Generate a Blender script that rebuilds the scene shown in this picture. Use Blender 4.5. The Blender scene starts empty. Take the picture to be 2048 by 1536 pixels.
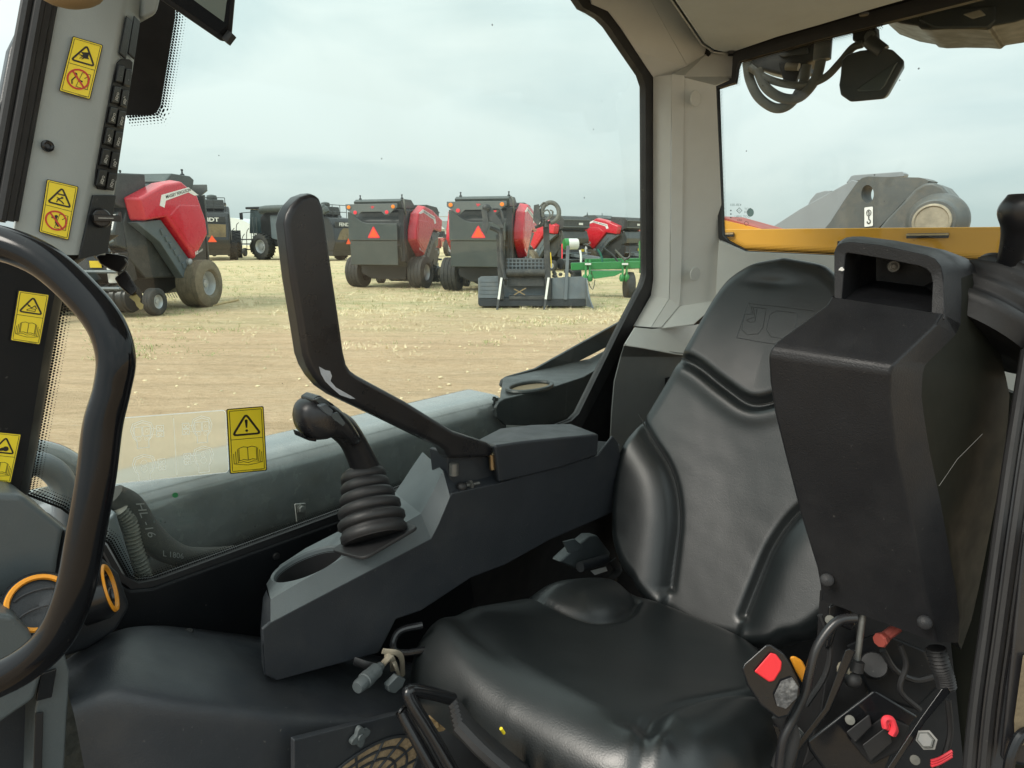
import bpy, bmesh, math, random
import numpy as np
from mathutils import Vector, Matrix, noise
random.seed(7)
rad = math.radians
SC = bpy.context.scene
COL = SC.collection
F = 1330.0
TH = rad(12.4)
CAM = Vector((0, 0, 1.65))
AZ = rad(42)
AR = Vector((math.sin(AZ), math.cos(AZ), 0))      # rearward
AS = Vector((-math.cos(AZ), math.sin(AZ), 0))     # across the cab, away from the open door
UP = Vector((0, 0, 1))


def C(r, s, z):
    return CAM + AR * r + AS * s + UP * z


def CV(r, s, z):
    return AR * r + AS * s + UP * z


def ray(px, py):
    x = (px - 1024) / F
    u = (768 - py) / F
    return Vector((x, math.cos(TH) + u * math.sin(TH), -math.sin(TH) + u * math.cos(TH)))


def P(px, py, r=None, s=None, z=None, t=None, pl=None):
    d = ray(px, py)
    if t is None:
        if r is not None:
            t = r / d.dot(AR)
        elif s is not None:
            t = s / d.dot(AS)
        elif z is not None:
            t = z / d.z
        else:
            p0, n = pl
            t = (p0 - CAM).dot(n) / d.dot(n)
    return CAM + d * t


def PP(pts, **k):
    return [P(x, y, **k) for x, y in pts]


def G(px, py):
    d = ray(px, py)
    return CAM + d * (-CAM.z / d.z)


# ------------------------------------------------------------ materials
def nd(nt, typ, **k):
    n = nt.nodes.new(typ)
    for a, b in k.items():
        setattr(n, a, b)
    return n


MATS = {}


def mat(name, c, rough=.5, metal=0., var=.12, vscale=6., bump=0., bscale=300., bdist=.001, dirt=0., dirtc=(.32, .27, .18),
        dscale=5., spec=.5, coat=0., emit=None, scratch=0.):
    m = bpy.data.materials.new(name)
    m.use_nodes = True
    nt = m.node_tree
    b = nt.nodes['Principled BSDF']
    L = nt.links.new
    tc = nd(nt, 'ShaderNodeTexCoord')
    b.inputs['Roughness'].default_value = rough
    b.inputs['Metallic'].default_value = metal
    b.inputs['Specular IOR Level'].default_value = spec
    b.inputs['Coat Weight'].default_value = coat
    b.inputs['Coat Roughness'].default_value = .08
    n1 = nd(nt, 'ShaderNodeTexNoise')
    n1.inputs['Scale'].default_value = vscale
    n1.inputs['Detail'].default_value = 6
    n1.inputs['Roughness'].default_value = .65
    L(tc.outputs['Object'], n1.inputs['Vector'])
    mr = nd(nt, 'ShaderNodeMapRange')
    mr.inputs[1].default_value = .25
    mr.inputs[2].default_value = .75
    mr.inputs[3].default_value = 1 - var
    mr.inputs[4].default_value = 1 + var
    L(n1.outputs['Fac'], mr.inputs[0])
    mx = nd(nt, 'ShaderNodeVectorMath', operation='SCALE')
    mx.inputs[0].default_value = c
    L(mr.outputs[0], mx.inputs['Scale'])
    col = mx.outputs[0]
    # roughness variation
    mr2 = nd(nt, 'ShaderNodeMapRange')
    mr2.inputs[1].default_value = .3
    mr2.inputs[2].default_value = .7
    mr2.inputs[3].default_value = max(.02, rough - .07)
    mr2.inputs[4].default_value = min(1, rough + .1)
    n3 = nd(nt, 'ShaderNodeTexNoise')
    n3.inputs['Scale'].default_value = vscale * 3.7
    n3.inputs['Detail'].default_value = 5
    L(tc.outputs['Object'], n3.inputs['Vector'])
    L(n3.outputs['Fac'], mr2.inputs[0])
    L(mr2.outputs[0], b.inputs['Roughness'])
    if dirt:
        n2 = nd(nt, 'ShaderNodeTexNoise')
        n2.inputs['Scale'].default_value = dscale
        n2.inputs['Detail'].default_value = 9
        n2.inputs['Roughness'].default_value = .72
        L(tc.outputs['Object'], n2.inputs['Vector'])
        r2 = nd(nt, 'ShaderNodeMapRange')
        r2.inputs[1].default_value = .48
        r2.inputs[2].default_value = .78
        r2.inputs[3].default_value = 0
        r2.inputs[4].default_value = dirt
        L(n2.outputs['Fac'], r2.inputs[0])
        mm = nd(nt, 'ShaderNodeMix', data_type='RGBA')
        L(r2.outputs[0], mm.inputs[0])
        L(col, mm.inputs[6])
        mm.inputs[7].default_value = (*dirtc, 1)
        col = mm.outputs[2]
    if scratch:
        # fine pale specks and hairline scuffs
        n4 = nd(nt, 'ShaderNodeTexNoise')
        n4.inputs['Scale'].default_value = 130
        n4.inputs['Detail'].default_value = 3
        L(tc.outputs['Object'], n4.inputs['Vector'])
        r4 = nd(nt, 'ShaderNodeMapRange')
        r4.inputs[1].default_value = .71
        r4.inputs[2].default_value = .78
        r4.inputs[4].default_value = scratch
        L(n4.outputs['Fac'], r4.inputs[0])
        m4 = nd(nt, 'ShaderNodeMix', data_type='RGBA')
        L(r4.outputs[0], m4.inputs[0])
        L(col, m4.inputs[6])
        m4.inputs[7].default_value = (.3, .29, .26, 1)
        col = m4.outputs[2]
    L(col, b.inputs['Base Color'])
    if bump:
        nb = nd(nt, 'ShaderNodeTexNoise')
        nb.inputs['Scale'].default_value = bscale
        nb.inputs['Detail'].default_value = 3
        L(tc.outputs['Object'], nb.inputs['Vector'])
        bp = nd(nt, 'ShaderNodeBump')
        bp.inputs['Strength'].default_value = bump
        bp.inputs['Distance'].default_value = bdist
        L(nb.outputs['Fac'], bp.inputs['Height'])
        L(bp.outputs[0], b.inputs['Normal'])
    if emit:
        b.inputs['Emission Color'].default_value = (*emit[:3], 1)
        b.inputs['Emission Strength'].default_value = emit[3]
    MATS[name] = m
    return m


M_ = mat
M_('plastic_black', (.016, .018, .021), .42, bump=.35, bscale=420, var=.15, dirt=.06, scratch=.22)
M_('plastic_pod', (.013, .0135, .0155), .46, spec=.32, bump=.5, bscale=520, var=.16, dirt=.05, dirtc=(.2, .19, .17), dscale=3, scratch=.15)
M_('plastic_slate', (.085, .1, .105), .42, bump=.35, bscale=500, var=.1, dirt=.05, scratch=.12)
M_('plastic_charcoal', (.024, .028, .034), .46, bump=.35, bscale=480, var=.14, dirt=.13, dirtc=(.16, .15, .12), scratch=.2)
M_('pillar_grey', (.35, .385, .38), .42, bump=.15, bscale=600, var=.05)
M_('trim_light', (.53, .54, .515), .5, bump=.2, bscale=500, var=.05, dirt=.07, dscale=9)
M_('trim_mid', (.12, .128, .125), .5, bump=.2, bscale=500, var=.07, dirt=.1)
M_('headliner', (.48, .51, .5), .9, bump=.6, bscale=900, var=.06, dirt=.1, dirtc=(.2, .19, .16), dscale=11)
M_('olive_dark', (.012, .0125, .009), .6, spec=.15)
M_('rubber', (.014, .014, .015), .55, bump=.2, bscale=200, scratch=.15)
M_('gloss_black', (.009, .0095, .011), .2, var=.1, scratch=.06)
M_('soft_handle', (.013, .013, .015), .3, bump=.1, bscale=700, dirt=.05, scratch=.06)
M_('matt_black', (.008, .008, .009), .8)
M_('beam_paint', (.14, .152, .152), .22, var=.35, vscale=9, coat=1., dirt=.4, dirtc=(.17, .16, .12), dscale=7, scratch=.5)
M_('mud_shade', (.05, .052, .045), .8, bump=.7, bscale=45, bdist=.006, var=.6, vscale=14, dirt=.5, dirtc=(.13, .11, .075), dscale=16, scratch=.5)  # mottled mud, darkened by the shade painted under the beam
M_('beam_dark', (.02, .024, .025), .42, var=.3, dirt=.14, dirtc=(.12, .12, .1), scratch=.4)
M_('satin_black', (.007, .008, .0095), .5, spec=.22, bump=.1, bscale=400, scratch=.15)
M_('rail_black', (.006, .0065, .008), .12, spec=.3, var=.1, scratch=.05)
M_('steel_zinc', (.2, .2, .19), .5, .8, var=.2, vscale=60)
M_('steel_brass', (.5, .36, .2), .4, 1., var=.25, vscale=60)
M_('amber_paint', (.62, .30, .02), .38, var=.1, vscale=3, dirt=.12, dirtc=(.3, .16, .03), dscale=3)
M_('orange_ring', (.75, .3, .02), .4, var=.03)
M_('red_button', (.72, .03, .04), .4, var=.05)
M_('boom_grey', (.085, .09, .088), .45, var=.2, vscale=5, dirt=.6, dirtc=(.2, .165, .12), dscale=7, scratch=.4)
M_('boom_pale', (.24, .255, .27), .45, var=.05)
M_('pin_worn', (.33, .29, .22), .6, .3, var=.3, vscale=14)
M_('white_paint', (.78, .78, .76), .5, var=.04)
M_('sticker_yellow', (.95, .74, .03), .35, var=.04)
M_('sticker_black', (.015, .012, .01), .4)
M_('sticker_red', (.62, .05, .03), .4)
M_('icon_pale', (.55, .55, .52), .5)
M_('icon_dim', (.22, .22, .21), .5)
M_('scuff_silver', (.5, .53, .58), .4, .3, var=.2, vscale=60)
M_('worn_black', (.06, .06, .062), .5, var=.5, vscale=90, bump=1., bscale=160, bdist=.002, dirt=.8, dirtc=(.35, .34, .33), dscale=60)
M_('lens_dark', (.05, .06, .06), .15, var=.1, coat=.4)
M_('lamp_shell', (.03, .032, .033), .4, var=.2, dirt=.15, dirtc=(.2, .18, .14), dscale=20)
M_('hose_grey', (.10, .10, .085), .6, var=.2, dirt=.4, dirtc=(.25, .22, .16), dscale=14)
M_('fabric_sleeve', (.04, .04, .036), .85, bump=.6, bscale=250, dirt=.35, dirtc=(.15, .13, .09))
M_('screen_dark', (.2, .25, .24), .12, var=.1)
M_('cork', (.3, .215, .11), .8)
M_('paper_white', (.7, .7, .68), .7)
M_('mud', (.13, .10, .06), .9, bump=.8, bscale=60, bdist=.004, var=.4)
M_('foam_tan', (.3, .22, .13), .9, bump=1., bscale=120, bdist=.004, var=.5, vscale=120)
M_('wire_red', (.75, .05, .07), .4)
M_('key_brass', (.45, .36, .16), .35, .9)
M_('green_dot', (.02, .2, .07), .4)
# outside machines
M_('baler_red', (.56, .012, .03), .28, var=.06, vscale=2, coat=.3, dirt=.05, dirtc=(.4, .3, .25), dscale=2)
M_('baler_grey', (.052, .064, .062), .42, var=.12, vscale=2, dirt=.12, dirtc=(.25, .24, .2), dscale=3)
M_('baler_pale', (.115, .128, .127), .45, var=.08, vscale=2)
M_('baler_dark', (.028, .031, .031), .5, var=.3, vscale=4, dirt=.2, dirtc=(.2, .19, .16), dscale=6)
M_('baler_gloss', (.05, .056, .056), .15, var=.2, vscale=3)
M_('slate_strut', (.10, .125, .14), .45, var=.1, vscale=4)
M_('tyre_black', (.03, .031, .031), .75, var=.25, vscale=9, dirt=.25, dirtc=(.2, .18, .14), dscale=5)
M_('tyre_mud', (.15, .125, .085), .8, var=.35, vscale=7, bump=.5, bscale=30, bdist=.01)
M_('rim_silver', (.42, .44, .45), .4, .4, var=.1)
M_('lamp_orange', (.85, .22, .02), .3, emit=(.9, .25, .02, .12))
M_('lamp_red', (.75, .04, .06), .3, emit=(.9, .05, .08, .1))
M_('smv_orange', (.95, .10, .02), .45, var=.03)
M_('machine_black', (.022, .024, .026), .35, var=.25, vscale=3)
M_('machine_brown', (.16, .115, .05), .3, var=.5, vscale=1.4)
M_('implement_green', (.03, .22, .06), .4, var=.12, vscale=4)
M_('bucket_steel', (.125, .145, .16), .42, .2, var=.25, vscale=3, dirt=.3, dirtc=(.25, .2, .14), dscale=5)
M_('loader_black', (.035, .036, .036), .5, var=.25, vscale=4, dirt=.4, dirtc=(.22, .2, .16), dscale=5)
M_('tape_white', (.75, .75, .7), .5)
M_('yellow_tag', (.7, .5, .03), .5)
M_('hoop_fabric', (.62, .65, .66), .7, var=.04, vscale=.3)
M_('house_white', (.6, .62, .62), .8)
M_('house_roof', (.25, .27, .28), .8)
M_('old_red', (.3, .06, .045), .6, var=.4, vscale=4)
M_('old_tan', (.3, .25, .18), .8, var=.5, vscale=4)
M_('wood_pale', (.5, .38, .2), .8, var=.2, vscale=12)
M_('far_leaf', (.08, .085, .075), .9, var=.4, vscale=.4)
M_('straw_blade', (.8, .68, .44), .8, var=.35, vscale=3)
M_('green_blade', (.32, .35, .14), .8, var=.35, vscale=3)
M_('glass_far', (.05, .07, .075), .1)


def leather():
    m = bpy.data.materials.new('leather_black')
    m.use_nodes = True
    nt = m.node_tree
    b = nt.nodes['Principled BSDF']
    L = nt.links.new
    tc = nd(nt, 'ShaderNodeTexCoord')
    b.inputs['Specular IOR Level'].default_value = .8
    n1 = nd(nt, 'ShaderNodeTexNoise')
    n1.inputs['Scale'].default_value = 5
    n1.inputs['Detail'].default_value = 6
    L(tc.outputs['Object'], n1.inputs['Vector'])
    cr = nd(nt, 'ShaderNodeValToRGB')
    cr.color_ramp.elements[0].position = .3
    cr.color_ramp.elements[0].color = (.007, .0095, .0105, 1)
    cr.color_ramp.elements[1].position = .8
    cr.color_ramp.elements[1].color = (.012, .0155, .0165, 1)
    L(n1.outputs['Fac'], cr.inputs[0])
    L(cr.outputs[0], b.inputs['Base Color'])
    rr = nd(nt, 'ShaderNodeMapRange')
    rr.inputs[1].default_value = .3
    rr.inputs[2].default_value = .7
    rr.inputs[3].default_value = .35
    rr.inputs[4].default_value = .47
    L(n1.outputs['Fac'], rr.inputs[0])
    L(rr.outputs[0], b.inputs['Roughness'])
    v = nd(nt, 'ShaderNodeTexVoronoi', feature='DISTANCE_TO_EDGE')
    v.inputs['Scale'].default_value = 260
    L(tc.outputs['Object'], v.inputs['Vector'])
    # wrinkles: stretched, distorted noise
    mp = nd(nt, 'ShaderNodeMapping')
    mp.inputs['Scale'].default_value = (26, 70, 50)
    mp.inputs['Rotation'].default_value = (0, 0, rad(35))
    L(tc.outputs['Object'], mp.inputs[0])
    w = nd(nt, 'ShaderNodeTexNoise')
    w.inputs['Scale'].default_value = 1
    w.inputs['Detail'].default_value = 5
    w.inputs['Distortion'].default_value = 1.2
    L(mp.outputs[0], w.inputs['Vector'])
    ab = nd(nt, 'ShaderNodeMath', operation='SUBTRACT')
    ab.inputs[1].default_value = .5
    L(w.outputs['Fac'], ab.inputs[0])
    ab2 = nd(nt, 'ShaderNodeMath', operation='ABSOLUTE')
    L(ab.outputs[0], ab2.inputs[0])
    mn = nd(nt, 'ShaderNodeMath', operation='MINIMUM')
    mn.inputs[1].default_value = .05
    L(ab2.outputs[0], mn.inputs[0])
    b1 = nd(nt, 'ShaderNodeBump')
    b1.inputs['Strength'].default_value = .22
    b1.inputs['Distance'].default_value = .0007
    L(v.outputs['Distance'], b1.inputs['Height'])
    b2 = nd(nt, 'ShaderNodeBump')
    b2.inputs['Strength'].default_value = .11
    b2.inputs['Distance'].default_value = .008
    L(mn.outputs[0], b2.inputs['Height'])
    L(b1.outputs[0], b2.inputs['Normal'])
    L(b2.outputs[0], b.inputs['Normal'])
    MATS['leather_black'] = m


leather()


def glass(name, tint=(.845, .915, .89), dust_and_reflections=.10, refl=.05):
    m = bpy.data.materials.new(name)
    m.use_nodes = True
    nt = m.node_tree
    nt.nodes.remove(nt.nodes['Principled BSDF'])
    L = nt.links.new
    out = nt.nodes['Material Output']
    tr = nd(nt, 'ShaderNodeBsdfTransparent')
    tr.inputs[0].default_value = (*tint, 1)
    gl = nd(nt, 'ShaderNodeBsdfGlossy')
    gl.inputs['Roughness'].default_value = .03
    fr = nd(nt, 'ShaderNodeFresnel')
    fr.inputs['IOR'].default_value = 1.4
    mx = nd(nt, 'ShaderNodeMixShader')
    L(fr.outputs[0], mx.inputs[0])
    L(tr.outputs[0], mx.inputs[1])
    L(gl.outputs[0], mx.inputs[2])
    df = nd(nt, 'ShaderNodeBsdfDiffuse')
    df.inputs[0].default_value = (.55, .58, .55, 1)
    tc = nd(nt, 'ShaderNodeTexCoord')
    n = nd(nt, 'ShaderNodeTexNoise')
    n.inputs['Scale'].default_value = 1.9
    n.inputs['Detail'].default_value = 9
    L(tc.outputs['Object'], n.inputs['Vector'])
    mr = nd(nt, 'ShaderNodeMapRange')
    mr.inputs[1].default_value = .4
    mr.inputs[2].default_value = .75
    mr.inputs[4].default_value = dust_and_reflections  # whitish patches: cab reflections and haze painted in along with dust
    L(n.outputs['Fac'], mr.inputs[0])
    v = nd(nt, 'ShaderNodeTexVoronoi')
    v.inputs['Scale'].default_value = 38
    L(tc.outputs['Object'], v.inputs['Vector'])
    sx = nd(nt, 'ShaderNodeSeparateColor')
    L(v.outputs['Color'], sx.inputs[0])
    th = nd(nt, 'ShaderNodeMath', operation='MULTIPLY')
    th.inputs[1].default_value = .10
    pw = nd(nt, 'ShaderNodeMath', operation='POWER')
    pw.inputs[1].default_value = 3
    L(sx.outputs[0], pw.inputs[0])
    L(pw.outputs[0], th.inputs[0])
    lt = nd(nt, 'ShaderNodeMath', operation='LESS_THAN')
    L(v.outputs['Distance'], lt.inputs[0])
    L(th.outputs[0], lt.inputs[1])
    gt = nd(nt, 'ShaderNodeMath', operation='GREATER_THAN')
    gt.inputs[1].default_value = .72
    L(sx.outputs[1], gt.inputs[0])
    ml = nd(nt, 'ShaderNodeMath', operation='MULTIPLY')
    L(lt.outputs[0], ml.inputs[0])
    L(gt.outputs[0], ml.inputs[1])
    m1 = nd(nt, 'ShaderNodeMixShader')
    L(mr.outputs[0], m1.inputs[0])
    L(mx.outputs[0], m1.inputs[1])
    L(df.outputs[0], m1.inputs[2])
    d2 = nd(nt, 'ShaderNodeBsdfDiffuse')
    d2.inputs[0].default_value = (.05, .05, .045, 1)
    ms = nd(nt, 'ShaderNodeMath', operation='MULTIPLY')
    ms.inputs[1].default_value = .7
    L(ml.outputs[0], ms.inputs[0])
    m2 = nd(nt, 'ShaderNodeMixShader')
    L(ms.outputs[0], m2.inputs[0])
    L(m1.outputs[0], m2.inputs[1])
    L(d2.outputs[0], m2.inputs[2])
    L(m2.outputs[0], out.inputs[0])
    MATS[name] = m


glass('side_glass')
glass('rear_glass', (.86, .92, .90), .03)


def film(name, c, f, back=.0):
    m = bpy.data.materials.new(name)
    m.use_nodes = True
    nt = m.node_tree
    nt.nodes.remove(nt.nodes['Principled BSDF'])
    L = nt.links.new
    tr = nd(nt, 'ShaderNodeBsdfTransparent')
    df = nd(nt, 'ShaderNodeBsdfDiffuse')
    tl = nd(nt, 'ShaderNodeBsdfTranslucent')
    df.inputs[0].default_value = tl.inputs[0].default_value = (*c, 1)
    m1 = nd(nt, 'ShaderNodeMixShader')
    m1.inputs[0].default_value = back
    L(df.outputs[0], m1.inputs[1])
    L(tl.outputs[0], m1.inputs[2])
    m2 = nd(nt, 'ShaderNodeMixShader')
    m2.inputs[0].default_value = f
    L(tr.outputs[0], m2.inputs[1])
    L(m1.outputs[0], m2.inputs[2])
    L(m2.outputs[0], nt.nodes['Material Output'].inputs[0])
    MATS[name] = m


film('film_tan', (.95, .84, .64), .6, .85)
film('film_line', (1, 1, 1), .95, .85)
film('etched', (.1, .14, .13), .75)
film('etched_green', (.04, .16, .12), .8)


def frit():
    m = bpy.data.materials.new('frit_dots')
    m.use_nodes = True
    nt = m.node_tree
    nt.nodes.remove(nt.nodes['Principled BSDF'])
    L = nt.links.new
    out = nt.nodes['Material Output']
    uv = nd(nt, 'ShaderNodeUVMap')
    sp = nd(nt, 'ShaderNodeSeparateXYZ')
    L(uv.outputs[0], sp.inputs[0])

    def mth(op, a, b=None):
        n = nd(nt, 'ShaderNodeMath', operation=op)
        for i, x in enumerate((a, b)):
            if x is None:
                continue
            if isinstance(x, (int, float)):
                n.inputs[i].default_value = x
            else:
                L(x, n.inputs[i])
        return n.outputs[0]
    # u in mm along the edge, v in mm across; staggered dots 2.4 mm apart shrinking with v
    pit = 4.0
    rows = mth('FLOOR', mth('DIVIDE', sp.outputs[1], pit))
    sh = mth('MULTIPLY', mth('MODULO', rows, 2.0), .5)
    fu = mth('SUBTRACT', mth('FRACT', mth('ADD', mth('DIVIDE', sp.outputs[0], pit), sh)), .5)
    fv = mth('SUBTRACT', mth('FRACT', mth('DIVIDE', sp.outputs[1], pit)), .5)
    d = mth('SQRT', mth('ADD', mth('MULTIPLY', fu, fu), mth('MULTIPLY', fv, fv)))
    rr = mth('SUBTRACT', .62, mth('MULTIPLY', sp.outputs[1], .026))
    k = mth('LESS_THAN', d, rr)
    tr = nd(nt, 'ShaderNodeBsdfTransparent')
    df = nd(nt, 'ShaderNodeBsdfDiffuse')
    df.inputs[0].default_value = (.012, .012, .012, 1)
    mx = nd(nt, 'ShaderNodeMixShader')
    L(k, mx.inputs[0])
    L(tr.outputs[0], mx.inputs[1])
    L(df.outputs[0], mx.inputs[2])
    L(mx.outputs[0], out.inputs[0])
    MATS['frit_dots'] = m


frit()

# ------------------------------------------------------------ builders
OFF = {}


def catmull(pts, n=6):
    if len(pts) < 3:
        return list(pts)
    out = []
    P_ = [pts[0] * 2 - pts[1]] + list(pts) + [pts[-1] * 2 - pts[-2]]
    for i in range(1, len(P_) - 2):
        a, b, c, d = P_[i - 1:i + 3]
        for k in range(n):
            t = k / n
            out.append(.5 * ((2 * b) + (c - a) * t + (2 * a - 5 * b + 4 * c - d) * t * t + (3 * b - a - 3 * c + d) * t ** 3))
    out.append(pts[-1].copy())
    return out


def resample(pts, n):
    Ls = [0]
    for a, b in zip(pts, pts[1:]):
        Ls.append(Ls[-1] + (b - a).length)
    out = []
    for k in range(n):
        t = Ls[-1] * k / (n - 1)
        i = 0
        while i < len(Ls) - 2 and Ls[i + 1] < t:
            i += 1
        d = Ls[i + 1] - Ls[i]
        out.append(pts[i].lerp(pts[i + 1], (t - Ls[i]) / d if d else 0))
    return out


class MB:
    def __init__(s):
        s.v, s.f, s.mi, s.uv = [], [], [], {}

    def add(s, vs, fs, m=0):
        o = len(s.v)
        s.v += [Vector(x) for x in vs]
        for f in fs:
            s.f.append([i + o for i in f])
            s.mi.append(m)
        return s

    def prism(s, pts, vec, m=0, taper=None):
        n = len(pts)
        vec = Vector(vec)
        q = [p + vec for p in pts]
        if taper:
            c = sum(q, Vector()) / n
            q = [c + (x - c) * taper for x in q]
        return s.add(list(pts) + q, [list(range(n)), list(range(2 * n - 1, n - 1, -1))] +
                     [[i, i + n, (i + 1) % n + n, (i + 1) % n] for i in range(n)], m)

    def loft(s, rows, closed=False, caps=False, m=0):
        n = len(rows[0])
        vs = [p for r in rows for p in r]
        fs = []
        for i in range(len(rows) - 1):
            for j in range(n if closed else n - 1):
                k = (j + 1) % n
                fs.append([i * n + j, i * n + k, (i + 1) * n + k, (i + 1) * n + j])
        if caps:
            fs.append(list(range(n))[::-1])
            fs.append([(len(rows) - 1) * n + j for j in range(n)])
        return s.add(vs, fs, m)

    def tube(s, pts, r, n=12, smooth=0, m=0, caps=True, flat=1., up=None):
        pts = [Vector(p) for p in pts]
        rs = r if isinstance(r, (list, tuple)) else [r] * len(pts)
        if smooth:
            k = len(pts)
            rr = [Vector((x, 0, 0)) for x in rs]
            pts = catmull(pts, smooth)
            rs = [x.x for x in catmull(rr, smooth)] if k > 2 else rs
        rows = []
        x = None
        for i, p in enumerate(pts):
            d = (pts[min(i + 1, len(pts) - 1)] - pts[max(i - 1, 0)]).normalized()
            if x is None:
                h = up or (UP if abs(d.z) < .9 else Vector((1, 0, 0)))
                x = (h - d * h.dot(d)).normalized()
            else:
                x = (x - d * x.dot(d)).normalized()
            y = d.cross(x)
            rows.append([p + (x * math.cos(a) + y * math.sin(a) * flat) * rs[i] for a in
                         (2 * math.pi * j / n for j in range(n))])
        return s.loft(rows, True, caps, m)

    def lathe(s, o, ax, prof, n=24, m=0, caps=True, squash=None):
        o, ax = Vector(o), Vector(ax).normalized()
        h = UP if abs(ax.z) < .9 else Vector((1, 0, 0))
        x = (h - ax * h.dot(ax)).normalized()
        y = ax.cross(x)
        rows = [[o + ax * d + (x * math.cos(a) + y * math.sin(a)) * r for a in (2 * math.pi * j / n for j in range(n))]
                for d, r in prof]
        return s.loft(rows, True, caps, m)

    def box(s, c, sx, sy, sz, ax=None, m=0):
        c = Vector(c)
        X, Y, Z = ax or (Vector((1, 0, 0)), Vector((0, 1, 0)), Vector((0, 0, 1)))
        vs = [c + X * sx * a + Y * sy * b + Z * sz * d for d in (-.5, .5) for a, b in ((-.5, -.5), (.5, -.5), (.5, .5), (-.5, .5))]
        return s.add(vs, [[3, 2, 1, 0], [4, 5, 6, 7], [0, 1, 5, 4], [1, 2, 6, 5], [2, 3, 7, 6], [3, 0, 4, 7]], m)

    def bar(s, a, b, w, h, m=0, up=UP):
        a, b = Vector(a), Vector(b)
        d = (b - a)
        l = d.length
        d.normalize()
        y = up.cross(d)
        if y.length < 1e-4:
            y = Vector((1, 0, 0)).cross(d)
        y.normalize()
        z = d.cross(y)
        return s.box((a + b) / 2, l, w, h, (d, y, z), m)

    def ell(s, c, rx, ry, rz, ax=None, n=16, m=0):
        X, Y, Z = ax or (Vector((1, 0, 0)), Vector((0, 1, 0)), Vector((0, 0, 1)))
        c = Vector(c)
        rows = []
        for i in range(1, n // 2):
            t = math.pi * i / (n // 2)
            rows.append([c + X * rx * math.sin(t) * math.cos(a) + Y * ry * math.sin(t) * math.sin(a) + Z * rz * math.cos(t)
                         for a in (2 * math.pi * j / n for j in range(n))])
        return s.loft(rows, True, True, m)

    def build(s, name, mats, parent=None, smooth=True, bevel=0., ang=35, seg=2, sub=0, raw=False, solid=0.):
        me = bpy.data.meshes.new(name)
        o = OFF.get(parent.name, Vector()) if parent else Vector()
        me.from_pydata([p - o for p in s.v], [], s.f)
        if not isinstance(mats, (list, tuple)):
            mats = [mats]
        for m in mats:
            me.materials.append(MATS[m])
        me.polygons.foreach_set('material_index', s.mi)
        if not raw:
            bm = bmesh.new()
            bm.from_mesh(me)
            bmesh.ops.recalc_face_normals(bm, faces=bm.faces)
            bm.to_mesh(me)
            bm.free()
        me.update()
        if smooth:
            me.shade_smooth()
            me.set_sharp_from_angle(angle=rad(ang))
        ob = bpy.data.objects.new(name, me)
        COL.objects.link(ob)
        if parent:
            ob.parent = parent
            OFF[ob.name] = o
        if solid:
            md = ob.modifiers.new('solid', 'SOLIDIFY')
            md.thickness = solid
        if bevel:
            md = ob.modifiers.new('bevel', 'BEVEL')
            md.width = bevel
            md.segments = seg
            md.limit_method = 'ANGLE'
            md.angle_limit = rad(min(28, ang))
            md.harden_normals = True
        if sub:
            md = ob.modifiers.new('sub', 'SUBSURF')
            md.levels = md.render_levels = sub
        return ob


def tag(o, label=None, cat=None, group=None, kind=None):
    for k, v in (('label', label), ('category', cat), ('group', group), ('kind', kind)):
        if v:
            o[k] = v
    return o


def thing(name, label, cat, loc=(0, 0, 0), group=None):
    o = bpy.data.objects.new(name, None)
    o.empty_display_size = .1
    COL.objects.link(o)
    o.location = loc
    OFF[o.name] = Vector(loc)
    return tag(o, label, cat, group)


def dup(root, loc, rz, label, group=None, sc=None, skip=()):
    r = root.copy()
    COL.objects.link(r)
    r.location = loc
    r.rotation_euler = (0, 0, rz)
    if sc:
        r.scale = (sc, sc, sc)
    r['label'] = label
    if group:
        r['group'] = group
    for ch in list(root.children):
        if ch.name.split('.')[0] in skip:
            continue
        c = ch.copy()
        COL.objects.link(c)
        c.parent = r
        for g in list(ch.children):
            d = g.copy()
            COL.objects.link(d)
            d.parent = c
    return r


_tc = {}


def text2d(s, bold=0.):
    """flat outlines of a line of text as (verts, faces), height of a capital = 1"""
    if (s, bold) in _tc:
        return _tc[(s, bold)]
    cu = bpy.data.curves.new('txt', 'FONT')
    cu.body = s
    cu.size = 1
    cu.offset = bold
    cu.resolution_u = 3
    ob = bpy.data.objects.new('txt', cu)
    COL.objects.link(ob)
    dg = bpy.context.evaluated_depsgraph_get()
    me = bpy.data.meshes.new_from_object(ob.evaluated_get(dg))
    vs = [v.co.copy() for v in me.vertices]
    fs = [list(p.vertices) for p in me.polygons]
    bpy.data.objects.remove(ob)
    bpy.data.meshes.remove(me)
    bpy.data.curves.remove(cu)
    h = .72
    x0 = min(v.x for v in vs)
    vs = [((v.x - x0) / h, v.y / h) for v in vs]
    _tc[(s, bold)] = (vs, fs)
    return _tc[(s, bold)]


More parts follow.
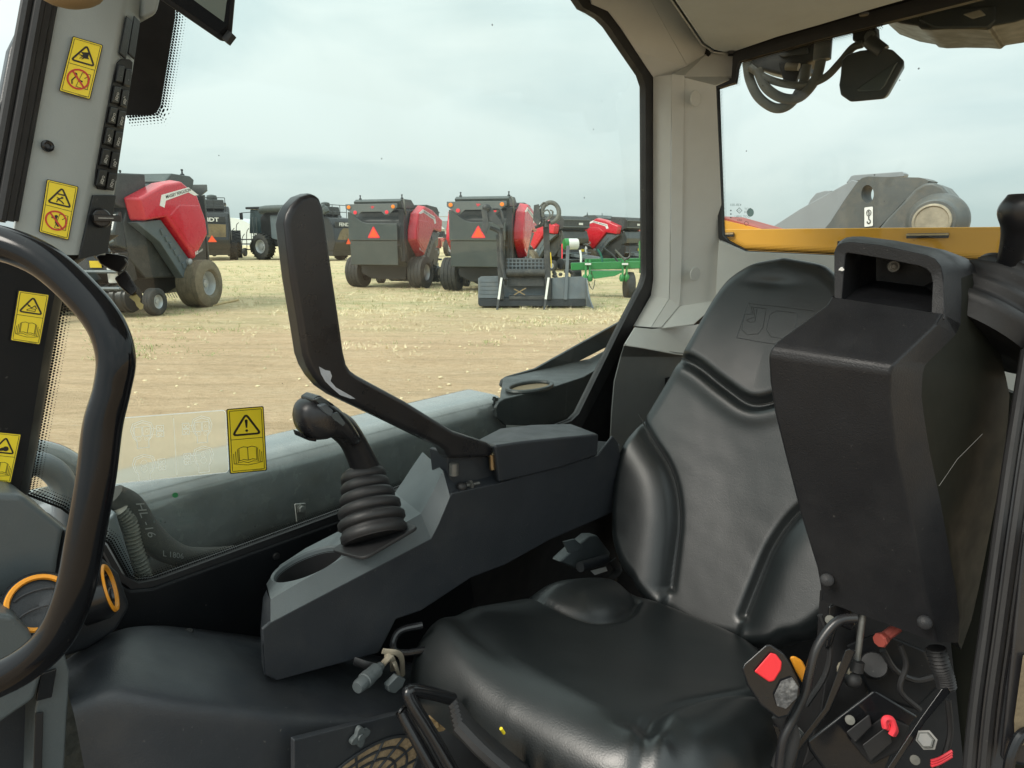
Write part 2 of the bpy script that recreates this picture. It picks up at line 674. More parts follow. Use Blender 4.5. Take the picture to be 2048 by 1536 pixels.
class D2:
    """flat drawing laid on a quad TL,TR,BR,BL of given width x height units; each layer sits a little prouder"""
    def __init__(s, tl, tr, br, bl, w, h, n=None, step=.0004):
        s.q = (tl, tr, br, bl)
        s.w, s.h = w, h
        s.mb = MB()
        nn = (tr - tl).cross(tl - bl).normalized()
        if (CAM - tl).dot(nn) < 0:
            nn = -nn
        s.n = n or nn
        s.step = step

    def at(s, x, y, l=1):
        u, v = x / s.w, y / s.h
        a = s.q[0].lerp(s.q[1], u)
        b = s.q[3].lerp(s.q[2], u)
        return a.lerp(b, v) + s.n * s.step * l

    def poly(s, pts, m, l=1):
        s.mb.add([s.at(x, y, l) for x, y in pts], [list(range(len(pts)))], m)

    def rrect(s, x0, y0, x1, y1, r, m, l=1):
        s.poly(rrect(x0, y0, x1, y1, r), m, l)

    def line(s, pts, w, m, l=2, closed=False):
        pts = [Vector((x, y)) for x, y in pts]
        n = len(pts)
        A, B = [], []
        for i in range(n):
            a = pts[(i - 1) % n] if (closed or i > 0) else None
            b = pts[(i + 1) % n] if (closed or i < n - 1) else None
            d1 = (pts[i] - a).normalized() if a is not None else None
            d2 = (b - pts[i]).normalized() if b is not None else None
            if d1 is None:
                d1 = d2
            if d2 is None:
                d2 = d1
            n1, n2 = Vector((-d1.y, d1.x)), Vector((-d2.y, d2.x))
            nn = (n1 + n2)
            if nn.length < 1e-5:
                nn = n1
            nn.normalize()
            k = w / 2 / max(.35, nn.dot(n1))
            A.append(pts[i] + nn * k)
            B.append(pts[i] - nn * k)
        vs = [s.at(p.x, p.y, l) for p in A + B]
        m_ = n if closed else n - 1
        s.mb.add(vs, [[i, (i + 1) % n, (i + 1) % n + n, i + n] for i in range(m_)], m)

    def circ(s, x, y, r, m, l=2, n=20, ry=None):
        ry = ry or r
        s.poly([(x + r * math.cos(2 * math.pi * i / n), y + ry * math.sin(2 * math.pi * i / n)) for i in range(n)], m, l)

    def ring(s, x, y, r, w, m, l=2, n=24, ry=None):
        ry = ry or r
        s.line([(x + r * math.cos(2 * math.pi * i / n), y + ry * math.sin(2 * math.pi * i / n)) for i in range(n)], w, m, l, True)

    def text(s, t, x, y, h, m, l=2, center=False, mirror=False, bold=0., sx=1., rot=0):
        vs, fs = text2d(t, bold)
        W = max(v[0] for v in vs) * h * sx
        x0 = x - W / 2 if center else x
        pts = []
        for a, b in vs:
            a *= h * sx
            if mirror:
                a = W - a
            px_, py_ = x0 + a, y - b * h
            if rot:
                dx, dy = px_ - x, py_ - y
                px_, py_ = x + dx * math.cos(rot) - dy * math.sin(rot), y + dx * math.sin(rot) + dy * math.cos(rot)
            pts.append(s.at(px_, py_, l))
        s.mb.add(pts, fs, m)


def rrect(x0, y0, x1, y1, r, n=4):
    out = []
    for cx, cy, a in ((x1 - r, y0 + r, -90), (x1 - r, y1 - r, 0), (x0 + r, y1 - r, 90), (x0 + r, y0 + r, 180)):
        for i in range(n + 1):
            t = rad(a + 90 * i / n)
            out.append((cx + r * math.cos(t), cy + r * math.sin(t)))
    return out


def pillow(mb, outline, cen, to3, edge_r, depth, hfun, rings=40, skirt=4, m=0, back=True):
    """cushion: outline (2D list), radial rings towards cen; to3(x,y,h) gives the point; rounded edge of radius edge_r"""
    cen = Vector(cen)
    rows = []
    for k in range(skirt):
        h = -depth + depth * k / skirt
        rows.append([to3(p.x, p.y, h) for p in outline])
    ts = [(k / rings) ** 1.3 for k in range(rings)] + [.9995]
    O = np.array([(p.x, p.y) for p in outline])
    c = np.array((cen.x, cen.y))
    D = np.linalg.norm(O - c, axis=1)
    for t in ts:
        Q = O + (c - O) * t
        d = D * t
        e = np.where(d < edge_r, np.sqrt(np.clip(1 - (1 - d / edge_r) ** 2, 0, 1)), 1.)
        H = e * (edge_r + hfun(Q[:, 0], Q[:, 1]))
        rows.append([to3(Q[i, 0], Q[i, 1], H[i]) for i in range(len(Q))])
    mb.loft(rows, True, True, m)


def dense(pts, n=120):
    q = resample(catmull([Vector((p.x, p.y, 0)) for p in pts], 6), n)
    return np.array([(p.x, p.y) for p in q])


def seg_dist(X, Y, L):
    """distance of each point to a dense polyline"""
    best = np.full(X.shape, 1e9)
    for (x0, y0), (x1, y1) in zip(L[:-1], L[1:]):
        ex, ey = x1 - x0, y1 - y0
        t = np.clip(((X - x0) * ex + (Y - y0) * ey) / max(1e-12, ex * ex + ey * ey), 0, 1)
        best = np.minimum(best, np.hypot(X - x0 - ex * t, Y - y0 - ey * t))
    return best


def signed_dist(X, Y, L):
    best = np.full(X.shape, 1e9)
    sg = np.ones_like(X)
    for (x0, y0), (x1, y1) in zip(L[:-1], L[1:]):
        ex, ey = x1 - x0, y1 - y0
        t = np.clip(((X - x0) * ex + (Y - y0) * ey) / max(1e-12, ex * ex + ey * ey), 0, 1)
        d = np.hypot(X - x0 - ex * t, Y - y0 - ey * t)
        k = d < best
        best = np.where(k, d, best)
        sg = np.where(k, np.sign(ex * (Y - y0) - ey * (X - x0)), sg)
    return best * sg


def nz(X, Y, sx, sy, z):
    return np.array([noise.noise(Vector((float(x) * sx, float(y) * sy, z))) for x, y in zip(X, Y)])


def sstep(a, b, x):
    t = np.clip((x - a) / (b - a), 0, 1)
    return t * t * (3 - 2 * t)


def smooth01(a, b, x):
    t = max(0, min(1, (x - a) / (b - a)))
    return t * t * (3 - 2 * t)


# ------------------------------------------------------------ camera, world, light
cam = bpy.data.cameras.new('camera')
co = bpy.data.objects.new('camera', cam)
COL.objects.link(co)
co.location = CAM
co.rotation_euler = (math.pi / 2 - TH, 0, 0)
cam.sensor_width = 36
cam.lens = 36 * F / 2048
cam.clip_start = .02
cam.clip_end = 3000
SC.camera = co

w = bpy.data.worlds.new('World')
SC.world = w
w.use_nodes = True
nt = w.node_tree
bg = nt.nodes['Background']
SUN_EL, SUN_AZ = rad(42), rad(233)     # azimuth clockwise from +Y
sky = nd(nt, 'ShaderNodeTexSky', sky_type='NISHITA')
sky.sun_disc = False
sky.sun_elevation = SUN_EL
sky.sun_rotation = SUN_AZ
tc = nd(nt, 'ShaderNodeTexCoord')
mp = nd(nt, 'ShaderNodeMapping')
mp.inputs['Scale'].default_value = (1.6, 1.6, 5.5)
nt.links.new(tc.outputs['Generated'], mp.inputs[0])
cn = nd(nt, 'ShaderNodeTexNoise')
cn.inputs['Scale'].default_value = 1.15
cn.inputs['Detail'].default_value = 7
cn.inputs['Roughness'].default_value = .5
cn.inputs['Distortion'].default_value = .5
nt.links.new(mp.outputs[0], cn.inputs['Vector'])
cr = nd(nt, 'ShaderNodeValToRGB')
K = 6.2
cr.color_ramp.elements[0].position = .34
cr.color_ramp.elements[0].color = (.60 , .715, .72, 1)
cr.color_ramp.elements[1].position = .60
cr.color_ramp.elements[1].color = (.85, .92, .89, 1)
nt.links.new(cn.outputs['Fac'], cr.inputs[0])
sc_ = nd(nt, 'ShaderNodeVectorMath', operation='SCALE')
sc_.inputs['Scale'].default_value = K
nt.links.new(cr.outputs[0], sc_.inputs[0])
# an overcast sky is brighter overhead than at the horizon
sz = nd(nt, 'ShaderNodeSeparateXYZ')
nt.links.new(tc.outputs['Generated'], sz.inputs[0])
zz = nd(nt, 'ShaderNodeMath', operation='MAXIMUM')
zz.inputs[1].default_value = 0
nt.links.new(sz.outputs[2], zz.inputs[0])
ov = nd(nt, 'ShaderNodeMath', operation='MULTIPLY_ADD')
ov.inputs[1].default_value = 1.5 * K
ov.inputs[2].default_value = K
nt.links.new(zz.outputs[0], ov.inputs[0])
nt.links.new(ov.outputs[0], sc_.inputs['Scale'])
mx = nd(nt, 'ShaderNodeMix', data_type='RGBA')
mx.inputs[0].default_value = .93
nt.links.new(sky.outputs[0], mx.inputs[6])
nt.links.new(sc_.outputs[0], mx.inputs[7])
nt.links.new(mx.outputs[2], bg.inputs[0])
bg.inputs[1].default_value = .1

sl = bpy.data.lights.new('sun', 'SUN')
sl.energy = 2.1
sl.angle = rad(25)
sl.color = (1, .93, .83)
so = bpy.data.objects.new('sun', sl)
COL.objects.link(so)
dv = Vector((math.sin(SUN_AZ) * math.cos(SUN_EL), math.cos(SUN_AZ) * math.cos(SUN_EL), math.sin(SUN_EL)))
so.rotation_euler = dv.to_track_quat('Z', 'Y').to_euler()
so.location = (0, 0, 30)
vs = SC.view_settings
vs.view_transform = 'Standard'
vs.look = 'None'
vs.gamma = 1
vs.use_curve_mapping = False
vs.exposure = .6
SC.cycles.max_bounces = 10
SC.cycles.diffuse_bounces = 6
SC.cycles.transparent_max_bounces = 16
try:
    SC.cycles.use_denoising = True
except Exception:
    pass
# ============================================================ CAB
cab = thing('loader_cab', 'grey and black cab of a loader with tinted windows, light rear pillar and beige headliner', 'vehicle cab',
            C(.8, .6, -1.25))
SW, RW = 1.10, 2.0          # planes of the side and the rear window

# ---- glass
side_px = [(330, -90), (1000, -90), (1120, -40), (1157, 0), (1166, 13), (1197, 25), (1215, 40), (1291, 157), (1292, 560), (1250, 640),
           (1153, 836), (1127, 846), (690, 1020), (300, 1163), (265, 1166), (250, 1155), (214, 1087), (120, 1017), (44, 988),
           (70, 877), (116, 590), (215, 400)]
win = MB().add(PP(side_px, s=SW), [list(range(len(side_px)))]).build('side_window', 'side_glass', cab, smooth=False)
rear_px = [(1432, 170), (1470, 161), (1474, 123), (1634, 79), (1767, 44), (2048, -30), (2110, -40), (2110, 540), (1488, 501), (1444, 477)]
rwin = MB().add(PP(rear_px, r=RW), [list(range(len(rear_px)))]).build('rear_window', 'rear_glass', cab, smooth=False)


def frit_band(name, px, wmm, inward, parent, label=None, **k):
    """strip of dots just inside the pane's edge; v runs in mm towards the clear glass"""
    pts = PP(px, **k)
    n = len(pts)
    mb = MB()
    uvs = []
    A, B = [], []
    acc = [0]
    for a, b in zip(pts, pts[1:]):
        acc.append(acc[-1] + (b - a).length)
    nrm = AS if 's' in k else AR
    c = P(*inward, **k)
    for i, p in enumerate(pts):
        d1 = (pts[i] - pts[i - 1]).normalized() if i else (pts[1] - pts[0]).normalized()
        d2 = (pts[i + 1] - pts[i]).normalized() if i < n - 1 else d1
        w1, w2 = nrm.cross(d1), nrm.cross(d2)
        w_ = (w1 + w2).normalized()
        if (c - p).dot(w_) < 0:
            w_ = -w_
        A.append(p - nrm * .003)
        B.append(p - nrm * .003 + w_ * wmm / 1000 / max(.5, abs(w_.dot(w1))))
    mb.add(A + B, [[i, i + 1, i + 1 + n, i + n] for i in range(n - 1)])
    ob = mb.build(name, 'frit_dots', parent, smooth=False, raw=True)
    ul = ob.data.uv_layers.new(name='UVMap')
    for poly in ob.data.polygons:
        for li in poly.loop_indices:
            vi = ob.data.loops[li].vertex_index
            ul.data[li].uv = (acc[vi % n] * 1000, wmm if vi >= n else 0)
    return ob


frit_band('dotted_border', [(1157, -2), (1167, 13), (1197, 25), (1215, 40), (1291, 157), (1292, 560), (1250, 640), (1153, 836), (1127, 846),
                            (690, 1020), (300, 1163), (268, 1166), (252, 1155), (214, 1087), (120, 1017), (46, 988), (68, 865), (98, 700), (116, 590)],
          20, (700, 500), win, s=SW)
frit_band('dotted_border', [(1432, 168), (1470, 160), (1474, 123), (1634, 79), (1767, 44)], 22, (1700, 300), rwin, r=RW)
frit_band('dotted_border', [(1434, 175), (1444, 477), (1488, 500), (2048, 527)], 20, (1700, 300), rwin, r=RW)
frit_band('dotted_border', [(345, -60), (344, 32), (315, 208), (308, 221), (250, 226)], 30, (700, 300), win, s=SW)
# solid printed block behind the front pillar, and gaskets
MB().add(PP([(200, -60), (351, -60), (350, 34), (321, 212), (312, 226), (300, 230), (200, 232)], s=SW - .004),
         [list(range(7))]).build('printed_shade', 'matt_black', win, smooth=False)
etch = D2(*PP([(1455, 405), (1500, 405), (1500, 455), (1455, 455)], r=RW - .003), 45, 50)
etch.text('E43R 001271', 41, 4, 4, 0, mirror=True, rot=0) if False else None
etch.text('43R-001', 6, 7, 5, 0, mirror=True)
etch.ring(24, 16, 5.5, 1.1, 0, n=4)
etch.text('03', 20.5, 18, 4, 0, mirror=True)
etch.text('DOT', 34, 15, 4.5, 0, mirror=True)
etch.text('M50', 34, 21, 4.5, 0, mirror=True)
etch.text('DOT 1M8U', 15, 30, 4.4, 0, mirror=True)
etch.text('AS2', 20, 37, 4.4, 0, mirror=True)
etch.ring(38, 42, 4, 1, 0, n=14)
for y in (16, 23, 30):
    etch.circ(7, y, 1.7, 0)
etch.mb.build('etched_mark', 'etched', rwin, smooth=False)
d = D2(*PP([(1493, 416), (1509, 416), (1509, 434), (1493, 434)], r=RW - .003), 16, 18)
d.circ(8, 9, 7, 0, ry=8.4)
d.mb.build('green_spot', 'etched_green', rwin, smooth=False)
d = D2(*PP([(340, 982), (360, 981), (360, 1000), (340, 1001)], s=SW - .003), 20, 20)
d.circ(10, 9, 6, 0, ry=5.5)
d.mb.build('green_spot', 'green_dot', win, smooth=False)
etch = D2(*PP([(300, 1022), (410, 1010), (410, 1068), (300, 1080)], s=SW - .003), 110, 58)
etch.text('43R 51AJ1471', 42, 11, 7, 0, mirror=True)
etch.text('DOT M5', 50, 23, 6, 0, mirror=True)
etch.text('TEMPERED', 50, 34, 6, 0, mirror=True)
etch.ring(86, 47, 5, 1, 0, n=12)
for x in (8, 20):
    etch.circ(x, 22, 2, 0)
etch.mb.build('etched_mark', 'etched', win, smooth=False)


def gasket(name, inner, outer, parent, m='rubber', depth=.02, **k):
    k2 = dict(k)
    key = list(k)[0]
    k2[key] = k[key] - .012
    a = PP(inner, **k2)
    b = PP(outer, **k2)
    n = 40
    a, b = resample(a, n), resample(b, n)
    v = (AS if key == 's' else AR) * depth
    mb = MB()
    mb.loft([[a[i], b[i], b[i] + v, a[i] + v] for i in range(n)], True, True)
    return mb.build(name, m, parent, ang=50)


gasket('window_seal', [(1151, -8), (1160, 12), (1190, 27), (1211, 42), (1291, 160), (1292, 560), (1250, 640), (1153, 838), (1127, 848)],
       [(1178, -14), (1182, 6), (1215, 18), (1238, 50), (1310, 152), (1310, 562), (1266, 655), (1163, 856), (1130, 858)], win, s=SW)
gasket('window_seal', [(1127, 848), (690, 1022), (300, 1165), (268, 1168), (250, 1157), (212, 1090)],
       [(1135, 856), (700, 1032), (306, 1174), (262, 1180), (240, 1166), (203, 1094)], win, s=SW)
gasket('window_seal', [(1430, 178), (1470, 165), (1475, 124), (1634, 80), (1767, 46), (2060, -28)],
       [(1428, 164), (1463, 156), (1466, 105), (1558, 76), (1748, 22), (1938, -30)], rwin, r=RW)
gasket('window_seal', [(1434, 172), (1445, 477), (1489, 501), (2060, 529)], [(1428, 172), (1437, 483), (1482, 508), (2060, 538)], rwin, r=RW)

# ---- rear pillar trim: three facets, cut from pixel polylines on near planes
A0 = [(1176, -12), (1182, 8), (1215, 22), (1240, 55), (1306, 155), (1307, 560), (1302, 592), (1267, 653)]
A1 = [(1270, -50), (1288, -20), (1302, 4), (1336, 65), (1374, 134), (1341, 150), (1340, 560), (1338, 599), (1302, 656)]
A2 = [(1320, -50), (1338, -20), (1352, 3), (1384, 50), (1418, 100), (1366, 152), (1362, 560), (1358, 612), (1322, 656)]
A3 = [(1400, -50), (1410, -20), (1425, 30), (1440, 100), (1472, 106), (1471, 152), (1432, 171), (1444, 478), (1440, 560), (1387, 648)]
mb = MB()
n = 60
a0 = resample(PP(A0, s=1.085), n)
a1 = PP(A1, s=1.03)
a1r = resample(a1, n)
a2r = resample(PP(A2, s=1.0), n)


def matchz(rows):
    return rows


mb2 = MB()


def strip(p, q, m=0, n=None):
    k = max(len(p), len(q))
    mb2.loft([[p[i], q[i]] for i in range(k)], m=m)


# paired corner by corner so that the kinks stay crisp
kA = [(1176, -12), (1182, 8), (1215, 22), (1240, 55), (1270, 101), (1306, 155), (1307, 300), (1307, 560), (1302, 592), (1267, 653)]
kB = [(1270, -50), (1285, -26), (1302, 4), (1336, 66), (1374, 134), (1343, 150), (1342, 300), (1340, 560), (1338, 599), (1302, 656)]
kC = [(1320, -50), (1336, -22), (1350, 2), (1384, 50), (1418, 102), (1368, 153), (1366, 300), (1362, 560), (1358, 612), (1322, 656)]
kD = [(1420, -50), (1430, -22), (1440, 10), (1450, 60), (1473, 106), (1472, 152), (1433, 171), (1438, 300), (1444, 478), (1440, 600), (1387, 648)]
mb2.loft([[P(*kA[i], s=1.088), P(*kB[i], s=1.035)] for i in range(len(kA))])
mb2.loft([[P(*kB[i], s=1.035), P(*kC[i], s=1.01)] for i in range(len(kA))])
kC2 = kC[:6] + [(1366, 153)] + kC[6:]
hz = .525
U3 = [((1330, -32), (1322, -34)), ((1350, 2), (1345, 0)), ((1384, 50), (1386, 60)), ((1404, 80), (1405, 88)), ((1418, 102), (1428, 103)), ((1418, 102), (1452, 106))]
mb2.loft([[P(*c_, s=1.01), P(*d_, z=hz + .012)] for c_, d_ in U3])
L3 = [((1418, 102), (1474, 106)), ((1395, 125), (1473, 130)), ((1368, 153), (1472, 153)), ((1368, 155), (1432, 171)), ((1366, 300), (1438, 300)), ((1362, 560), (1446, 478)),
      ((1358, 612), (1442, 600)), ((1322, 656), (1387, 648))]
mb2.loft([[P(*c_, s=1.01), P(*d_, s=.93)] for c_, d_ in L3])
pil = mb2.build('rear_pillar', 'trim_light', cab, bevel=.004, ang=25, solid=.004)
for cx, cy, rx, ry, s_ in ((1391, 197, 15, 20, .975), (1390, 548, 16, 18, .965)):
    o = P(cx, cy, s=s_ - .004)
    nrm = (P(cx + 30, cy, s=.955) - P(cx - 25, cy, s=.985)).cross(UP).normalized()
    if nrm.dot(CAM - o) < 0:
        nrm = -nrm
    MB().lathe(o - nrm * .001, nrm, [(0, .0001), (0, .0215), (.0022, .021), (.0026, .019), (.0026, .0001)], 28, caps=False).build('plug_cap', 'trim_light', pil)
# structural pillar behind the trim (black), so the cab is closed from outside
MB().prism([C(1.975, 1.09, -.6), C(2.0, 1.09, -.6), C(2.0, 1.0, -.6), C(1.985, 1.0, -.6)], UP * 1.2).build('pillar_core', 'matt_black', pil, smooth=False)

# lower side trim behind the seat: pale band over a dark grey panel
bandT = [(1268, 656), (1302, 659), (1387, 651), (1430, 640), (1500, 630)]
bandB = [(1246, 692), (1285, 698), (1352, 710), (1430, 718), (1500, 722)]
low = [(1240, 712), (1227, 763), (1222, 820), (1219, 875), (1225, 930), (1235, 1010), (1245, 1100)]
lowr = [(1500, 716), (1500, 763), (1500, 820), (1500, 875), (1500, 930), (1500, 1010), (1500, 1100)]
MB().loft([[P(*bandT[i], s=1.04 - .02 * i), P(*bandB[i], s=1.0 - .02 * i)] for i in range(5)]).build('pale_band', 'trim_light', cab, bevel=.003, solid=.004)
MB().loft([[P(*[(1248, 687)] [0], s=1.0), P(1352, 704, s=.96), P(1500, 716, s=.92)]] +
          [[P(*low[i], s=1.02), P((low[i][0] + lowr[i][0]) / 2, low[i][1], s=.98), P(*lowr[i], s=.93)] for i in range(len(low))]
          ).build('lower_trim', 'trim_mid', cab, bevel=.003, solid=.004, ang=60)
MB().prism(PP([(1306, 540), (1272, 655), (1244, 712), (1230, 763), (1224, 830), (1228, 960), (1500, 960), (1500, 640), (1420, 560)], s=1.09), AS * .006
           ).build('trim_backing', 'matt_black', cab, smooth=False)
# rear wall below the rear window
MB().prism(PP([(1437, 480), (1488, 503), (1600, 508), (2060, 532), (2075, 900), (2075, 1300), (1435, 1300), (1430, 600)], r=RW - .03), AR * .03
           ).build('rear_wall', 'trim_light', cab, bevel=.003)
# side wall behind/below the window (black sheet), outside skin
MB().prism(PP([(1310, 562), (1268, 650), (1240, 712), (1227, 763), (1219, 875), (1245, 1100), (1330, 1100), (1330, 1400), (700, 1400), (250, 1400), (150, 1300),
               (205, 1098), (262, 1182), (306, 1176), (700, 1034), (1135, 858), (1163, 856), (1266, 657)], s=SW + .012), AS * .03
           ).build('side_wall', 'matt_black', cab, smooth=False)
MB().prism(PP([(240, 1168), (262, 1182), (306, 1178), (700, 1036), (900, 960), (950, 1200), (900, 1400), (520, 1300), (250, 1265), (190, 1250)], s=SW - .02), AS * .03
           ).build('lower_side_panel', 'satin_black', cab, bevel=.004)
for x, y in ((553, 1112), (548, 1118)):
    pass
mbx = MB()
o = P(552, 1112, s=SW - .02)
mbx.lathe(o, -AS, [(0, .0001), (0, .007), (.004, .006), (.005, .0001)], 10, caps=False)
mbx.build('screw', 'rubber', cab)

MB().prism([C(1.74, -.1, -1.24), C(1.74, 1.1, -1.24), C(1.80, 1.1, -.42), C(1.80, -.1, -.42)], AR * .02).build('rear_lower_panel', 'matt_black', cab, smooth=False)
MB().prism(PP([(1428, 112), (1466, 112), (1558, 80), (1748, 26), (2060, -60), (2060, -220), (1428, -80)], r=RW + .02), AR * .03).build('rear_header', 'matt_black', cab, smooth=False)
MB().prism(PP([(1300, -80), (1345, 0), (1405, 100), (1440, 125), (1500, 120), (1520, -80)], s=1.07), AS * .02).build('side_header', 'matt_black', cab, smooth=False)
# ---- headliner and roof
edge = [P(1345, 0, z=hz), P(1386, 60, z=hz), P(1405, 88, z=hz), P(1424, 101, z=hz), P(1445, 106, z=hz), P(1470, 105, z=hz), P(1558, 75, z=hz), P(1640, 52, z=hz),
        P(1748, 20, z=hz), P(1938, -34, z=hz)]
rest = [C(1.95, -.1, hz), C(1.2, -.12, hz), C(.75, -.12, hz + .02), C(.75, .8, hz + .02), C(1.2, .815, hz + .01)]
mb = MB().prism(edge + rest, UP * .11)
mb.build('headliner', 'headliner', cab, bevel=.012, seg=4)
MB().box(C(1.12, .52, .66), 1.8, 1.3, .05, (AR, AS, UP)).build('roof_panel', 'plastic_slate', cab, bevel=.01)
MB().prism([C(.3, -.12, .60), C(.8, -.12, .60), C(.8, 1.05, .60), C(.3, 1.05, .60)], UP * .02).build('front_headliner', 'headliner', cab, smooth=False)
for x, y in ((1462, 103), (1728, 27)):
    o = P(x, y, z=hz - .001)
    MB().lathe(o, -UP, [(0, .0001), (0, .011), (.004, .01), (.004, .0001)], 14, caps=False).build('fixing_clip', 'rubber', cab)

# ---- front pillar: grey sticker face, side face with switches
def pil_face(y):
    """left edge, corner and right edge of the grey trim at picture height y"""
    return (107 - y * .1693, 256 - y * .1876, 284 - y * .148)


yy = [-80, 0, 60, 120, 200, 280, 360, 440, 480, 510]
L_, Mc, R_ = [], [], []
for y in yy:
    a, b, c = pil_face(y)
    L_.append(P(a, y, s=.955))
    Mc.append(P(b, y, s=.955))
    R_.append(P(c, y, s=1.0))
mb = MB()
rows = []
for i, y in enumerate(yy):
    a, b, c = pil_face(y)
    rows.append([P(a - 4, y, s=.985), P(a, y, s=.957), P(b - 14, y, s=.953), P(b - 4, y, s=.956), P(b + 2, y, s=.962), P(c - 3, y, s=.985), P(c + 2, y, s=.995),
                 P(c - 6, y, s=1.05), P(a - 4, y, s=1.05)])
mb.loft(rows, True, True)
fp = mb.build('front_pillar', 'pillar_grey', cab, ang=50)
# the black lower half of the pillar
mb = MB()
rows = []
for y, a, b in ((470, 0, 222), (540, -10, 122), (590, -16, 111), (700, -34, 90), (800, -54, 74), (900, -74, 58), (990, -90, 40), (1040, -96, 30)):
    b += 12
    rows.append([P(a, y, s=1.0), P(b - 14, y, s=1.0), P(b, y, s=1.015), P(b + 4, y, s=1.08), P(a, y, s=1.08)])
mb.loft(rows, True, True)
fpl = mb.build('lower_pillar', 'satin_black', cab, ang=40)
mb = MB()
mb.tube([P(118, 545, s=1.06), P(100, 650, s=1.06), P(68, 850, s=1.06), P(44, 985, s=1.06)], .004, 8)
mb.build('seal_bead', 'rubber', fpl)
# door seals left of the pillar
mb = MB()
for off, r_, s_ in ((-5, .007, .955), (-16, .008, .95), (-26, .006, .945), (-40, .011, .96), (-52, .006, .95)):
    mb.tube([P(107 - y * .1693 + off - y * .012, y, s=s_) for y in (-60, 100, 250, 440)], r_, 8)
mb.build('door_seal', 'rubber', fp)
mb = MB()
mb.prism(PP([(66, 3), (92, -60), (100, 0), (60, 250), (12, 440), (-60, 440), (-60, 300), (0, 200), (20, 97)], s=1.25), AS * .03)
mb.build('mirror_arm', 'plastic_black', cab, bevel=.006)
# windscreen post seen past the seals


def sticker(px, kind, parent, **k):
    d = D2(*PP(px, **k), 60, 120, step=.0005)
    B, Y, Rd = 1, 0, 2
    d.rrect(0, 0, 60, 120, 3, B, 1) if kind != 'A' else d.rrect(0, 0, 60, 120, 3, Y, 1)
    d.rrect(1.8, 1.8, 58.2, 118.2, 2, Y, 1.6)
    d.line(rrect(4.5, 4.5, 55.5, 115.5, 1), 1., B, 2.2, True)
    d.line([(4.5, 57), (55.5, 57)], 1., B, 2.2)
    tri = [(30, 12), (52, 49), (8, 49)]
    tr = []
    for i in range(3):
        a, b, c = (Vector(tri[(i + j) % 3]) for j in (-1, 0, 1))
        p, q = b + (a - b).normalized() * 6, b + (c - b).normalized() * 6
        for t in (0, .33, .67, 1):
            tr.append(tuple(p.lerp(b, t).lerp(b.lerp(q, t), t)))
    d.line(tr, 3.6, B, 2.4, True)
    if kind == 'bang':
        d.poly([(27.6, 24), (32.4, 24), (31.2, 37), (28.8, 37)], B, 2.4)
        d.circ(30, 24, 2.4, B, 2.4)
        d.circ(30, 42, 2.3, B, 2.4)
    elif kind == 'crush':
        d.poly([(24, 25), (37, 25), (37, 28), (24, 28)], B, 2.4)
        d.circ(33, 33, 2.4, B, 2.4)
        d.line([(32, 34), (26, 38), (33, 41), (38, 45)], 2.6, B, 2.4)
        d.line([(29, 36), (23, 34)], 1.6, B, 2.4)
        d.line([(26, 38), (24, 45)], 2, B, 2.4)
    elif kind == 'burst':
        d.poly([(30, 26), (38, 24), (37, 34), (40, 38), (31, 39), (26, 43), (28, 36), (20, 37), (27, 33), (22, 28)], B, 2.4)
        d.line([(22, 42), (28, 35)], 1.2, B, 2.5)
        d.line([(18, 33), (26, 34)], 1.2, B, 2.5)
    elif kind == 'lift':
        d.line([(22, 44), (38, 44), (38, 39), (28, 39), (22, 42)], 1.3, B, 2.4, True)
        d.line([(22, 31), (30, 37), (36, 31), (40, 38)], 1.8, B, 2.4)
        d.poly([(20, 28), (27, 32), (24, 35)], B, 2.4)
    elif kind == 'head':
        d.circ(34, 39, 6, B, 2.4)
        d.poly([(16, 43), (28, 36), (30, 44), (20, 46)], B, 2.4)
    if kind in ('crush', 'burst'):
        cx, cy = 29, 85
        d.line([(34, 69), (50, 69), (50, 101), (28, 101)], 1, B, 2.2, True)
        d.circ(22 if kind == 'burst' else 28, 76, 3.2, B, 2.4)
        d.line([(24, 79), (30, 86), (38, 88)] if kind == 'burst' else [(28, 79), (29, 90), (35, 97)], 3.4, B, 2.4)
        d.line([(24, 80), (18, 90), (20, 98)] if kind == 'burst' else [(28, 82), (19, 80)], 2.4, B, 2.4)
        d.line([(40, 80), (46, 74), (48, 92)], 1.2, B, 2.3)
        d.ring(cx, cy, 20, 3.6, Rd, 2.8)
        d.line([(cx - 14, cy - 14), (cx + 14, cy + 14)], 3.6, Rd, 2.8)
    else:
        for o_ in (0, 1, 2):
            d.line([(14 - 3.2 * o_, 75 + 4 * o_), (14 - 3.2 * o_, 100 + o_)], 1, B, 2.2)
            d.line([(46 + 3.2 * o_, 75 + 4 * o_), (46 + 3.2 * o_, 100 + o_)], 1, B, 2.2)
        d.line([(16, 74), (23, 71.5), (30, 73), (37, 71.5), (44, 74), (44, 97), (37, 95), (30, 97), (23, 95), (16, 97)], 1.1, B, 2.3, True)
        d.line([(30, 73), (30, 97)], 1.1, B, 2.3)
        d.line([(8, 102), (22, 99), (30, 101.5), (38, 99), (53, 102), (44, 104), (30, 106), (16, 104)], 1, B, 2.2, True)
    d.line([(36, 117), (52, 117)], .6, B, 2.2)
    ob = d.mb.build('warning_sticker', ['sticker_yellow', 'sticker_black', 'sticker_red'], parent, smooth=False, raw=True)
    return ob


def lab(o, t):
    o['label'] = t
    return o


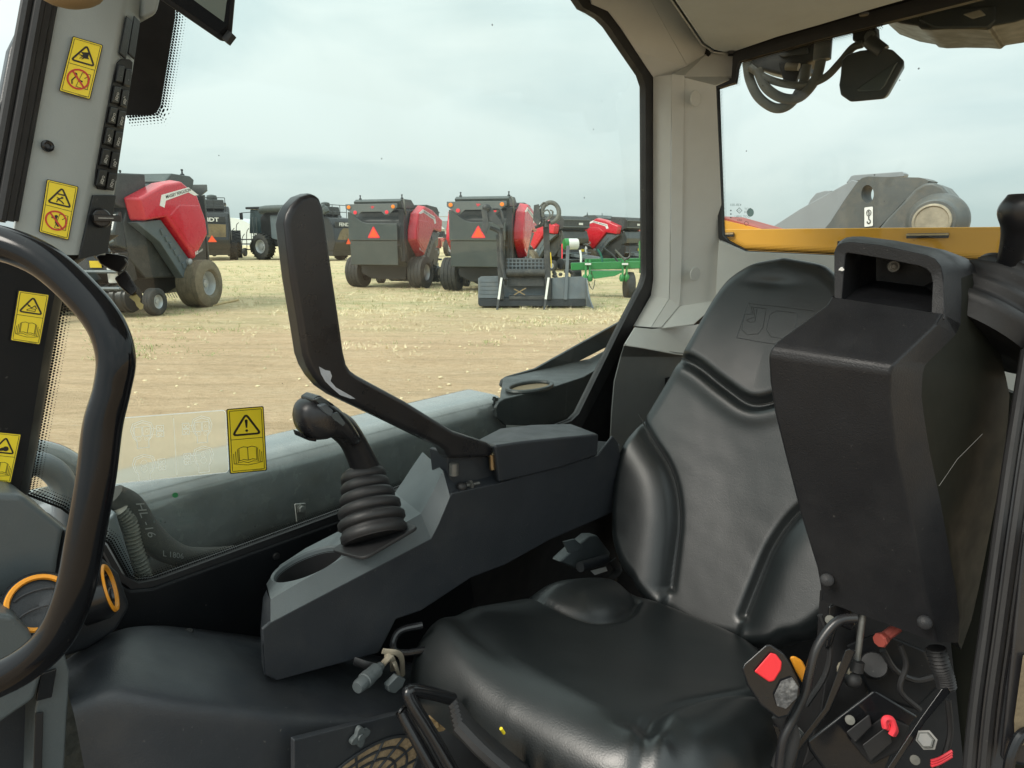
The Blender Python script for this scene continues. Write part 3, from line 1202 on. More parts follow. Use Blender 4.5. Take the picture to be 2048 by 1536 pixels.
lab(sticker([(145, 72), (206, 90), (180, 200), (117, 182)], 'burst', fp, s=.951), 'yellow warning sticker with burst triangle and red ban ring')
lab(sticker([(93, 358), (157, 373), (137, 481), (77, 464)], 'crush', fp, s=.951), 'yellow warning sticker with crushed figure and red ban ring')
lab(sticker([(36, 580), (99, 589), (80, 690), (20, 681)], 'lift', fpl, s=.997), 'yellow warning sticker with lifting arm and open book')
lab(sticker([(-16, 862), (43, 868), (22, 966), (-38, 960)], 'head', fpl, s=.997), 'yellow warning sticker cut by the frame edge')
lab(sticker([(452, 818), (527, 812), (534, 941), (459, 948)], 'bang', win, s=SW - .003), 'yellow warning sticker with exclamation mark on the glass')

# etched film with lever diagrams
film_ = D2(*PP([(215, 838), (451, 820), (457, 944), (222, 968)], s=SW - .002), 236, 126)
film_.rrect(0, 0, 236, 126, 8, 0, .4)
film_.line(rrect(0, 0, 236, 126, 8), 2., 1, 1.4, True)
film_.line([(124, 8), (125, 122)], 1.4, 1, 1.4)
for ox, oy, up_ in ((62, 30, 1), (182, 30, 1), (62, 96, 0), (182, 90, 0)):
    for rr_ in (18, 22):
        film_.line([(ox - rr_, oy - 4), (ox - rr_ * .8, oy - rr_ * .75), (ox, oy - rr_), (ox + rr_ * .8, oy - rr_ * .75), (ox + rr_, oy - 4),
                    (ox + rr_ * .8, oy + 10), (ox + 11, oy + 18), (ox + 11, oy + 31), (ox - 11, oy + 31), (ox - 11, oy + 18), (ox - rr_ * .8, oy + 10)], 1.6, 1, 1.4, True)
    if up_:
        film_.line(rrect(ox - 15, oy - 10, ox - 1, oy + 8, 1), 1.5, 1, 1.4, True)
        film_.line(rrect(ox + 1, oy - 10, ox + 15, oy + 8, 1), 1.5, 1, 1.4, True)
        film_.ring(ox + 8, oy - 1, 3, .8, 1, 1.4, 10)
        film_.ring(ox - 7, oy + 13, 4, .8, 1, 1.4, 10)
        film_.ring(ox + 7, oy + 13, 4, .8, 1, 1.4, 10)
    else:
        film_.ring(ox, oy - 5, 6, .9, 1, 1.4, 12)
        film_.ring(ox, oy + 7, 6, .9, 1, 1.4, 12)
    sd = 1 if ox < 100 else -1
    for dy in (-5, 7):
        film_.line([(ox + sd * 8, oy + dy), (ox + sd * 27, oy + dy)], .8, 1, 1.4)
        film_.line(rrect(min(ox + sd * 27, ox + sd * 41), oy + dy - 5, max(ox + sd * 27, ox + sd * 41), oy + dy + 5, .5), 1.6, 1, 1.4, True)
        film_.line([(ox + sd * 30, oy + dy - 2), (ox + sd * 34, oy + dy + 2), (ox + sd * 38, oy + dy - 2)], 1.2, 1, 1.4)
        film_.line([(ox + sd * 31, oy + dy + 3), (ox + sd * 37, oy + dy + 3)], 1, 1, 1.4)
lab(film_.mb.build('lever_diagram', ['film_tan', 'film_line'], win, smooth=False, raw=True), 'clear film printed with white control lever outlines')

# switches on the pillar's inner side face
def side_pt(u, y, lift=0.):
    """u 0..1 across the switch face at picture height y"""
    a, b, c = pil_face(y)
    x = (b + 1) + (c + 1 - b - 1) * u
    s = .958 + (.982 - .958) * u
    return P(x, y, s=s - lift)


def switch_bed(y0, y1, u0, u1, dep=.0, slope=6):
    return [side_pt(u0, y0, dep), side_pt(u1, y0 + slope, dep), side_pt(u1, y1 + slope, dep), side_pt(u0, y1, dep)]


# black recess bank
mb = MB()
pts = []
ys = [124, 118, 118, 124, 150, 360, 374, 380, 378, 368, 340, 150]
us = [.05, .25, .75, .98, 1.04, 1.04, .9, .6, .25, .05, -.02, -.02]
mb.prism([side_pt(u, y, .0015) for u, y in zip(us, ys)], AS * .006)
bank = mb.build('switch_bank', 'rubber', cab, bevel=.001)
for r_i in range(6):
    for c_i in range(2):
        y0 = 129 + r_i * 41.5 + c_i * 7
        y1 = y0 + 36
        u0, u1 = (.06, .50) if c_i == 0 else (.55, .97)
        q = [side_pt(u0, y0, .003), side_pt(u1, y0 + 3, .003), side_pt(u1, y1 + 3, .003), side_pt(u0, y1, .003)]
        cn_ = sum(q, Vector()) / 4
        mb = MB().prism(q, -(AS * .0045) + AR * 0, taper=.86)
        sw = mb.build('rocker_switch', 'plastic_black', bank, bevel=.0008)
        d = D2(*[p - AS * .0047 for p in q], 10, 20, n=-AS * .2 + (CAM - cn_).normalized() * .8)
        k = (r_i * 2 + c_i)
        if k not in (0, 1):
            d.line([(4, 14), (5, 11), (7, 12.5), (6, 15)], .9, 0, 2, True)
            d.line([(3.4, 15.5), (7, 16.5)], .8, 0, 2)
            if k % 3 == 0:
                d.line([(3, 10), (5, 8.5)], .8, 0, 2)
            else:
                d.ring(6, 9, 1.2, .6, 0, 2, 8)
        else:
            d.circ(6, 13, .6, 0)
        d.mb.build('switch_icon', 'icon_pale' if k > 1 else 'icon_dim', bank, smooth=False, raw=True)
# blank switch covers above
for u0, u1 in ((.02, .5), (.54, 1.02)):
    q = [side_pt(u0, 30, .001), side_pt(u1, 42, .001), side_pt(u1, 121, .001), side_pt(u0, 108, .001)]
    MB().prism(q, -AS * .003, taper=.94).build('switch_blank', 'plastic_black', fp, bevel=.001)
# rotary control panel
q = [side_pt(.06, 390, .003), side_pt(1.12, 390, .003), side_pt(1.12, 505, .003), side_pt(-.05, 520, .003)]
pan = MB().prism(q, AS * .006).build('rotary_panel', 'plastic_charcoal', cab, bevel=.001)
cn_ = side_pt(.52, 436, .003)
ax = (CAM + AR * .25 - cn_).normalized()
kn = MB().lathe(cn_, ax, [(0, .0001), (0, .0125), (.008, .012), (.011, .010), (.011, .0001)], 24, caps=False)
X = ax.cross(UP).normalized()
Yk = X.cross(ax)
kn.box(cn_ + ax * .014 + X * -.004, .030, .008, .012, (X, Yk, ax))
kn.build('rotary_knob', 'soft_handle', pan, bevel=.001)
d = D2(cn_ - X * -.02 + Yk * .02, cn_ + X * -.02 + Yk * .02, cn_ + X * -.02 - Yk * .02, cn_ - X * -.02 - Yk * .02, 40, 40, n=ax)
for i in range(7):
    a = rad(150 + i * 17)
    p, q_ = 14.5, 17
    d.line([(20 + p * math.cos(a), 20 + p * math.sin(a)), (20 + q_ * math.cos(a), 20 + q_ * math.sin(a))], .8 + i * .25, 0, 3)
d.line([(13, 20), (30, 20)], .8, 0, 55)
d.ring(10, 33, 1.7, .5, 0, 3, 10)
d.mb.build('dial_marks', 'icon_pale', pan, smooth=False, raw=True)
# screw on the grey face
o = P(95, 292, s=.952)
mb = MB().lathe(o, -AS, [(0, .0001), (0, .0068), (.003, .0062), (.004, .0045), (.0035, .003), (.001, .003), (.001, .0001)], 20, caps=False)
mb.build('screw', 'gloss_black', fp)

# key in the ignition
key = thing('ignition_key', 'brass key hanging from a black fob in the dark ignition lock', 'key', P(235, 520, t=.95))
MB().lathe(P(203, 505, t=.98), (CAM - P(203, 505, t=.98)).normalized(), [(0, .012), (.015, .012), (.02, .009), (.02, .0001)], 20).build('lock_barrel', 'gloss_black', key)
mb = MB().prism(PP([(190, 512), (215, 506), (252, 512), (258, 518), (252, 530), (240, 546), (222, 540), (200, 528)], t=.94), ray(230, 520) * .012)
mb.build('fob', 'soft_handle', key, bevel=.004, seg=3)
mb = MB().prism(PP([(228, 556), (252, 540), (274, 575), (275, 583), (262, 593), (238, 572)], t=.925), ray(250, 565) * .01)
mb.build('key_head', 'soft_handle', key, bevel=.003, seg=3)
mb = MB().prism(PP([(258, 594), (270, 584), (281, 598), (280, 604), (287, 609), (286, 617), (281, 620), (273, 612), (270, 604)], t=.93), ray(270, 600) * .002)
mb.build('blade', 'key_brass', key, smooth=False)
mb = MB().tube([P(250, 518, t=.93), P(255, 528, t=.925), P(248, 541, t=.925), P(236, 546, t=.925)], .0011, 6, 5)
mb.build('ring', 'steel_zinc', key)

# ---- floor, wheel-arch shelf
wall = [(120, 1330), (190, 1280), (250, 1256), (300, 1250), (345, 1251), (430, 1262), (520, 1273), (700, 1300), (900, 1340)]
lip = [(140, 1402), (185, 1384), (225, 1376), (270, 1378), (320, 1388), (420, 1400), (520, 1412), (640, 1432), (800, 1428)]
rows = []
for i in range(len(wall)):
    a, b = P(*wall[i], s=SW - .02), P(*lip[i], s=.86 - .012 * i)
    r_ = [a.lerp(b, k / 7) + UP * (.018 * math.sin(math.pi * k / 7) + .012 * math.sin(math.pi * min(1, k / 7 * 1.0)) * math.exp(-((i - 2.5) / 2) ** 2)) for k in range(8)]
    e = b - AS * .012 - UP * .014
    f = e - UP * .05 - AS * .004
    g = e - UP * .42 - AS * .03
    rows.append(r_ + [e, f, g])
mb = MB().loft(rows)
sh = mb.build('floor_shelf', 'plastic_charcoal', cab, ang=80, sub=2)
o = P(376, 1272, s=1.03)
MB().lathe(o + UP * .006, UP, [(0, .0001), (0, .009), (.003, .008), (.0035, .0001)], 16, caps=False).build('floor_plug', 'rubber', sh)
# hatch with round grille in the shelf's front face
hp = dict(s=.735)
hq = PP([(588, 1480), (835, 1418), (850, 1600), (588, 1640)], **hp)
ht = MB().prism(hq, AS * .01).build('filter_hatch', 'plastic_charcoal', cab, bevel=.002)
knb = P(716, 1470, s=.733)
mb = MB().prism([knb + AR * (.0135 + .0035 * math.cos(4 * a)) * math.cos(a) + UP * (.0135 + .0035 * math.cos(4 * a)) * math.sin(a) for a in (2 * math.pi * i / 40 for i in range(40))],
                -AS * .008)
mb.lathe(knb - AS * .008, -AS, [(0, .006), (.002, .0055), (.002, .0001)], 14, caps=False)
mb.build('hatch_knob', 'plastic_slate', ht, bevel=.001)
gc = P(715, 1585, s=.734)
mb = MB().prism([gc + AR * .093 * math.cos(a) * 1.25 + UP * .066 * math.sin(a) for a in (2 * math.pi * i / 48 for i in range(48))], -AS * .0006)
mb.build('filter_foam', 'foam_tan', ht, smooth=False)
mb = MB()
for k in (.4, .6, .8, 1.0):
    pts = [gc - AS * .002 + AR * .116 * k * math.cos(a) + UP * .066 * k * math.sin(a) for a in (2 * math.pi * i / 40 for i in range(41))]
    mb.tube(pts, .0022, 6)
for i in range(14):
    a = 2 * math.pi * (i + .5) / 14
    v = AR * .116 * math.cos(a) + UP * .066 * math.sin(a)
    mb.tube([gc - AS * .002 + v * .25, gc - AS * .002 + v], .002, 6)
mb.build('grille', 'plastic_charcoal', ht)
MB().prism([C(-.3, .0, -1.25), C(1.9, .0, -1.25), C(1.9, 1.5, -1.25), C(-.3, 1.5, -1.25)], -UP * .03).build('floor', 'rubber', cab, smooth=False)

# ---- dash corner at lower left, air vents
rows = []
prof = [(-120, 985), (40, 996), (128, 1062), (185, 1130), (235, 1215), (215, 1260), (170, 1310)]
dash = MB().prism(PP([(-160, 980), (45, 990), (130, 1058), (118, 1120), (110, 1180), (120, 1250), (60, 1300), (-160, 1330)], s=.93), AS * .12
                  ).build('dashboard_corner', 'plastic_slate', cab, bevel=.008, seg=3)
MB().prism(PP([(130, 1058), (185, 1100), (240, 1150), (262, 1215), (235, 1262), (180, 1300), (120, 1320), (100, 1180)], s=.98), AS * .1
           ).build('vent_housing', 'plastic_black', cab, bevel=.008, seg=3)
MB().prism(PP([(-160, 1210), (28, 1232), (60, 1262), (92, 1330), (70, 1400), (-160, 1560)], s=.84), AS * .08).build('column_cover', 'plastic_slate', cab, bevel=.006)
MB().prism(PP([(86, 1330), (128, 1300), (140, 1345), (124, 1640), (62, 1640), (70, 1420)], s=.86), AS * .06).build('column_trim', 'plastic_slate', cab, bevel=.003)
q = PP([(80, 1345), (112, 1335), (102, 1392), (70, 1400)], s=.855)
MB().prism(q, -AS * .004).build('louvre', 'gloss_black', cab, bevel=.001)
MB().prism(PP([(70, 1425), (86, 1422), (80, 1640), (62, 1640)], s=.856), -AS * .003).build('pedal_slot', 'rubber', cab, bevel=.001)
MB().prism(PP([(-160, 1400), (68, 1400), (66, 1640), (-160, 1640)], s=.9), AS * .03).build('kick_panel', 'plastic_charcoal', cab, bevel=.004)


def vent(cx, cy, rx, ry, dep, nx, ny, label):
    """eyeball air vent: orange ring round a dark shutter; oval as it shows because it faces away"""
    X_ = P(cx + rx, cy, t=dep) - P(cx, cy, t=dep)
    c = P(cx, cy, t=dep)
    # true circle of radius R facing nrm
    nrm = (CAM + AR * nx + UP * ny - c).normalized()
    R_v = .031
    v = MB().lathe(c, nrm, [(-.03, R_v + .007), (-.004, R_v + .007), (.003, R_v + .003), (.004, R_v - .001), (-.01, R_v - .004)], 40, caps=False).build('air_vent', 'gloss_black', cab)
    o = MB()
    o.lathe(c, nrm, [(.0035, R_v + .002), (.0062, R_v + .0005), (.006, R_v - .003), (.002, R_v - .004)], 48, caps=False)
    o.build('orange_ring', 'orange_ring', v)
    s = MB().lathe(c, nrm, [(-.006, .0001), (-.002, R_v * .55), (-.003, R_v - .003)], 32, caps=False)
    x = nrm.cross(UP).normalized()
    y = x.cross(nrm)
    for k in (-.3, .35):
        s.tube([c + nrm * .0005 + x * (R_v * .8 * math.sin(a)) + y * R_v * (k + .35 * math.cos(a) - .2) for a in (rad(-60 + 12 * i) for i in range(11))], .0013, 6)
    s.build('shutter', 'plastic_charcoal', v)
    return lab(v, label)


vent(78, 1207, 55, 50, .765, .1, .25, 'round air vent with orange ring, facing the camera')
vent(213, 1178, 28, 52, .89, 2.6, .0, 'round air vent with orange ring, turned away')
# ============================================================ SEAT
seat = thing('driver_seat', 'black leather driver seat with creased cushion and embossed logo on its backrest', 'seat', C(1.0, .57, -1.1))
S0 = .565
TAU = rad(22)
U_ = AR * math.sin(TAU) + UP * math.cos(TAU)
N_ = -AR * math.cos(TAU) + UP * math.sin(TAU)
B0 = C(1.25, S0, -.78)
PLB = (B0, N_)


def bk2(px, py):
    p = P(px, py, pl=PLB) - B0
    return Vector((p.dot(AS), p.dot(U_)))


outl = [bk2(x, y) for x, y in [(1562, 505), (1508, 515), (1480, 528), (1450, 550), (1425, 582), (1402, 620), (1350, 714), (1315, 772), (1279, 832), (1262, 858), (1240, 895), (1228, 940),
                                (1221, 1000), (1220, 1050), (1224, 1090), (1240, 1136), (1262, 1165)]]
cx0 = 0.0
right = [Vector((2 * cx0 - p.x, p.y)) for p in outl[::-1]]
right = right[:-1]
bottom = [Vector((.14, -.04)), Vector((0, -.07)), Vector((-.14, -.04))]
full = outl + bottom + right
full3 = [Vector((p.x, p.y, 0)) for p in full]
loop = resample(catmull(full3 + [full3[0]], 5), 341)[:-1]
loop = [Vector((p.x, p.y)) for p in loop]
g_top = [bk2(x, y) for x, y in [(1338, 703), (1350, 711), (1370, 718), (1400, 734), (1450, 774), (1480, 796), (1510, 811), (1548, 822), (1600, 826)]]
g_top = [p for p in g_top if p.x > .05] + [Vector((0, min(p.y for p in g_top if p.x > 0) - .006))] + [Vector((-p.x, p.y)) for p in g_top[::-1] if p.x > .05]
g_l = [bk2(x, y) for x, y in [(1270, 826), (1280, 842), (1300, 880), (1330, 930), (1346, 980), (1351, 1040), (1346, 1100), (1338, 1175)]]
g_r = [Vector((-p.x, p.y)) for p in g_l]
GT = dense(sorted(g_top, key=lambda p: p.x), 140)
GL, GR = dense(g_l), dense(g_r)


def bh(X, Y):
    X, Y = np.asarray(X, float), np.asarray(Y, float)
    gy = np.interp(X, GT[:, 0], GT[:, 1])
    d = seg_dist(X, Y, GT)
    side = sstep(-.012, .012, Y - gy)
    # head section stands prouder, its lower edge overhangs a stitched groove
    h = -.020 * np.exp(-(d / .012) ** 2)
    h = h + side * .014 * np.exp(-d / .08) + (1 - side) * .005 * np.exp(-((d - .03) / .02) ** 2)
    for G_ in (GL, GR):
        o = np.argsort(G_[:, 1])
        gx = np.abs(np.interp(Y, G_[o, 1], G_[o, 0]))
        sgn = np.sign(G_[60, 0])
        d2 = seg_dist(X, Y, G_)
        outer = sstep(-.006, .010, sgn * X - gx) * sstep(G_[:, 1].max() + .03, G_[:, 1].max() - .03, Y)
        h = h - .015 * np.exp(-(d2 / .010) ** 2) + outer * .030 * (1 - np.exp(-(d2 / .032) ** 1.5))
    h = h - .014 * np.exp(-((X / .14) ** 2 + ((Y - .28) / .22) ** 2))
    h = h - .006 * np.exp(-(((X - .02) / .045) ** 2 + ((Y - .735) / .012) ** 2))
    h = h + .0014 * nz(X, Y, 6, 6, 1.3) + .0003 * nz(X, Y, 26, 26, 4)
    return h


mb = MB()
pillow(mb, loop, (0, .36), lambda x, y, h: B0 + AS * x + U_ * y + N_ * (h - .04), .04, .075, bh, rings=110, skirt=4)
back = mb.build('backrest', 'leather_black', seat, ang=80)
mb = MB()
for L_g in (GT[8:-8], GL, GR):
    hh = bh(L_g[:, 0], L_g[:, 1])
    mb.tube([B0 + AS * float(x) + U_ * float(y) + N_ * float(h + .0004) for (x, y), h in zip(L_g[::2], hh[::2])], .0019, 6)
mb.build('piping', 'leather_black', back)
# back shell
mb = MB()
mb.loft([[B0 + AS * p.x * k + U_ * (.36 + (p.y - .36) * k) - N_ * d for p in loop] for k, d in ((.99, .09), (1.0, .125), (.9, .165), (.3, .175))], True, True)
mb.build('back_shell', 'plastic_black', seat, ang=60)


# embossed logo outline on the head section
def emb(px, py):
    q = bk2(px, py)
    return q


def on_back(q, lift=.0):
    return B0 + AS * q.x + U_ * q.y + N_ * (float(bh([q.x], [q.y])[0]) + lift)


def emb_line(pts, closed=False):
    q = [emb(*p) for p in pts]
    if closed:
        q.append(q[0])
    out = []
    for a, b in zip(q, q[1:]):
        k = max(2, int((b - a).length / .006))
        out += [a.lerp(b, i / k) for i in range(k)]
    out.append(q[-1])
    return [on_back(v, .0002) for v in out]


mb = MB()
J = [(1502, 614), (1506, 628), (1490, 629), (1487, 638), (1484, 660), (1495, 670), (1517, 668), (1526, 655), (1533, 618)]
Jin = [(1507, 617), (1510, 634), (1492, 640), (1500, 645), (1510, 644), (1514, 618)]
Cc = [(1552, 622), (1540, 630), (1533, 660), (1542, 674), (1566, 678)]
C2_ = [(1590, 626), (1552, 622)]
for ln, cl in (([(1496, 607), (1560, 614), (1632, 623)], 0), ([(1474, 676), (1520, 684), (1560, 690)], 0), (J, 1), (Jin, 0), (Cc, 0), (C2_, 0), ([(1596, 628), (1592, 650), (1584, 682)], 0),
               ([(1496, 607), (1474, 676)], 0)):
    mb.tube(emb_line(ln, cl), .0006, 6)
mb.build('embossed_logo', 'leather_black', back)

# cushion
TC = math.atan2(.13, .5)
Vf = (AR * math.cos(TC) - UP * math.sin(TC))     # rearward along the cushion
Nc = (AR * math.sin(TC) + UP * math.cos(TC))
C0 = C(.685, S0 + .01, -.652)                            # near the front edge centre


def cu2(px, py):
    p = P(px, py, pl=(C0, Nc)) - C0
    return Vector((p.dot(AS), p.dot(Vf)))


half = [(0, -.055), (.10, -.052), (.19, -.04), (.245, -.015), (.28, .04), (.295, .12), (.292, .22), (.28, .33), (.255, .43), (.21, .53), (.12, .60), (0, .61)]
full = [Vector((x, y, 0)) for x, y in half] + [Vector((-x, y, 0)) for x, y in half[-2:0:-1]]
loop = resample(catmull(full + [full[0]], 6), 341)[:-1]
loop = [Vector((p.x, p.y)) for p in loop]
# side wing: closed lobe line at the far rear, mirrored on the near side
lobe = [cu2(x, y) for x, y in [(955, 1152), (1000, 1160), (1040, 1172), (1085, 1196), (1130, 1214), (1180, 1226), (1230, 1227), (1262, 1216), (1274, 1200)]]
lobe_r = [Vector((-p.x, p.y)) for p in lobe]
ridge = [cu2(x, y) for x, y in [(868, 1205), (880, 1245), (930, 1310), (1000, 1385), (1080, 1440), (1180, 1475), (1290, 1482)]]
near_l = [cu2(x, y) for x, y in [(1284, 1530), (1288, 1490), (1294, 1456), (1312, 1430), (1350, 1410), (1410, 1394), (1480, 1384), (1560, 1378), (1620, 1380)]]
LB, NL, RG = dense(lobe), dense(near_l), dense(ridge)
NS = 1. if signed_dist(np.array([cu2(1420, 1480).x]), np.array([cu2(1420, 1480).y]), NL)[0] > 0 else -1.


def ch(X, Y):
    X, Y = np.asarray(X, float), np.asarray(Y, float)
    h = np.zeros_like(X)
    for L in (LB,):
        sgn = np.sign(L[60, 0])
        o = np.argsort(L[:, 1])
        gx = np.interp(Y, L[o, 1], np.abs(L[o, 0]))
        on = sstep(L[:, 1].min() - .01, L[:, 1].min() + .09, Y) * sstep(L[:, 1].max() + .03, L[:, 1].max() - .02, Y)
        d = seg_dist(X, Y, L)
        outer = sstep(-.004, .012, sgn * X - gx)
        h = h + on * outer * .034 * (1 - np.exp(-(d / .035) ** 1.4))
        h = h - .010 * np.exp(-(d / .010) ** 2) * sstep(0, .05, Y)
    h = h - .026 * np.exp(-((X / .18) ** 2 + ((Y - .27) / .18) ** 2))
    d = seg_dist(X, Y, RG)
    h = h + .008 * np.exp(-(d / .025) ** 2) - .007 * np.exp(-((d - .045) / .022) ** 2) * sstep(-.01, .03, Y)
    d = signed_dist(X, Y, NL) * NS
    h = h + sstep(-.004, .03, d) * .014 - .008 * np.exp(-((d - .0) / .011) ** 2)
    h = h + .0016 * nz(X, Y, 6, 6, 8.3) + .0003 * nz(X, Y, 25, 18, 2)
    return h


mb = MB()
pillow(mb, loop, (0, .2), lambda x, y, h: C0 + AS * x + Vf * y + Nc * (h - .082), .085, .04, ch, rings=110, skirt=4)
cush = mb.build('cushion', 'leather_black', seat, ang=80)
# seat pan and mechanism under the cushion
mb = MB()
mb.prism([C0 + AS * x + Vf * y - Nc * .112 for x, y in ((-.25, .0), (.25, .0), (.26, .3), (.2, .48), (-.2, .48), (-.26, .3))], -Nc * .03)
mb.box(C(1.0, S0, -.98), .42, .36, .34, (AR, AS, UP))
mb.build('seat_base', 'rubber', seat, bevel=.01)
mb = MB()
q = [(902, 1408), (928, 1402), (1100, 1536), (1180, 1600), (1100, 1640), (980, 1560)]
for k in range(6):
    off = k * 9
    mb.tube([P(905 - off * .1 + k * 3, 1405 + off, s=.6 - .02 * k), P(960 + k * 4, 1470 + off, s=.56 - .02 * k), P(1090 + k * 4, 1575 + off, s=.5 - .02 * k)], .009, 8, 4)
mb.build('suspension_bellows', 'rubber', seat)
# slide lever: bent black bars below the cushion
lev = MB()
lev.tube([P(905, 1398, s=.66), P(860, 1386, s=.665), P(822, 1381, s=.67), P(822, 1400, s=.665), P(870, 1480, s=.63), P(925, 1580, s=.59)], .0095, 12, 6)
lev.tube([P(806, 1424, s=.68), P(806, 1428, s=.68), P(845, 1500, s=.645), P(890, 1590, s=.61)], .0095, 12, 4)
lev.build('slide_lever', 'gloss_black', seat)
mb = MB()
mb.tube([P(1002, 1457, s=.5), P(1008, 1466, s=.5)], .0022, 8)
mb.build('yellow_cap', 'sticker_yellow', seat)
# folded cloth scraps and dirt beside the base
mb = MB()
for i in range(18):
    x, y = random.uniform(868, 894), random.uniform(1422, 1458)
    mb.ell(P(x, y, s=.74), .006 + random.random() * .008, .006 + random.random() * .006, .004 + random.random() * .006, n=8)
tag(mb.build('chaff_pile', 'cork', None), 'tan heap of chaff and scraps caught between the slide lever and the seat base', 'chaff', kind='stuff')
# lap belt tongue tucked behind the far side of the cushion
belt = thing('belt_retractor', 'dark seat belt tongue and buckle tucked behind the far rear corner of the cushion', 'seat belt', P(1180, 1110, s=.9))
mb = MB().prism(PP([(1128, 1084), (1150, 1078), (1166, 1092), (1160, 1102), (1138, 1106)], s=.90), AS * .006)
mb.build('tongue_plate', 'plastic_slate', belt, bevel=.001)
mb = MB().prism(PP([(1150, 1096), (1180, 1072), (1196, 1071), (1222, 1106), (1212, 1130), (1168, 1144), (1120, 1124)], s=.905), AS * .03)
mb.build('buckle_cover', 'plastic_slate', belt, bevel=.006, seg=3)
mb = MB().tube([P(1160, 1134, s=.885), P(1212, 1118, s=.885)], .013, 14)
mb.build('webbing_roll', 'plastic_charcoal', belt)
mb = MB().prism(PP([(1182, 1142), (1212, 1134), (1215, 1142), (1190, 1150)], s=.88), AS * .002)
mb.build('paper_tag', 'paper_white', belt, smooth=False)
mb = MB().tube([P(1225, 1120, s=.88), P(1235, 1140, s=.87), P(1215, 1160, s=.86), P(1150, 1190, s=.86)], .012, 8, 4, flat=.2)
mb.build('strap', 'rubber', belt)

# ============================================================ SIDE CONSOLE with cup holder
con = thing('side_console', 'dark side console with cup holder, sloping grey top and rear armrest pad', 'console', C(.7, .95, -.75))
sn, sb, sf = .84, .868, .985
lowE = [(541, 1245), (600, 1214), (680, 1172), (770, 1125), (862, 1077), (876, 1050), (888, 1022), (900, 993)]
upE = [(541, 1199), (600, 1164), (680, 1119), (760, 1074), (842, 1027), (854, 1006), (870, 975), (886, 941)]
farE = [(533, 1168), (560, 1130), (612, 1096), (690, 1056), (790, 985), (806, 962), (824, 934), (845, 904)]
for lst in (lowE, upE, farE):
    pass
Lr = PP(lowE, s=sn)
Ur = PP(upE, s=sb)
Fr = PP(farE, s=sf)
botE = [(554, 1362), (620, 1344), (690, 1325), (758, 1306), (776, 1272), (792, 1239), (842, 1222), (942, 1156)]
# near face as one plate
near = [(525, 1258), (541, 1245), (600, 1214), (680, 1172), (770, 1125), (862, 1077), (876, 1050), (888, 1022), (900, 993), (905, 986), (998, 966), (1196, 911), (1226, 872), (1236, 884),
        (1246, 930), (1246, 1010), (1215, 1030), (1100, 1080), (1010, 1130), (942, 1156), (842, 1222), (792, 1239), (776, 1272), (758, 1306), (554, 1362), (530, 1350)]
mb = MB()
mb.prism(PP(near, s=sn), AS * .006)
# nose wrapping round the front
nose_r = [[P(525, 1258, s=sn), P(541, 1245, s=sn)], ]
fr0 = [P(541, 1245, s=sn), P(528, 1210, s=.90), P(526, 1195, s=.95), P(533, 1185, s=sf)]
fr1 = [P(525, 1290, s=sn), P(521, 1260, s=.90), P(522, 1240, s=.95), P(530, 1225, s=sf)]
fr2 = [P(530, 1352, s=sn), P(523, 1330, s=.90), P(526, 1315, s=.95), P(534, 1300, s=sf)]
mb.loft([fr0, fr1, fr2])
mb.loft([[P(541, 1199, s=sb), P(536, 1190, s=.90), P(533, 1180, s=.94), P(533, 1168, s=sf)], fr0])
# bevel face and the far wall
mb.loft([[Fr[i], Fr[i] - UP * .2] for i in range(8)])
# upper rear block under the pad, facing up and forward
mb.loft([[Lr[7], P(998, 966, s=sn), P(1196, 911, s=sn), P(1240, 890, s=sn)], [P(886, 941, s=sb), P(960, 905, s=.93), P(1160, 880, s=.95), P(1232, 884, s=.97)]])
MB().loft([[Lr[i], Ur[i]] for i in range(8)]).build('console_bevel', 'plastic_slate', con, ang=22)
con_b = mb.build('console_body', 'plastic_charcoal', con, bevel=.0025, ang=22, seg=3)
# top skin with a round hole: fan of quads from the hole to the outline
NH = 64
TP = []
hc = P(616, 1126, s=.928)
# local plane of the front part of the top
ta, tb, tcn = Ur[1], Ur[3], Fr[2]
nT = (tb - ta).cross(tcn - ta).normalized()
if nT.z < 0:
    nT = -nT
hc = P(616, 1126, pl=(ta, nT))
e1 = (tb - ta).normalized()
e2 = nT.cross(e1)
poly = [Ur[0], Ur[1], Ur[2], Ur[3], Ur[4], Fr[4], Fr[3], Fr[2], Fr[1], Fr[0]]
p2 = [((p - hc).dot(e1), (p - hc).dot(e2)) for p in poly]


def cast(a):
    dx, dy = math.cos(a), math.sin(a)
    best = None
    for i in range(len(p2)):
        (x0, y0), (x1, y1) = p2[i], p2[(i + 1) % len(p2)]
        ex, ey = x1 - x0, y1 - y0
        den = dx * ey - dy * ex
        if abs(den) < 1e-9:
            continue
        t = (x0 * ey - y0 * ex) / den
        u = (x0 * dy - y0 * dx) / den
        if t > 0 and -1e-6 <= u <= 1 + 1e-6:
            if best is None or t < best[0]:
                best = (t, poly[i].lerp(poly[(i + 1) % len(poly)], max(0, min(1, u))))
    return best[1]


angs = sorted([2 * math.pi * i / NH for i in range(NH)] + [math.atan2(y, x) % (2 * math.pi) for x, y in p2])
hr1, hr2 = .058, .050
outer = [cast(a) for a in angs]
ringp = lambda k, dz: [hc + e1 * hr1 * k * math.cos(a) + e2 * hr2 * k * math.sin(a) - nT * dz for a in angs]
mb = MB()
mb.loft([outer, ringp(1.06, 0), ringp(1.0, .0025), ringp(.96, .010)], True)
mb.loft([[Ur[i], Fr[i]] for i in range(4, 8)])
mb.build('console_top', 'plastic_slate', con, ang=30)
mb = MB()
mb.loft([ringp(.965, .008), ringp(.93, .05), ringp(.85, .085), ringp(.02, .086)], True, False)
mb.build('cup_holder', 'matt_black', con)
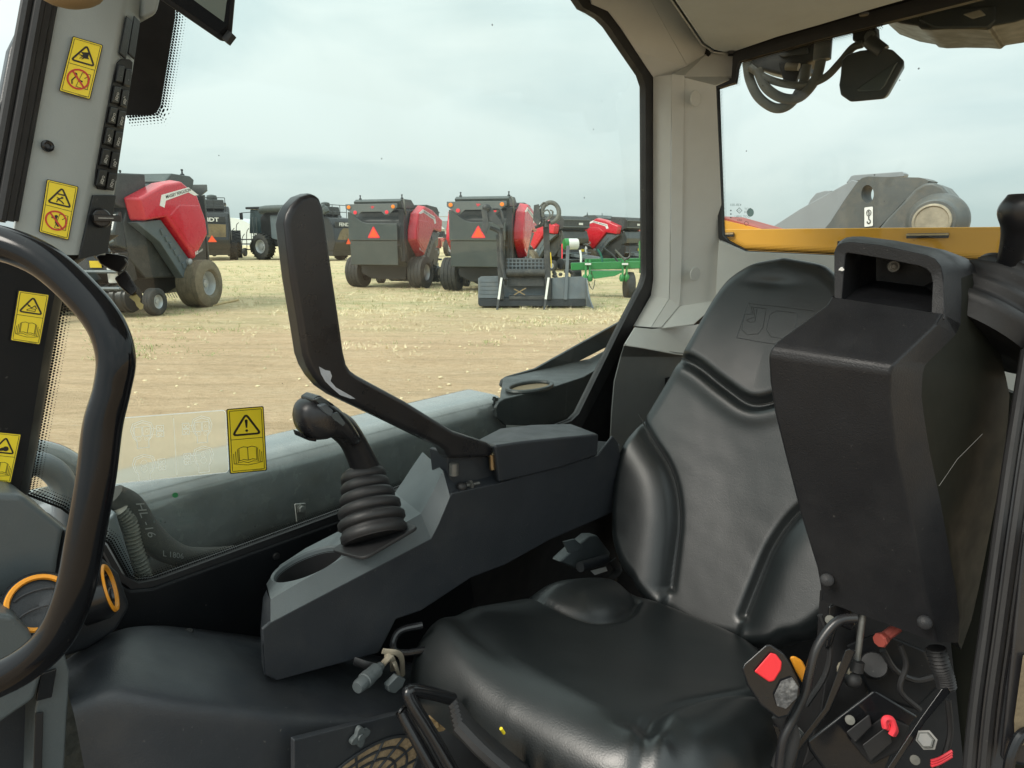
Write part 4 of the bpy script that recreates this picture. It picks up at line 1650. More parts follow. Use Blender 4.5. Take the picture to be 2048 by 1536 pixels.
# square flange under the boot
bc = P(752, 1082, pl=(ta, nT))
mb = MB()
mb.prism([bc + e1 * x + e2 * y + nT * .001 for x, y in rrect(-.058, -.05, .058, .05, .014)], nT * .006)
mb.build('boot_flange', 'rubber', con, bevel=.002)

# armrest pad at the rear
pad = MB()
tf = [(955, 880), (1000, 856), (1060, 849), (1142, 847)]
tn = [(989, 890), (1050, 882), (1120, 875), (1198, 868)]
bn = [(998, 966), (1060, 952), (1130, 934), (1196, 911)]
rows = []
for i in range(4):
    a, b, c = P(*tf[i], s=.965), P(*tn[i], s=.83), P(*bn[i], s=.832)
    rows.append([a - UP * .07, a, b, c])
pad.loft(rows, True, True)
pad.build('armrest_pad', 'plastic_charcoal', con, bevel=.006, seg=3, ang=40)

# ---- hinged arm bar
bar = thing('arm_bar', 'tall black cranked arm bar with worn silver scuff, hinged at the console', 'arm bar', P(950, 930, s=.86))
bp = [(572, 448), (576, 428), (585, 411), (602, 393), (621, 386), (634, 388), (642, 397), (649, 415), (653, 440), (658, 477), (670, 565), (683, 653), (690, 705), (696, 730), (704, 742),
      (716, 751), (814, 804), (908, 862), (975, 884), (988, 893), (988, 905), (985, 915), (900, 918), (892, 902), (880, 893), (765, 837), (700, 806), (671, 792), (648, 776), (630, 755), (617, 733),
      (609, 710), (600, 650), (585, 559)]
mb = MB().prism(PP(bp, s=.845), AS * .034)
mb.build('bar', 'soft_handle', bar, bevel=.008, seg=4, ang=30)
mb = MB().prism(PP([(893, 905), (985, 908), (992, 958), (905, 985), (898, 950)], s=.862), AS * .05)
mb.build('hinge_block', 'plastic_charcoal', bar, bevel=.004)
sc = [(638, 733), (650, 740), (660, 742), (664, 752), (661, 762), (672, 775), (690, 785), (704, 793), (711, 798), (700, 797), (680, 790), (664, 776), (650, 762), (642, 748)]
mb = MB()
v0 = PP(sc, s=.8446)
mb.add(v0, [list(range(len(sc)))])
mb.build('worn_scuff', 'scuff_silver', bar, smooth=False)
mb = MB()
mb.tube([P(908, 926, s=.85), P(908, 950, s=.85)], .0085, 14)
mb.build('hinge_pin', 'steel_zinc', bar)
mb = MB()
mb.tube([P(983, 908, s=.85), P(985, 938, s=.85)], .006, 12)
mb.build('hinge_pin', 'steel_brass', bar)
mb = MB()
o = P(942, 968, s=.85)
mb.tube([P(925, 972, s=.85), P(958, 966, s=.85)], .0035, 8)
mb.lathe(P(938, 970, s=.85), (P(958, 966, s=.85) - P(925, 972, s=.85)), [(0, .0085), (.006, .0085)], 6)
mb.build('hinge_bolt', 'steel_zinc', bar, ang=20)
mb = MB()
mb.ell(P(924, 974, s=.85), .010, .010, .010)
mb.build('hinge_nut', 'rubber', bar)

# ---- joystick
joy = thing('joystick', 'black joystick with pebbled grip and ribbed rubber boot on the far console', 'joystick', bc)
top = P(726, 948, s=.925)
base = bc + nT * .004
axj = (top - base)
Lj = axj.length
axj.normalize()
prof = []
ribs = [(.0, .052, .056), (.19, .051, .057), (.37, .048, .0535), (.55, .042, .047), (.72, .037, .042), (.87, .035, .039)]
for i, (d, rin, rout) in enumerate(ribs):
    prof += [(Lj * d, rin), (Lj * (d + .02), rout - .003), (Lj * (d + .04), rout), (Lj * (d + .12), rout), (Lj * (d + .145), rout - .003), (Lj * (d + .16), rin + .001)]
prof = [x for x in prof if x[0] <= Lj * 1.02]
prof += [(Lj * 1.04, .036), (Lj * 1.07, .03), (Lj * 1.08, .02)]
MB().lathe(base, axj, prof, 36).build('boot', 'rubber', joy, ang=60)
gpts = [P(738, 955, s=.918), P(724, 920, s=.916), P(704, 880, s=.914), P(684, 856, s=.912), P(664, 845, s=.91)]
mb = MB()
mb.tube(gpts, [.027, .0235, .0215, .023, .022], 22, 6)
ho = PP([(592, 832), (595, 814), (604, 801), (618, 795), (634, 795), (650, 801), (668, 813), (686, 832), (702, 856), (712, 878), (700, 892), (684, 880), (668, 872), (650, 871), (636, 876), (620, 877), (606, 868), (596, 852)], s=.91)
ho = resample(catmull([p for p in ho] + [ho[0]], 5), 61)[:-1]
hcen = sum(ho, Vector()) / len(ho)
mb.loft([[hcen + (p - hcen) * k + AS * d_ for p in ho] for d_, k in ((-.034, .2), (-.033, .45), (-.030, .68), (-.024, .86), (-.014, .97), (0, 1.0), (.014, .97), (.024, .86), (.030, .68), (.034, .2))], True, True)
gb = mb.build('grip', 'soft_handle', joy, ang=70)
mb = MB().prism(PP([(598, 862), (614, 874), (634, 876), (634, 884), (620, 882), (602, 874)], s=.893), AS * .02)
mb.build('trigger', 'gloss_black', joy, bevel=.002)
for px, m, s_ in (([(630, 799), (640, 794), (650, 797), (664, 812), (656, 820)], 'plastic_slate', .884), ([(640, 812), (652, 807), (668, 822), (662, 834), (648, 824)], 'bucket_steel', .876), ([(660, 828), (676, 824), (692, 846), (686, 856), (668, 842)], 'plastic_slate', .876)):
    mb = MB().prism(PP(px, s=s_), AS * .03)
    mb.build('thumb_button', m, joy, bevel=.002)
mb = MB().prism(PP([(626, 800), (640, 790), (668, 808), (698, 846), (690, 862), (664, 846), (640, 824)], s=.886), AS * .04)
mb.build('button_panel', 'gloss_black', joy, bevel=.004, seg=3)

# ============================================================ RAISED LEFT POD
pod = thing('control_pod', 'black moulded control pod folded up beside the seat, with a grab loop on top', 'control pod', P(1780, 1000, r=.98))
Ll = [(1668, 504, 1.0), (1665, 535, .995), (1663, 575, .988), (1662, 594, .98), (1651, 612, .965), (1551, 685, .885), (1541, 696, .878), (1536, 712, .876), (1539, 763, .882), (1548, 823, .89), (1567, 900, .90), (1600, 1028, .93), (1633, 1135, .965), (1640, 1172, .98), (1642, 1200, .99)]
Mm = [(1885, 552, 1.0), (1887, 580, .995), (1888, 612, .988), (1886, 628, .98), (1874, 648, .965), (1796, 722, .885), (1786, 732, .878), (1780, 748, .876), (1778, 793, .882), (1783, 840, .89), (1790, 900, .90), (1816, 1007, .93), (1848, 1177, .965), (1862, 1225, .98), (1874, 1285, .99)]
Nn = [(1922, 556, 1.05), (1923, 585, 1.05), (1922, 630, 1.045), (1921, 648, 1.04), (1912, 668, 1.02), (1858, 722, .96), (1850, 731, .945), (1845, 748, .935), (1843, 793, .935), (1849, 840, .94), (1859, 900, .95), (1881, 1004, .98), (1911, 1174, 1.01), (1919, 1235, 1.02), (1916, 1285, 1.03)]
Oo = [(1964, 542, 1.14), (1970, 570, 1.14), (1982, 610, 1.14), (1986, 632, 1.14), (1990, 660, 1.14), (2003, 715, 1.14), (2007, 735, 1.14), (2012, 755, 1.14), (2019, 790, 1.14), (2016, 840, 1.14), (2008, 905, 1.14), (1992, 1004, 1.14), (1958, 1174, 1.14), (1943, 1240, 1.14), (1922, 1300, 1.12)]
mb = MB()
rows, sides = [], []
for i in range(len(Ll)):
    l, m_, n_, o_ = (P(x, y, r=r) for x, y, r in (Ll[i], Mm[i], Nn[i], Oo[i]))
    lb = C((l - CAM).dot(AR) + .13, (l - CAM).dot(AS), (l - CAM).z)
    rows.append([lb, l] + [l.lerp(m_, k / 4) for k in (1, 2, 3)] + [m_, n_])
    sides.append([n_, o_])
# body below the loop only (rows from the loop's foot down)
mb.loft(rows[3:], False, False)
# underside
bt = rows[-1]
mb.add([bt[1], bt[2], bt[3], bt[4], bt[5], bt[6], sides[-1][1], bt[0]], [list(range(8))])
MB().loft(sides).build('pod_side', 'olive_dark', pod, ang=60)  # same moulding as the body; side's shade put into a darker, duller material
body = mb.build('pod_body', 'plastic_pod', pod, bevel=.004, seg=3, ang=13)
# loop: outer and inner outline, its own thickness
out = [(1668, 620, .985), (1668, 504, 1.0), (1672, 494, 1.0), (1681, 487, 1.0), (1698, 484, 1.0), (1760, 490, 1.0), (1853, 510, 1.0), (1870, 517, 1.0), (1882, 532, 1.0), (1887, 556, 1.0), (1890, 640, .98)]
inn = [(1683, 606, .985), (1691, 512, 1.0), (1692, 508, 1.0), (1696, 506, 1.0), (1702, 507, 1.0), (1758, 516, 1.0), (1838, 532, 1.0), (1852, 538, 1.0), (1861, 548, 1.0), (1865, 566, 1.0), (1862, 632, .98)]
rows = []
for o_, i_ in zip(out, inn):
    a, b = P(*o_[:2], r=o_[2]), P(*i_[:2], r=i_[2])
    rows.append([a, b, b + AR * .075, a + AR * .075])
mb = MB().loft(rows, True, True)
# top shell behind the loop and its shoulder down the near side
sh1 = [(1887, 640, .985), (1887, 556, 1.0), (1882, 532, 1.0), (1870, 517, 1.0), (1853, 510, 1.0), (1760, 490, 1.0), (1698, 484, 1.0), (1681, 487, 1.0), (1672, 494, 1.0)]
sh2 = [(1922, 640, 1.045), (1922, 556, 1.05), (1912, 530, 1.06), (1896, 512, 1.06), (1870, 498, 1.06), (1780, 481, 1.05), (1710, 474, 1.05), (1692, 475, 1.05), (1680, 482, 1.05)]
sh3 = [(1986, 632, 1.14), (1964, 545, 1.14), (1950, 527, 1.14), (1930, 515, 1.14), (1890, 500, 1.14), (1790, 481, 1.13), (1727, 473, 1.12), (1705, 473, 1.12), (1690, 478, 1.12)]
mb.loft([[P(*x[:2], r=x[2]) for x in rr_] for rr_ in (sh1, sh2, sh3)])
mb.loft([[P(x, y, r=r) for x, y, r in (Mm[i], Nn[i])] for i in range(5)])
lp = mb.build('grab_loop', 'plastic_pod', pod, bevel=.005, seg=3, ang=28)
# recess walls and floor inside the loop
mb = MB()
mb.prism(PP([(1675, 482), (1900, 512), (1905, 660), (1662, 660)], r=1.115), AR * .01)
mb.loft([[P(1690, 506, r=1.0), P(1700, 506, r=1.06), P(1752, 515, r=1.11)], [P(1682, 606, r=.985), P(1700, 606, r=1.05), P(1752, 575, r=1.11)]])
mb.loft([[P(1675, 602, r=.985), P(1880, 625, r=.985)], [P(1745, 560, r=1.113), P(1890, 578, r=1.113)]])
mb.build('recess_wall', 'plastic_pod', pod, ang=60)
o = P(1787, 533, r=1.085)
nrm = (CAM - o).normalized()
mb = MB().lathe(o, nrm, [(-.004, .0085), (0, .0085), (.001, .0075)], 20)
mb.lathe(o + nrm * .001, nrm, [(0, .0055), (.003, .005), (.0035, .003), (.001, .0025), (.001, .0001)], 16, caps=False)
mb.build('recess_screw', 'steel_zinc', pod, ang=30)
for x, y, r in ((1654, 1160, .957), (1849, 1245, .965)):
    o = P(x, y, r=r)
    nrm = (CAM - o).normalized()
    MB().lathe(o, nrm, [(-.004, .0095), (.001, .009), (.003, .0065), (.004, .0001)], 20, caps=False).build('dome_screw', 'plastic_pod', pod)
# scratches
mb = MB()
mb.tube([P(1878, 972, r=.97), P(1885, 962, r=.972), P(1915, 918, r=.985), P(1965, 868, r=1.03)], .0002, 5)
mb.build('scratch', 'icon_dim', pod)
mb = MB().prism([P(1683 + 5 * math.cos(a) * (1 + .4 * math.sin(3 * a)), 538 + 4 * math.sin(a) * (1 + .3 * math.cos(5 * a)), r=.988) for a in (2 * math.pi * i / 12 for i in range(12))], AR * .001)
mb.build('paint_chip', 'white_paint', pod, smooth=False)
# joystick behind the pod
pj = thing('pod_joystick', 'second black joystick showing behind the folded pod, cut by the picture edge', 'joystick', P(2020, 620, r=1.2))
mb = MB()
o = P(1962, 665, r=1.16)
ax = (P(2046, 560, r=1.20) - o).normalized()
o2 = P(1950, 640, r=1.18)
prof = [(-.02, .088), (.0, .093), (.006, .096), (.014, .093), (.018, .082), (.026, .080), (.032, .086), (.040, .084), (.045, .071), (.053, .07), (.058, .075), (.066, .073), (.07, .055), (.078, .053), (.083, .058), (.09, .055), (.094, .035), (.11, .02)]
MB().lathe(P(1958, 655, r=1.15), ax, prof, 40).build('boot', 'rubber', pj, ang=60)
mb = MB()
mb.tube([P(2030, 545, r=1.16), P(2018, 528, r=1.15), P(2030, 495, r=1.14), P(2044, 455, r=1.13), P(2050, 420, r=1.12), P(2056, 390, r=1.12)], [.03, .016, .018, .024, .030, .022], 20, 5)
mb.build('grip', 'soft_handle', pj, ang=70)

# ============================================================ HANDRAIL, MONITOR
rail = thing('grab_rail', 'thick glossy black bent tube grab rail in the left foreground', 'grab rail', P(100, 900, t=.57))
rp = [(-150, 482), (-60, 478), (20, 492), (95, 527), (165, 590), (212, 650), (232, 715), (224, 780), (206, 850), (193, 950), (172, 1070), (150, 1180), (112, 1270), (50, 1330), (-40, 1372), (-150, 1395)]
rr_ = [.0152] * len(rp)
rr_[7] = .0144
MB().tube(PP(rp, t=.57), rr_, 28, 8).build('tube', 'rail_black', rail, ang=80)

mon = thing('monitor', 'dark tablet style monitor hanging at the top of the front pillar', 'monitor', P(400, 30, s=.85))
n0 = ray(400, 30).normalized()
scr = [(325, -110), (500, -110), (469, 0), (463, 68), (452, 80), (446, 82), (316, -6)]
pl_ = (P(440, 40, t=.80), (CAM - P(440, 40, t=.80) + AR * .15 - UP * .35).normalized())
q = [(300, -130), (520, -130), (471, -8), (464, 70), (458, 80), (449, 84), (440, 81), (316, -4)]
MB().prism(PP(q, pl=pl_), n0 * .028).build('housing', 'plastic_black', mon, bevel=.004, seg=3)
q = [(345, -90), (495, -90), (461, -5), (456, 62), (449, 72), (443, 70), (330, -8)]
pl2 = (pl_[0] + pl_[1] * .001, pl_[1])
MB().add(PP(q, pl=pl2), [list(range(len(q)))]).build('bezel', 'gloss_black', mon, smooth=False)
pl3 = (pl_[0] + pl_[1] * .002, pl_[1])
q = [(400, -100), (480, -90), (453, 5), (448, 44), (382, -4)]
MB().add(PP(q, pl=pl3), [list(range(len(q)))]).build('screen', 'screen_dark', mon, smooth=False)
MB().tube([P(452, 84, t=.81), P(464, 68, t=.81)], .006, 10).build('side_button', 'rubber', mon)
MB().prism(PP([(283, -60), (330, -60), (322, 0), (316, 26), (300, 34), (284, 36)], s=.98), AS * .05).build('bracket', 'pillar_grey', mon, bevel=.006)
lampf = thing('roof_trim', 'tan plastic edge peeping over the top left of the front pillar', 'trim', P(140, 0, t=.7))
MB().ell(P(140, -22, t=.62), .032, .02, .0165, n=20).build('cover', 'cork', lampf)

# ============================================================ LOWER RIGHT MECHANICS
fr = thing('pod_mount', 'black steel pod mount with gas strut, bolts and fuse box at the lower right', 'bracket', P(1750, 1420, t=1.0))
mb = MB().prism(PP([(1640, 1180), (1900, 1270), (1935, 1600), (1480, 1600), (1520, 1480), (1600, 1420), (1630, 1340)], t=1.16), ray(1750, 1400) * .02)
mb.build('back_plate', 'matt_black', fr, smooth=False)
for px, t_ in (([(1690, 1300), (1700, 1296), (1712, 1302), (1660, 1420), (1600, 1500), (1575, 1600), (1560, 1600), (1590, 1490), (1648, 1415)], .96),
               ([(1884, 1376), (1896, 1374), (1902, 1384), (1850, 1445), (1775, 1560), (1750, 1600), (1736, 1600), (1766, 1548), (1842, 1434)], .9)):
    MB().prism(PP(px, t=t_), ray(1750, 1450) * .012).build('lever_arm', 'gloss_black', fr, bevel=.002)
bx = [(1612, 1482), (1748, 1378), (1838, 1432), (1790, 1500), (1750, 1600), (1690, 1600), (1618, 1500)]
MB().prism(PP(bx, t=.98), ray(1720, 1480) * .06).build('fuse_box', 'gloss_black', fr, bevel=.005)
MB().prism(PP([(1700, 1480), (1770, 1430), (1820, 1452), (1800, 1500), (1742, 1530)], t=.972), ray(1750, 1480) * .01).build('box_opening', 'matt_black', fr, bevel=.003)
for px in ([(1692, 1464), (1738, 1428), (1744, 1452), (1710, 1486)], [(1724, 1490), (1776, 1450), (1784, 1486), (1740, 1524)]):
    MB().prism(PP(px, t=.955), ray(1740, 1480) * .02).build('relay', 'rubber', fr, bevel=.002)
mb = MB()
mb.tube(PP([(1770, 1455), (1768, 1442), (1774, 1436), (1784, 1440), (1788, 1456), (1782, 1470)], t=.945), .0042, 8, 5)
mb.tube(PP([(1776, 1458), (1774, 1446), (1779, 1441), (1787, 1448), (1791, 1460), (1786, 1470)], t=.95), .004, 8, 5)
mb.build('red_wire', 'wire_red', fr)
mb = MB()
for k in range(3):
    mb.tube(PP([(1862, 1522 + 5 * k), (1880, 1516 + 5 * k), (1904, 1502 + 5 * k)], t=.93), .002, 6, 4)
mb.build('red_wire', 'wire_red', fr)
mb = MB()
mb.tube(PP([(1730, 1200), (1722, 1260), (1713, 1330)], t=.99), .0045, 12)
mb.build('strut_rod', 'steel_zinc', fr)
mb = MB()
mb.tube(PP([(1714, 1322), (1711, 1342)], t=.985), .0105, 14)
mb.ell(P(1705, 1358, t=.985), .013, .013, .012)
mb.build('strut_socket', 'rubber', fr)
mb = MB()
mb.lathe(P(1688, 1340, t=1.0), (P(1720, 1345, t=.97) - P(1688, 1340, t=1.0)), [(0, .013), (.01, .013), (.011, .009), (.018, .009)], 12)
mb.build('ball_stud', 'pin_worn', fr, ang=30)
for (x, y, t_, r_) in ((1853, 1480, .89, .0105), (1594, 1472, .99, .010)):
    o = P(x, y, t=t_)
    nrm = (CAM + AS * .2 - AR * .1 - o).normalized()
    mb = MB().lathe(o, nrm, [(-.004, r_ * 1.25), (0, r_ * 1.25), (.0002, r_ * .98), (.009, r_ * .98), (.010, r_ * .8)], 6)
    mb.build('hex_bolt', 'boom_grey', fr, ang=20)
mb = MB().lathe(P(1748, 1330, t=1.04), (CAM - P(1748, 1330, t=1.04)) + AR * .2, [(-.03, .02), (0, .02), (.004, .018), (.005, .0001)], 20, caps=False)
mb.build('pivot_boss', 'rubber', fr)
mb = MB()
mb.tube(PP([(1796, 1254), (1764, 1278)], t=1.0), .0075, 8)
mb.lathe(P(1768, 1276, t=.995), P(1748, 1280, t=.98) - P(1778, 1262, t=1.0), [(0, .009), (.010, .011), (.013, .0095)], 8)
mb.build('marker_pin', 'old_red', fr, ang=25)
mb = MB()
cpts = catmull(PP([(1872, 1296), (1880, 1330), (1888, 1352), (1893, 1376)], t=.97), 14)
mb.tube(cpts, [.0125 + .002 * math.sin(i * 2.1) for i in range(len(cpts))], 10)
mb.build('corrugated_conduit', 'rubber', fr)
MB().prism(PP([(1660, 1205), (1715, 1225), (1712, 1290), (1740, 1400), (1680, 1480), (1600, 1540), (1640, 1420), (1655, 1320)], t=1.08), ray(1700, 1300) * .02).build('inner_plate', 'rubber', fr, bevel=.004)
MB().prism(PP([(1450, 1520), (1530, 1440), (1560, 1452), (1590, 1540), (1560, 1600), (1440, 1600)], t=1.05), ray(1500, 1520) * .03).build('side_plate', 'gloss_black', fr, bevel=.004)

for q, t_, r_, m in (([(1640, 1230), (1660, 1290), (1650, 1350), (1612, 1410)], 1.04, .0045, 'rubber'), ([(1765, 1300), (1790, 1340), (1830, 1360), (1870, 1352)], 1.03, .005, 'rubber'),
                     ([(1800, 1290), (1812, 1330), (1800, 1380), (1840, 1420)], 1.0, .004, 'rubber'), ([(1850, 1560), (1880, 1530), (1900, 1470), (1896, 1400)], .95, .004, 'rubber')):
    MB().tube(PP(q, t=t_), r_, 8, 6).build('harness_cable', m, fr)
MB().prism(PP([(1656, 1212), (1672, 1204), (1700, 1216), (1712, 1250), (1704, 1262), (1676, 1250), (1664, 1290), (1650, 1300)], t=1.03), ray(1680, 1250) * .02).build('hinge_ear', 'gloss_black', fr, bevel=.004, seg=3)
MB().prism(PP([(1690, 1290), (1760, 1262), (1850, 1300), (1880, 1370), (1830, 1420), (1740, 1390)], t=1.06), ray(1780, 1330) * .02).build('gusset', 'satin_black', fr, bevel=.005, seg=3)
for x, y in ((1660, 1240), (1700, 1440), (1830, 1520)):
    o = P(x, y, t=.965)
    MB().lathe(o, (CAM - o).normalized(), [(0, .007), (.003, .0065), (.004, .0001)], 12, caps=False).build('rivet', 'hose_grey', fr)
# seat belt buckle with red button
bk_ = thing('seat_belt_buckle', 'black seat belt buckle with a red release button', 'seat belt buckle', P(1545, 1370, t=.9))
X = ray(1545, 1360).normalized()
MB().prism(PP([(1483, 1338), (1488, 1328), (1532, 1289), (1541, 1288), (1568, 1306), (1580, 1326), (1600, 1370), (1600, 1390), (1578, 1432), (1556, 1438), (1520, 1410), (1494, 1370)], t=.90), X * .028
           ).build('buckle_body', 'gloss_black', bk_, bevel=.007, seg=4)
MB().prism(PP([(1508, 1343), (1541, 1305), (1552, 1308), (1564, 1324), (1562, 1340), (1548, 1362), (1538, 1364)], t=.8965), X * .006).build('release_button', 'red_button', bk_, bevel=.002, seg=3)
MB().prism(PP([(1548, 1390), (1562, 1362), (1584, 1354), (1597, 1374), (1594, 1396), (1572, 1418), (1554, 1412)], t=.8968), X * .004).build('worn_patch', 'worn_black', bk_, bevel=.001)
MB().tube(PP([(1560, 1430), (1580, 1470), (1560, 1540)], t=.94), .013, 10, 5, flat=.4).build('stalk', 'rubber', bk_)
ol = MB().prism(PP([(1578, 1314), (1588, 1311), (1604, 1320), (1614, 1340), (1625, 1365), (1618, 1376), (1608, 1372), (1590, 1340)], t=.95), ray(1600, 1340) * .02)
tag(ol.build('tilt_lever', 'orange_ring', None, bevel=.005, seg=3), 'small orange lever just behind the seat belt buckle', 'lever')
cb = MB()
cb.tube(PP([(1712, 1236), (1680, 1240), (1655, 1262), (1632, 1300), (1618, 1350), (1608, 1390), (1585, 1440), (1565, 1485), (1556, 1560)], t=.93), .0065, 12, 6)
tag(cb.build('hanging_cable', 'soft_handle', None), 'thick black cable curving down behind the seat belt buckle', 'cable')

# connectors lying on the shelf under the console
hn = thing('loose_connectors', 'taped grey wires ending in two dark plugs lying under the console', 'wiring', P(760, 1345, s=.8))
mb = MB()
ax = P(766, 1326, s=.80) - P(714, 1374, s=.78)
o = P(714, 1376, s=.78)
mb.lathe(o, ax, [(0, .009), (.004, .011), (.018, .011), (.019, .013), (.03, .013), (.031, .012), (.05, .012), (.055, .008), (.062, .007)], 14)
mb.build('plug', 'plastic_slate', hn, ang=30)
mb = MB().prism(PP([(776, 1372), (796, 1352), (812, 1358), (806, 1374), (790, 1388), (778, 1384)], s=.77), AS * .012)
mb.build('plug', 'plastic_slate', hn, bevel=.002)
mb = MB()
for a, b, c in (((766, 1328), (780, 1312), (792, 1300)), ((798, 1352), (790, 1328), (776, 1300)), ((770, 1310), (784, 1318), (786, 1340)), ((765, 1302), (800, 1310), (806, 1350))):
    mb.tube([P(*a, s=.80), P(*b, s=.79), P(*c, s=.82)], .005, 8, 5, flat=.5)
mb.build('taped_wires', 'pin_worn', hn)
MB().tube([P(708, 1322, s=.83), P(740, 1332, s=.81), P(770, 1328, s=.82)], .008, 8, 4, flat=.4).build('strap', 'rubber', hn)
# black lever loop under the console, against the cushion
mb = MB().tube([P(845, 1250, s=.80), P(800, 1262, s=.82), P(786, 1290, s=.82), P(800, 1306, s=.81), P(850, 1300, s=.79)], .006, 10, 6)
tag(mb.build('wire_bail', 'gloss_black', None), 'thin black bail loop between the console and the cushion', 'bail')

# ============================================================ DOOR FRAME at the right edge
dfm = thing('door_frame', 'black door frame with rubber seals at the right edge of the cab opening', 'door frame', P(2010, 1100, t=.75))
MB().prism([P(2043, 700, t=.86), P(2010, 905, t=.86), P(1984, 1085, t=.86), P(1960, 1260, t=.86), P(1938, 1420, t=.86), P(1920, 1600, t=.86), P(2000, 1600, t=.84), P(2120, 1000, t=.84), P(2100, 600, t=.84)], ray(2000, 1100) * .05
           ).build('jamb', 'plastic_black', dfm, bevel=.003)
for off, r_, m in ((8, .007, 'rubber'), (26, .003, 'soft_handle'), (36, .008, 'rubber'), (56, .004, 'soft_handle')):
    MB().tube([P(2046 + off, 700, t=.85), P(2013 + off, 905, t=.85), P(1987 + off, 1085, t=.85), P(1963 + off, 1260, t=.85), P(1941 + off, 1420, t=.85), P(1924 + off, 1600, t=.85)], r_, 10, 4).build('seal_bead', m, dfm)
MB().prism(PP([(2047, 1060), (2040, 1120), (2022, 1300), (2000, 1510), (2005, 1524), (2060, 1535), (2100, 1300), (2100, 1050)], t=.80), ray(2030, 1300) * .03).build('door_edge', 'soft_handle', dfm, bevel=.005)
MB().prism(PP([(2046, 1310), (2060, 1310), (2060, 1490), (2030, 1492), (2028, 1440)], t=.795), ray(2030, 1400) * .004).build('tan_strip', 'mud', dfm, bevel=.001)
MB().tube(PP([(2070, 1460), (2045, 1468), (2030, 1490), (2018, 1530), (2010, 1600)], t=.79), .006, 10, 5).build('pull_wire', 'gloss_black', dfm)
# olive inner wall between pod and door frame
MB().prism(PP([(1930, 700), (2014, 782), (2060, 800), (2060, 1640), (1700, 1640), (1700, 1200)], r=1.3), AR * .02).build('rear_corner_panel', 'olive_dark', cab, smooth=False)
# ============================================================ MACHINE OUTSIDE THE CAB
ld = thing('loader_machine', 'dark chassis beam, mudguard and amber bonnet of the same loader outside the glass', 'loader', C(1.5, 1.4, -1.4))
# chassis beam: rounded box swept rearward below the side window
def beam_prof(r, s, zt, w=.2, h=.19, n=5):
    out = []
    for y, z in rrect(0, -h, w, 0, .048, n):
        out.append(C(r, s + y, zt + z))
    return out


mb = MB()
mb.loft([beam_prof(-.6, 1.27, -.452), beam_prof(.4, 1.27, -.452), beam_prof(1.1, 1.27, -.452), beam_prof(1.385, 1.27, -.452)], True, True)
mb.build('chassis_beam', 'beam_paint', ld, ang=40)
mb = MB().box(C(.75, 1.37, -.80), 3., .1, .44, (AR, AS, UP))  # beam's shadowed underside put into this plate's dark muddy colour
mb.build('shaded_frame_rail', 'mud_shade', ld, bevel=.01)
# mudguard channel
nearf = [(994, 835), (992, 815), (999, 803), (1010, 797), (1114, 771), (1168, 753), (1205, 732), (1260, 690), (1260, 860), (1010, 850)]
farf = [(1002, 772), (1005, 760), (1016, 753), (1072, 737), (1147, 695), (1252, 637), (1300, 610), (1300, 700), (1215, 694), (1137, 734), (1007, 776)]
mb = MB().prism(PP(nearf, s=1.235), AS * .012)
mb.prism(PP(farf, s=1.44), AS * .012)
ch_a = [(999, 803), (1060, 786), (1114, 771), (1168, 753), (1205, 732), (1255, 700)]
ch_b = [(1006, 778), (1072, 757), (1137, 734), (1180, 714), (1215, 694), (1290, 650)]
def zfl(p, m=.446):
    return Vector((p.x, p.y, max(p.z, CAM.z - m)))


mb.loft([[zfl(P(*ch_a[i], s=1.24) - UP * .02), zfl(P(*ch_b[i], s=1.438) - UP * .008)] for i in range(6)])
mg = mb.build('mudguard', 'beam_dark', ld, bevel=.004, ang=30)
mb = MB()
o = P(1060, 775, z=-.442)
o = o - UP * .012 + UP * .002
for k in range(1):
    mb.tube([o + AR * .085 * math.cos(a) + AS * .05 * math.sin(a) + UP * .012 for a in (2 * math.pi * i / 24 for i in range(25))], .007, 8)
mb.build('slot_rim', 'beam_dark', mg)
mb = MB().prism([o + AR * .083 * math.cos(a) + AS * .048 * math.sin(a) + UP * .008 for a in (2 * math.pi * i / 24 for i in range(24))], -UP * .003)
mb.build('dirt_patch', 'mud', mg, smooth=False)
mb = MB()
for i in range(60):
    a = random.random()
    mb.ell(P(991 + random.uniform(-5, 6), 800 + random.uniform(-6, 28), s=1.255), .003, .003, .004, n=6)
mb.build('weld_bead', 'beam_dark', mg)
# bolt bracket at the sill
mb = MB().prism(PP([(590, 1008), (612, 1006), (614, 1036), (594, 1046)], s=1.17), AS * .004)
br = mb.build('sill_bracket', 'steel_zinc', ld, bevel=.002)
mb = MB().lathe(P(602, 1018, s=1.168), -AS + UP * .15, [(0, .010), (.002, .010), (.0022, .0075), (.008, .0075), (.0085, .006)], 6)
mb.build('bolt', 'steel_zinc', br, ang=20)
# front corner: pale upright, sleeve hose, corrugated hose, grab pipe
mb = MB().prism(PP([(213, 1040), (232, 1022), (262, 1120), (275, 1168), (256, 1158), (214, 1088)], s=1.14), AS * .05)
mb.build('corner_post', 'bucket_steel', ld, bevel=.006)
hs = thing('hose_bundle', 'dark fabric sleeved hose and ribbed conduit low outside the side window', 'hose', P(290, 1070, s=1.2))
hp_ = [(225, 990), (258, 1014), (290, 1062), (330, 1098), (372, 1112), (430, 1108), (480, 1100)]
sl_ = MB().tube(PP(hp_, s=1.19), [.02, .024, .024, .022, .018, .013, .01], 16, 6).build('sleeve', 'fabric_sleeve', hs, ang=70)
d = D2(*PP([(252, 1002), (294, 1000), (330, 1098), (292, 1106)], s=1.163), 40, 110)
d.text('HL -16', 16, 6, 17, 0, rot=math.pi / 2, sx=1.15)
d.mb.build('sleeve_lettering', 'icon_dim', sl_, smooth=False, raw=True)
d = D2(*PP([(322, 1092), (372, 1100), (372, 1124), (322, 1118)], s=1.166), 50, 24)
d.text('L 1806', 4, 18, 11, 0)
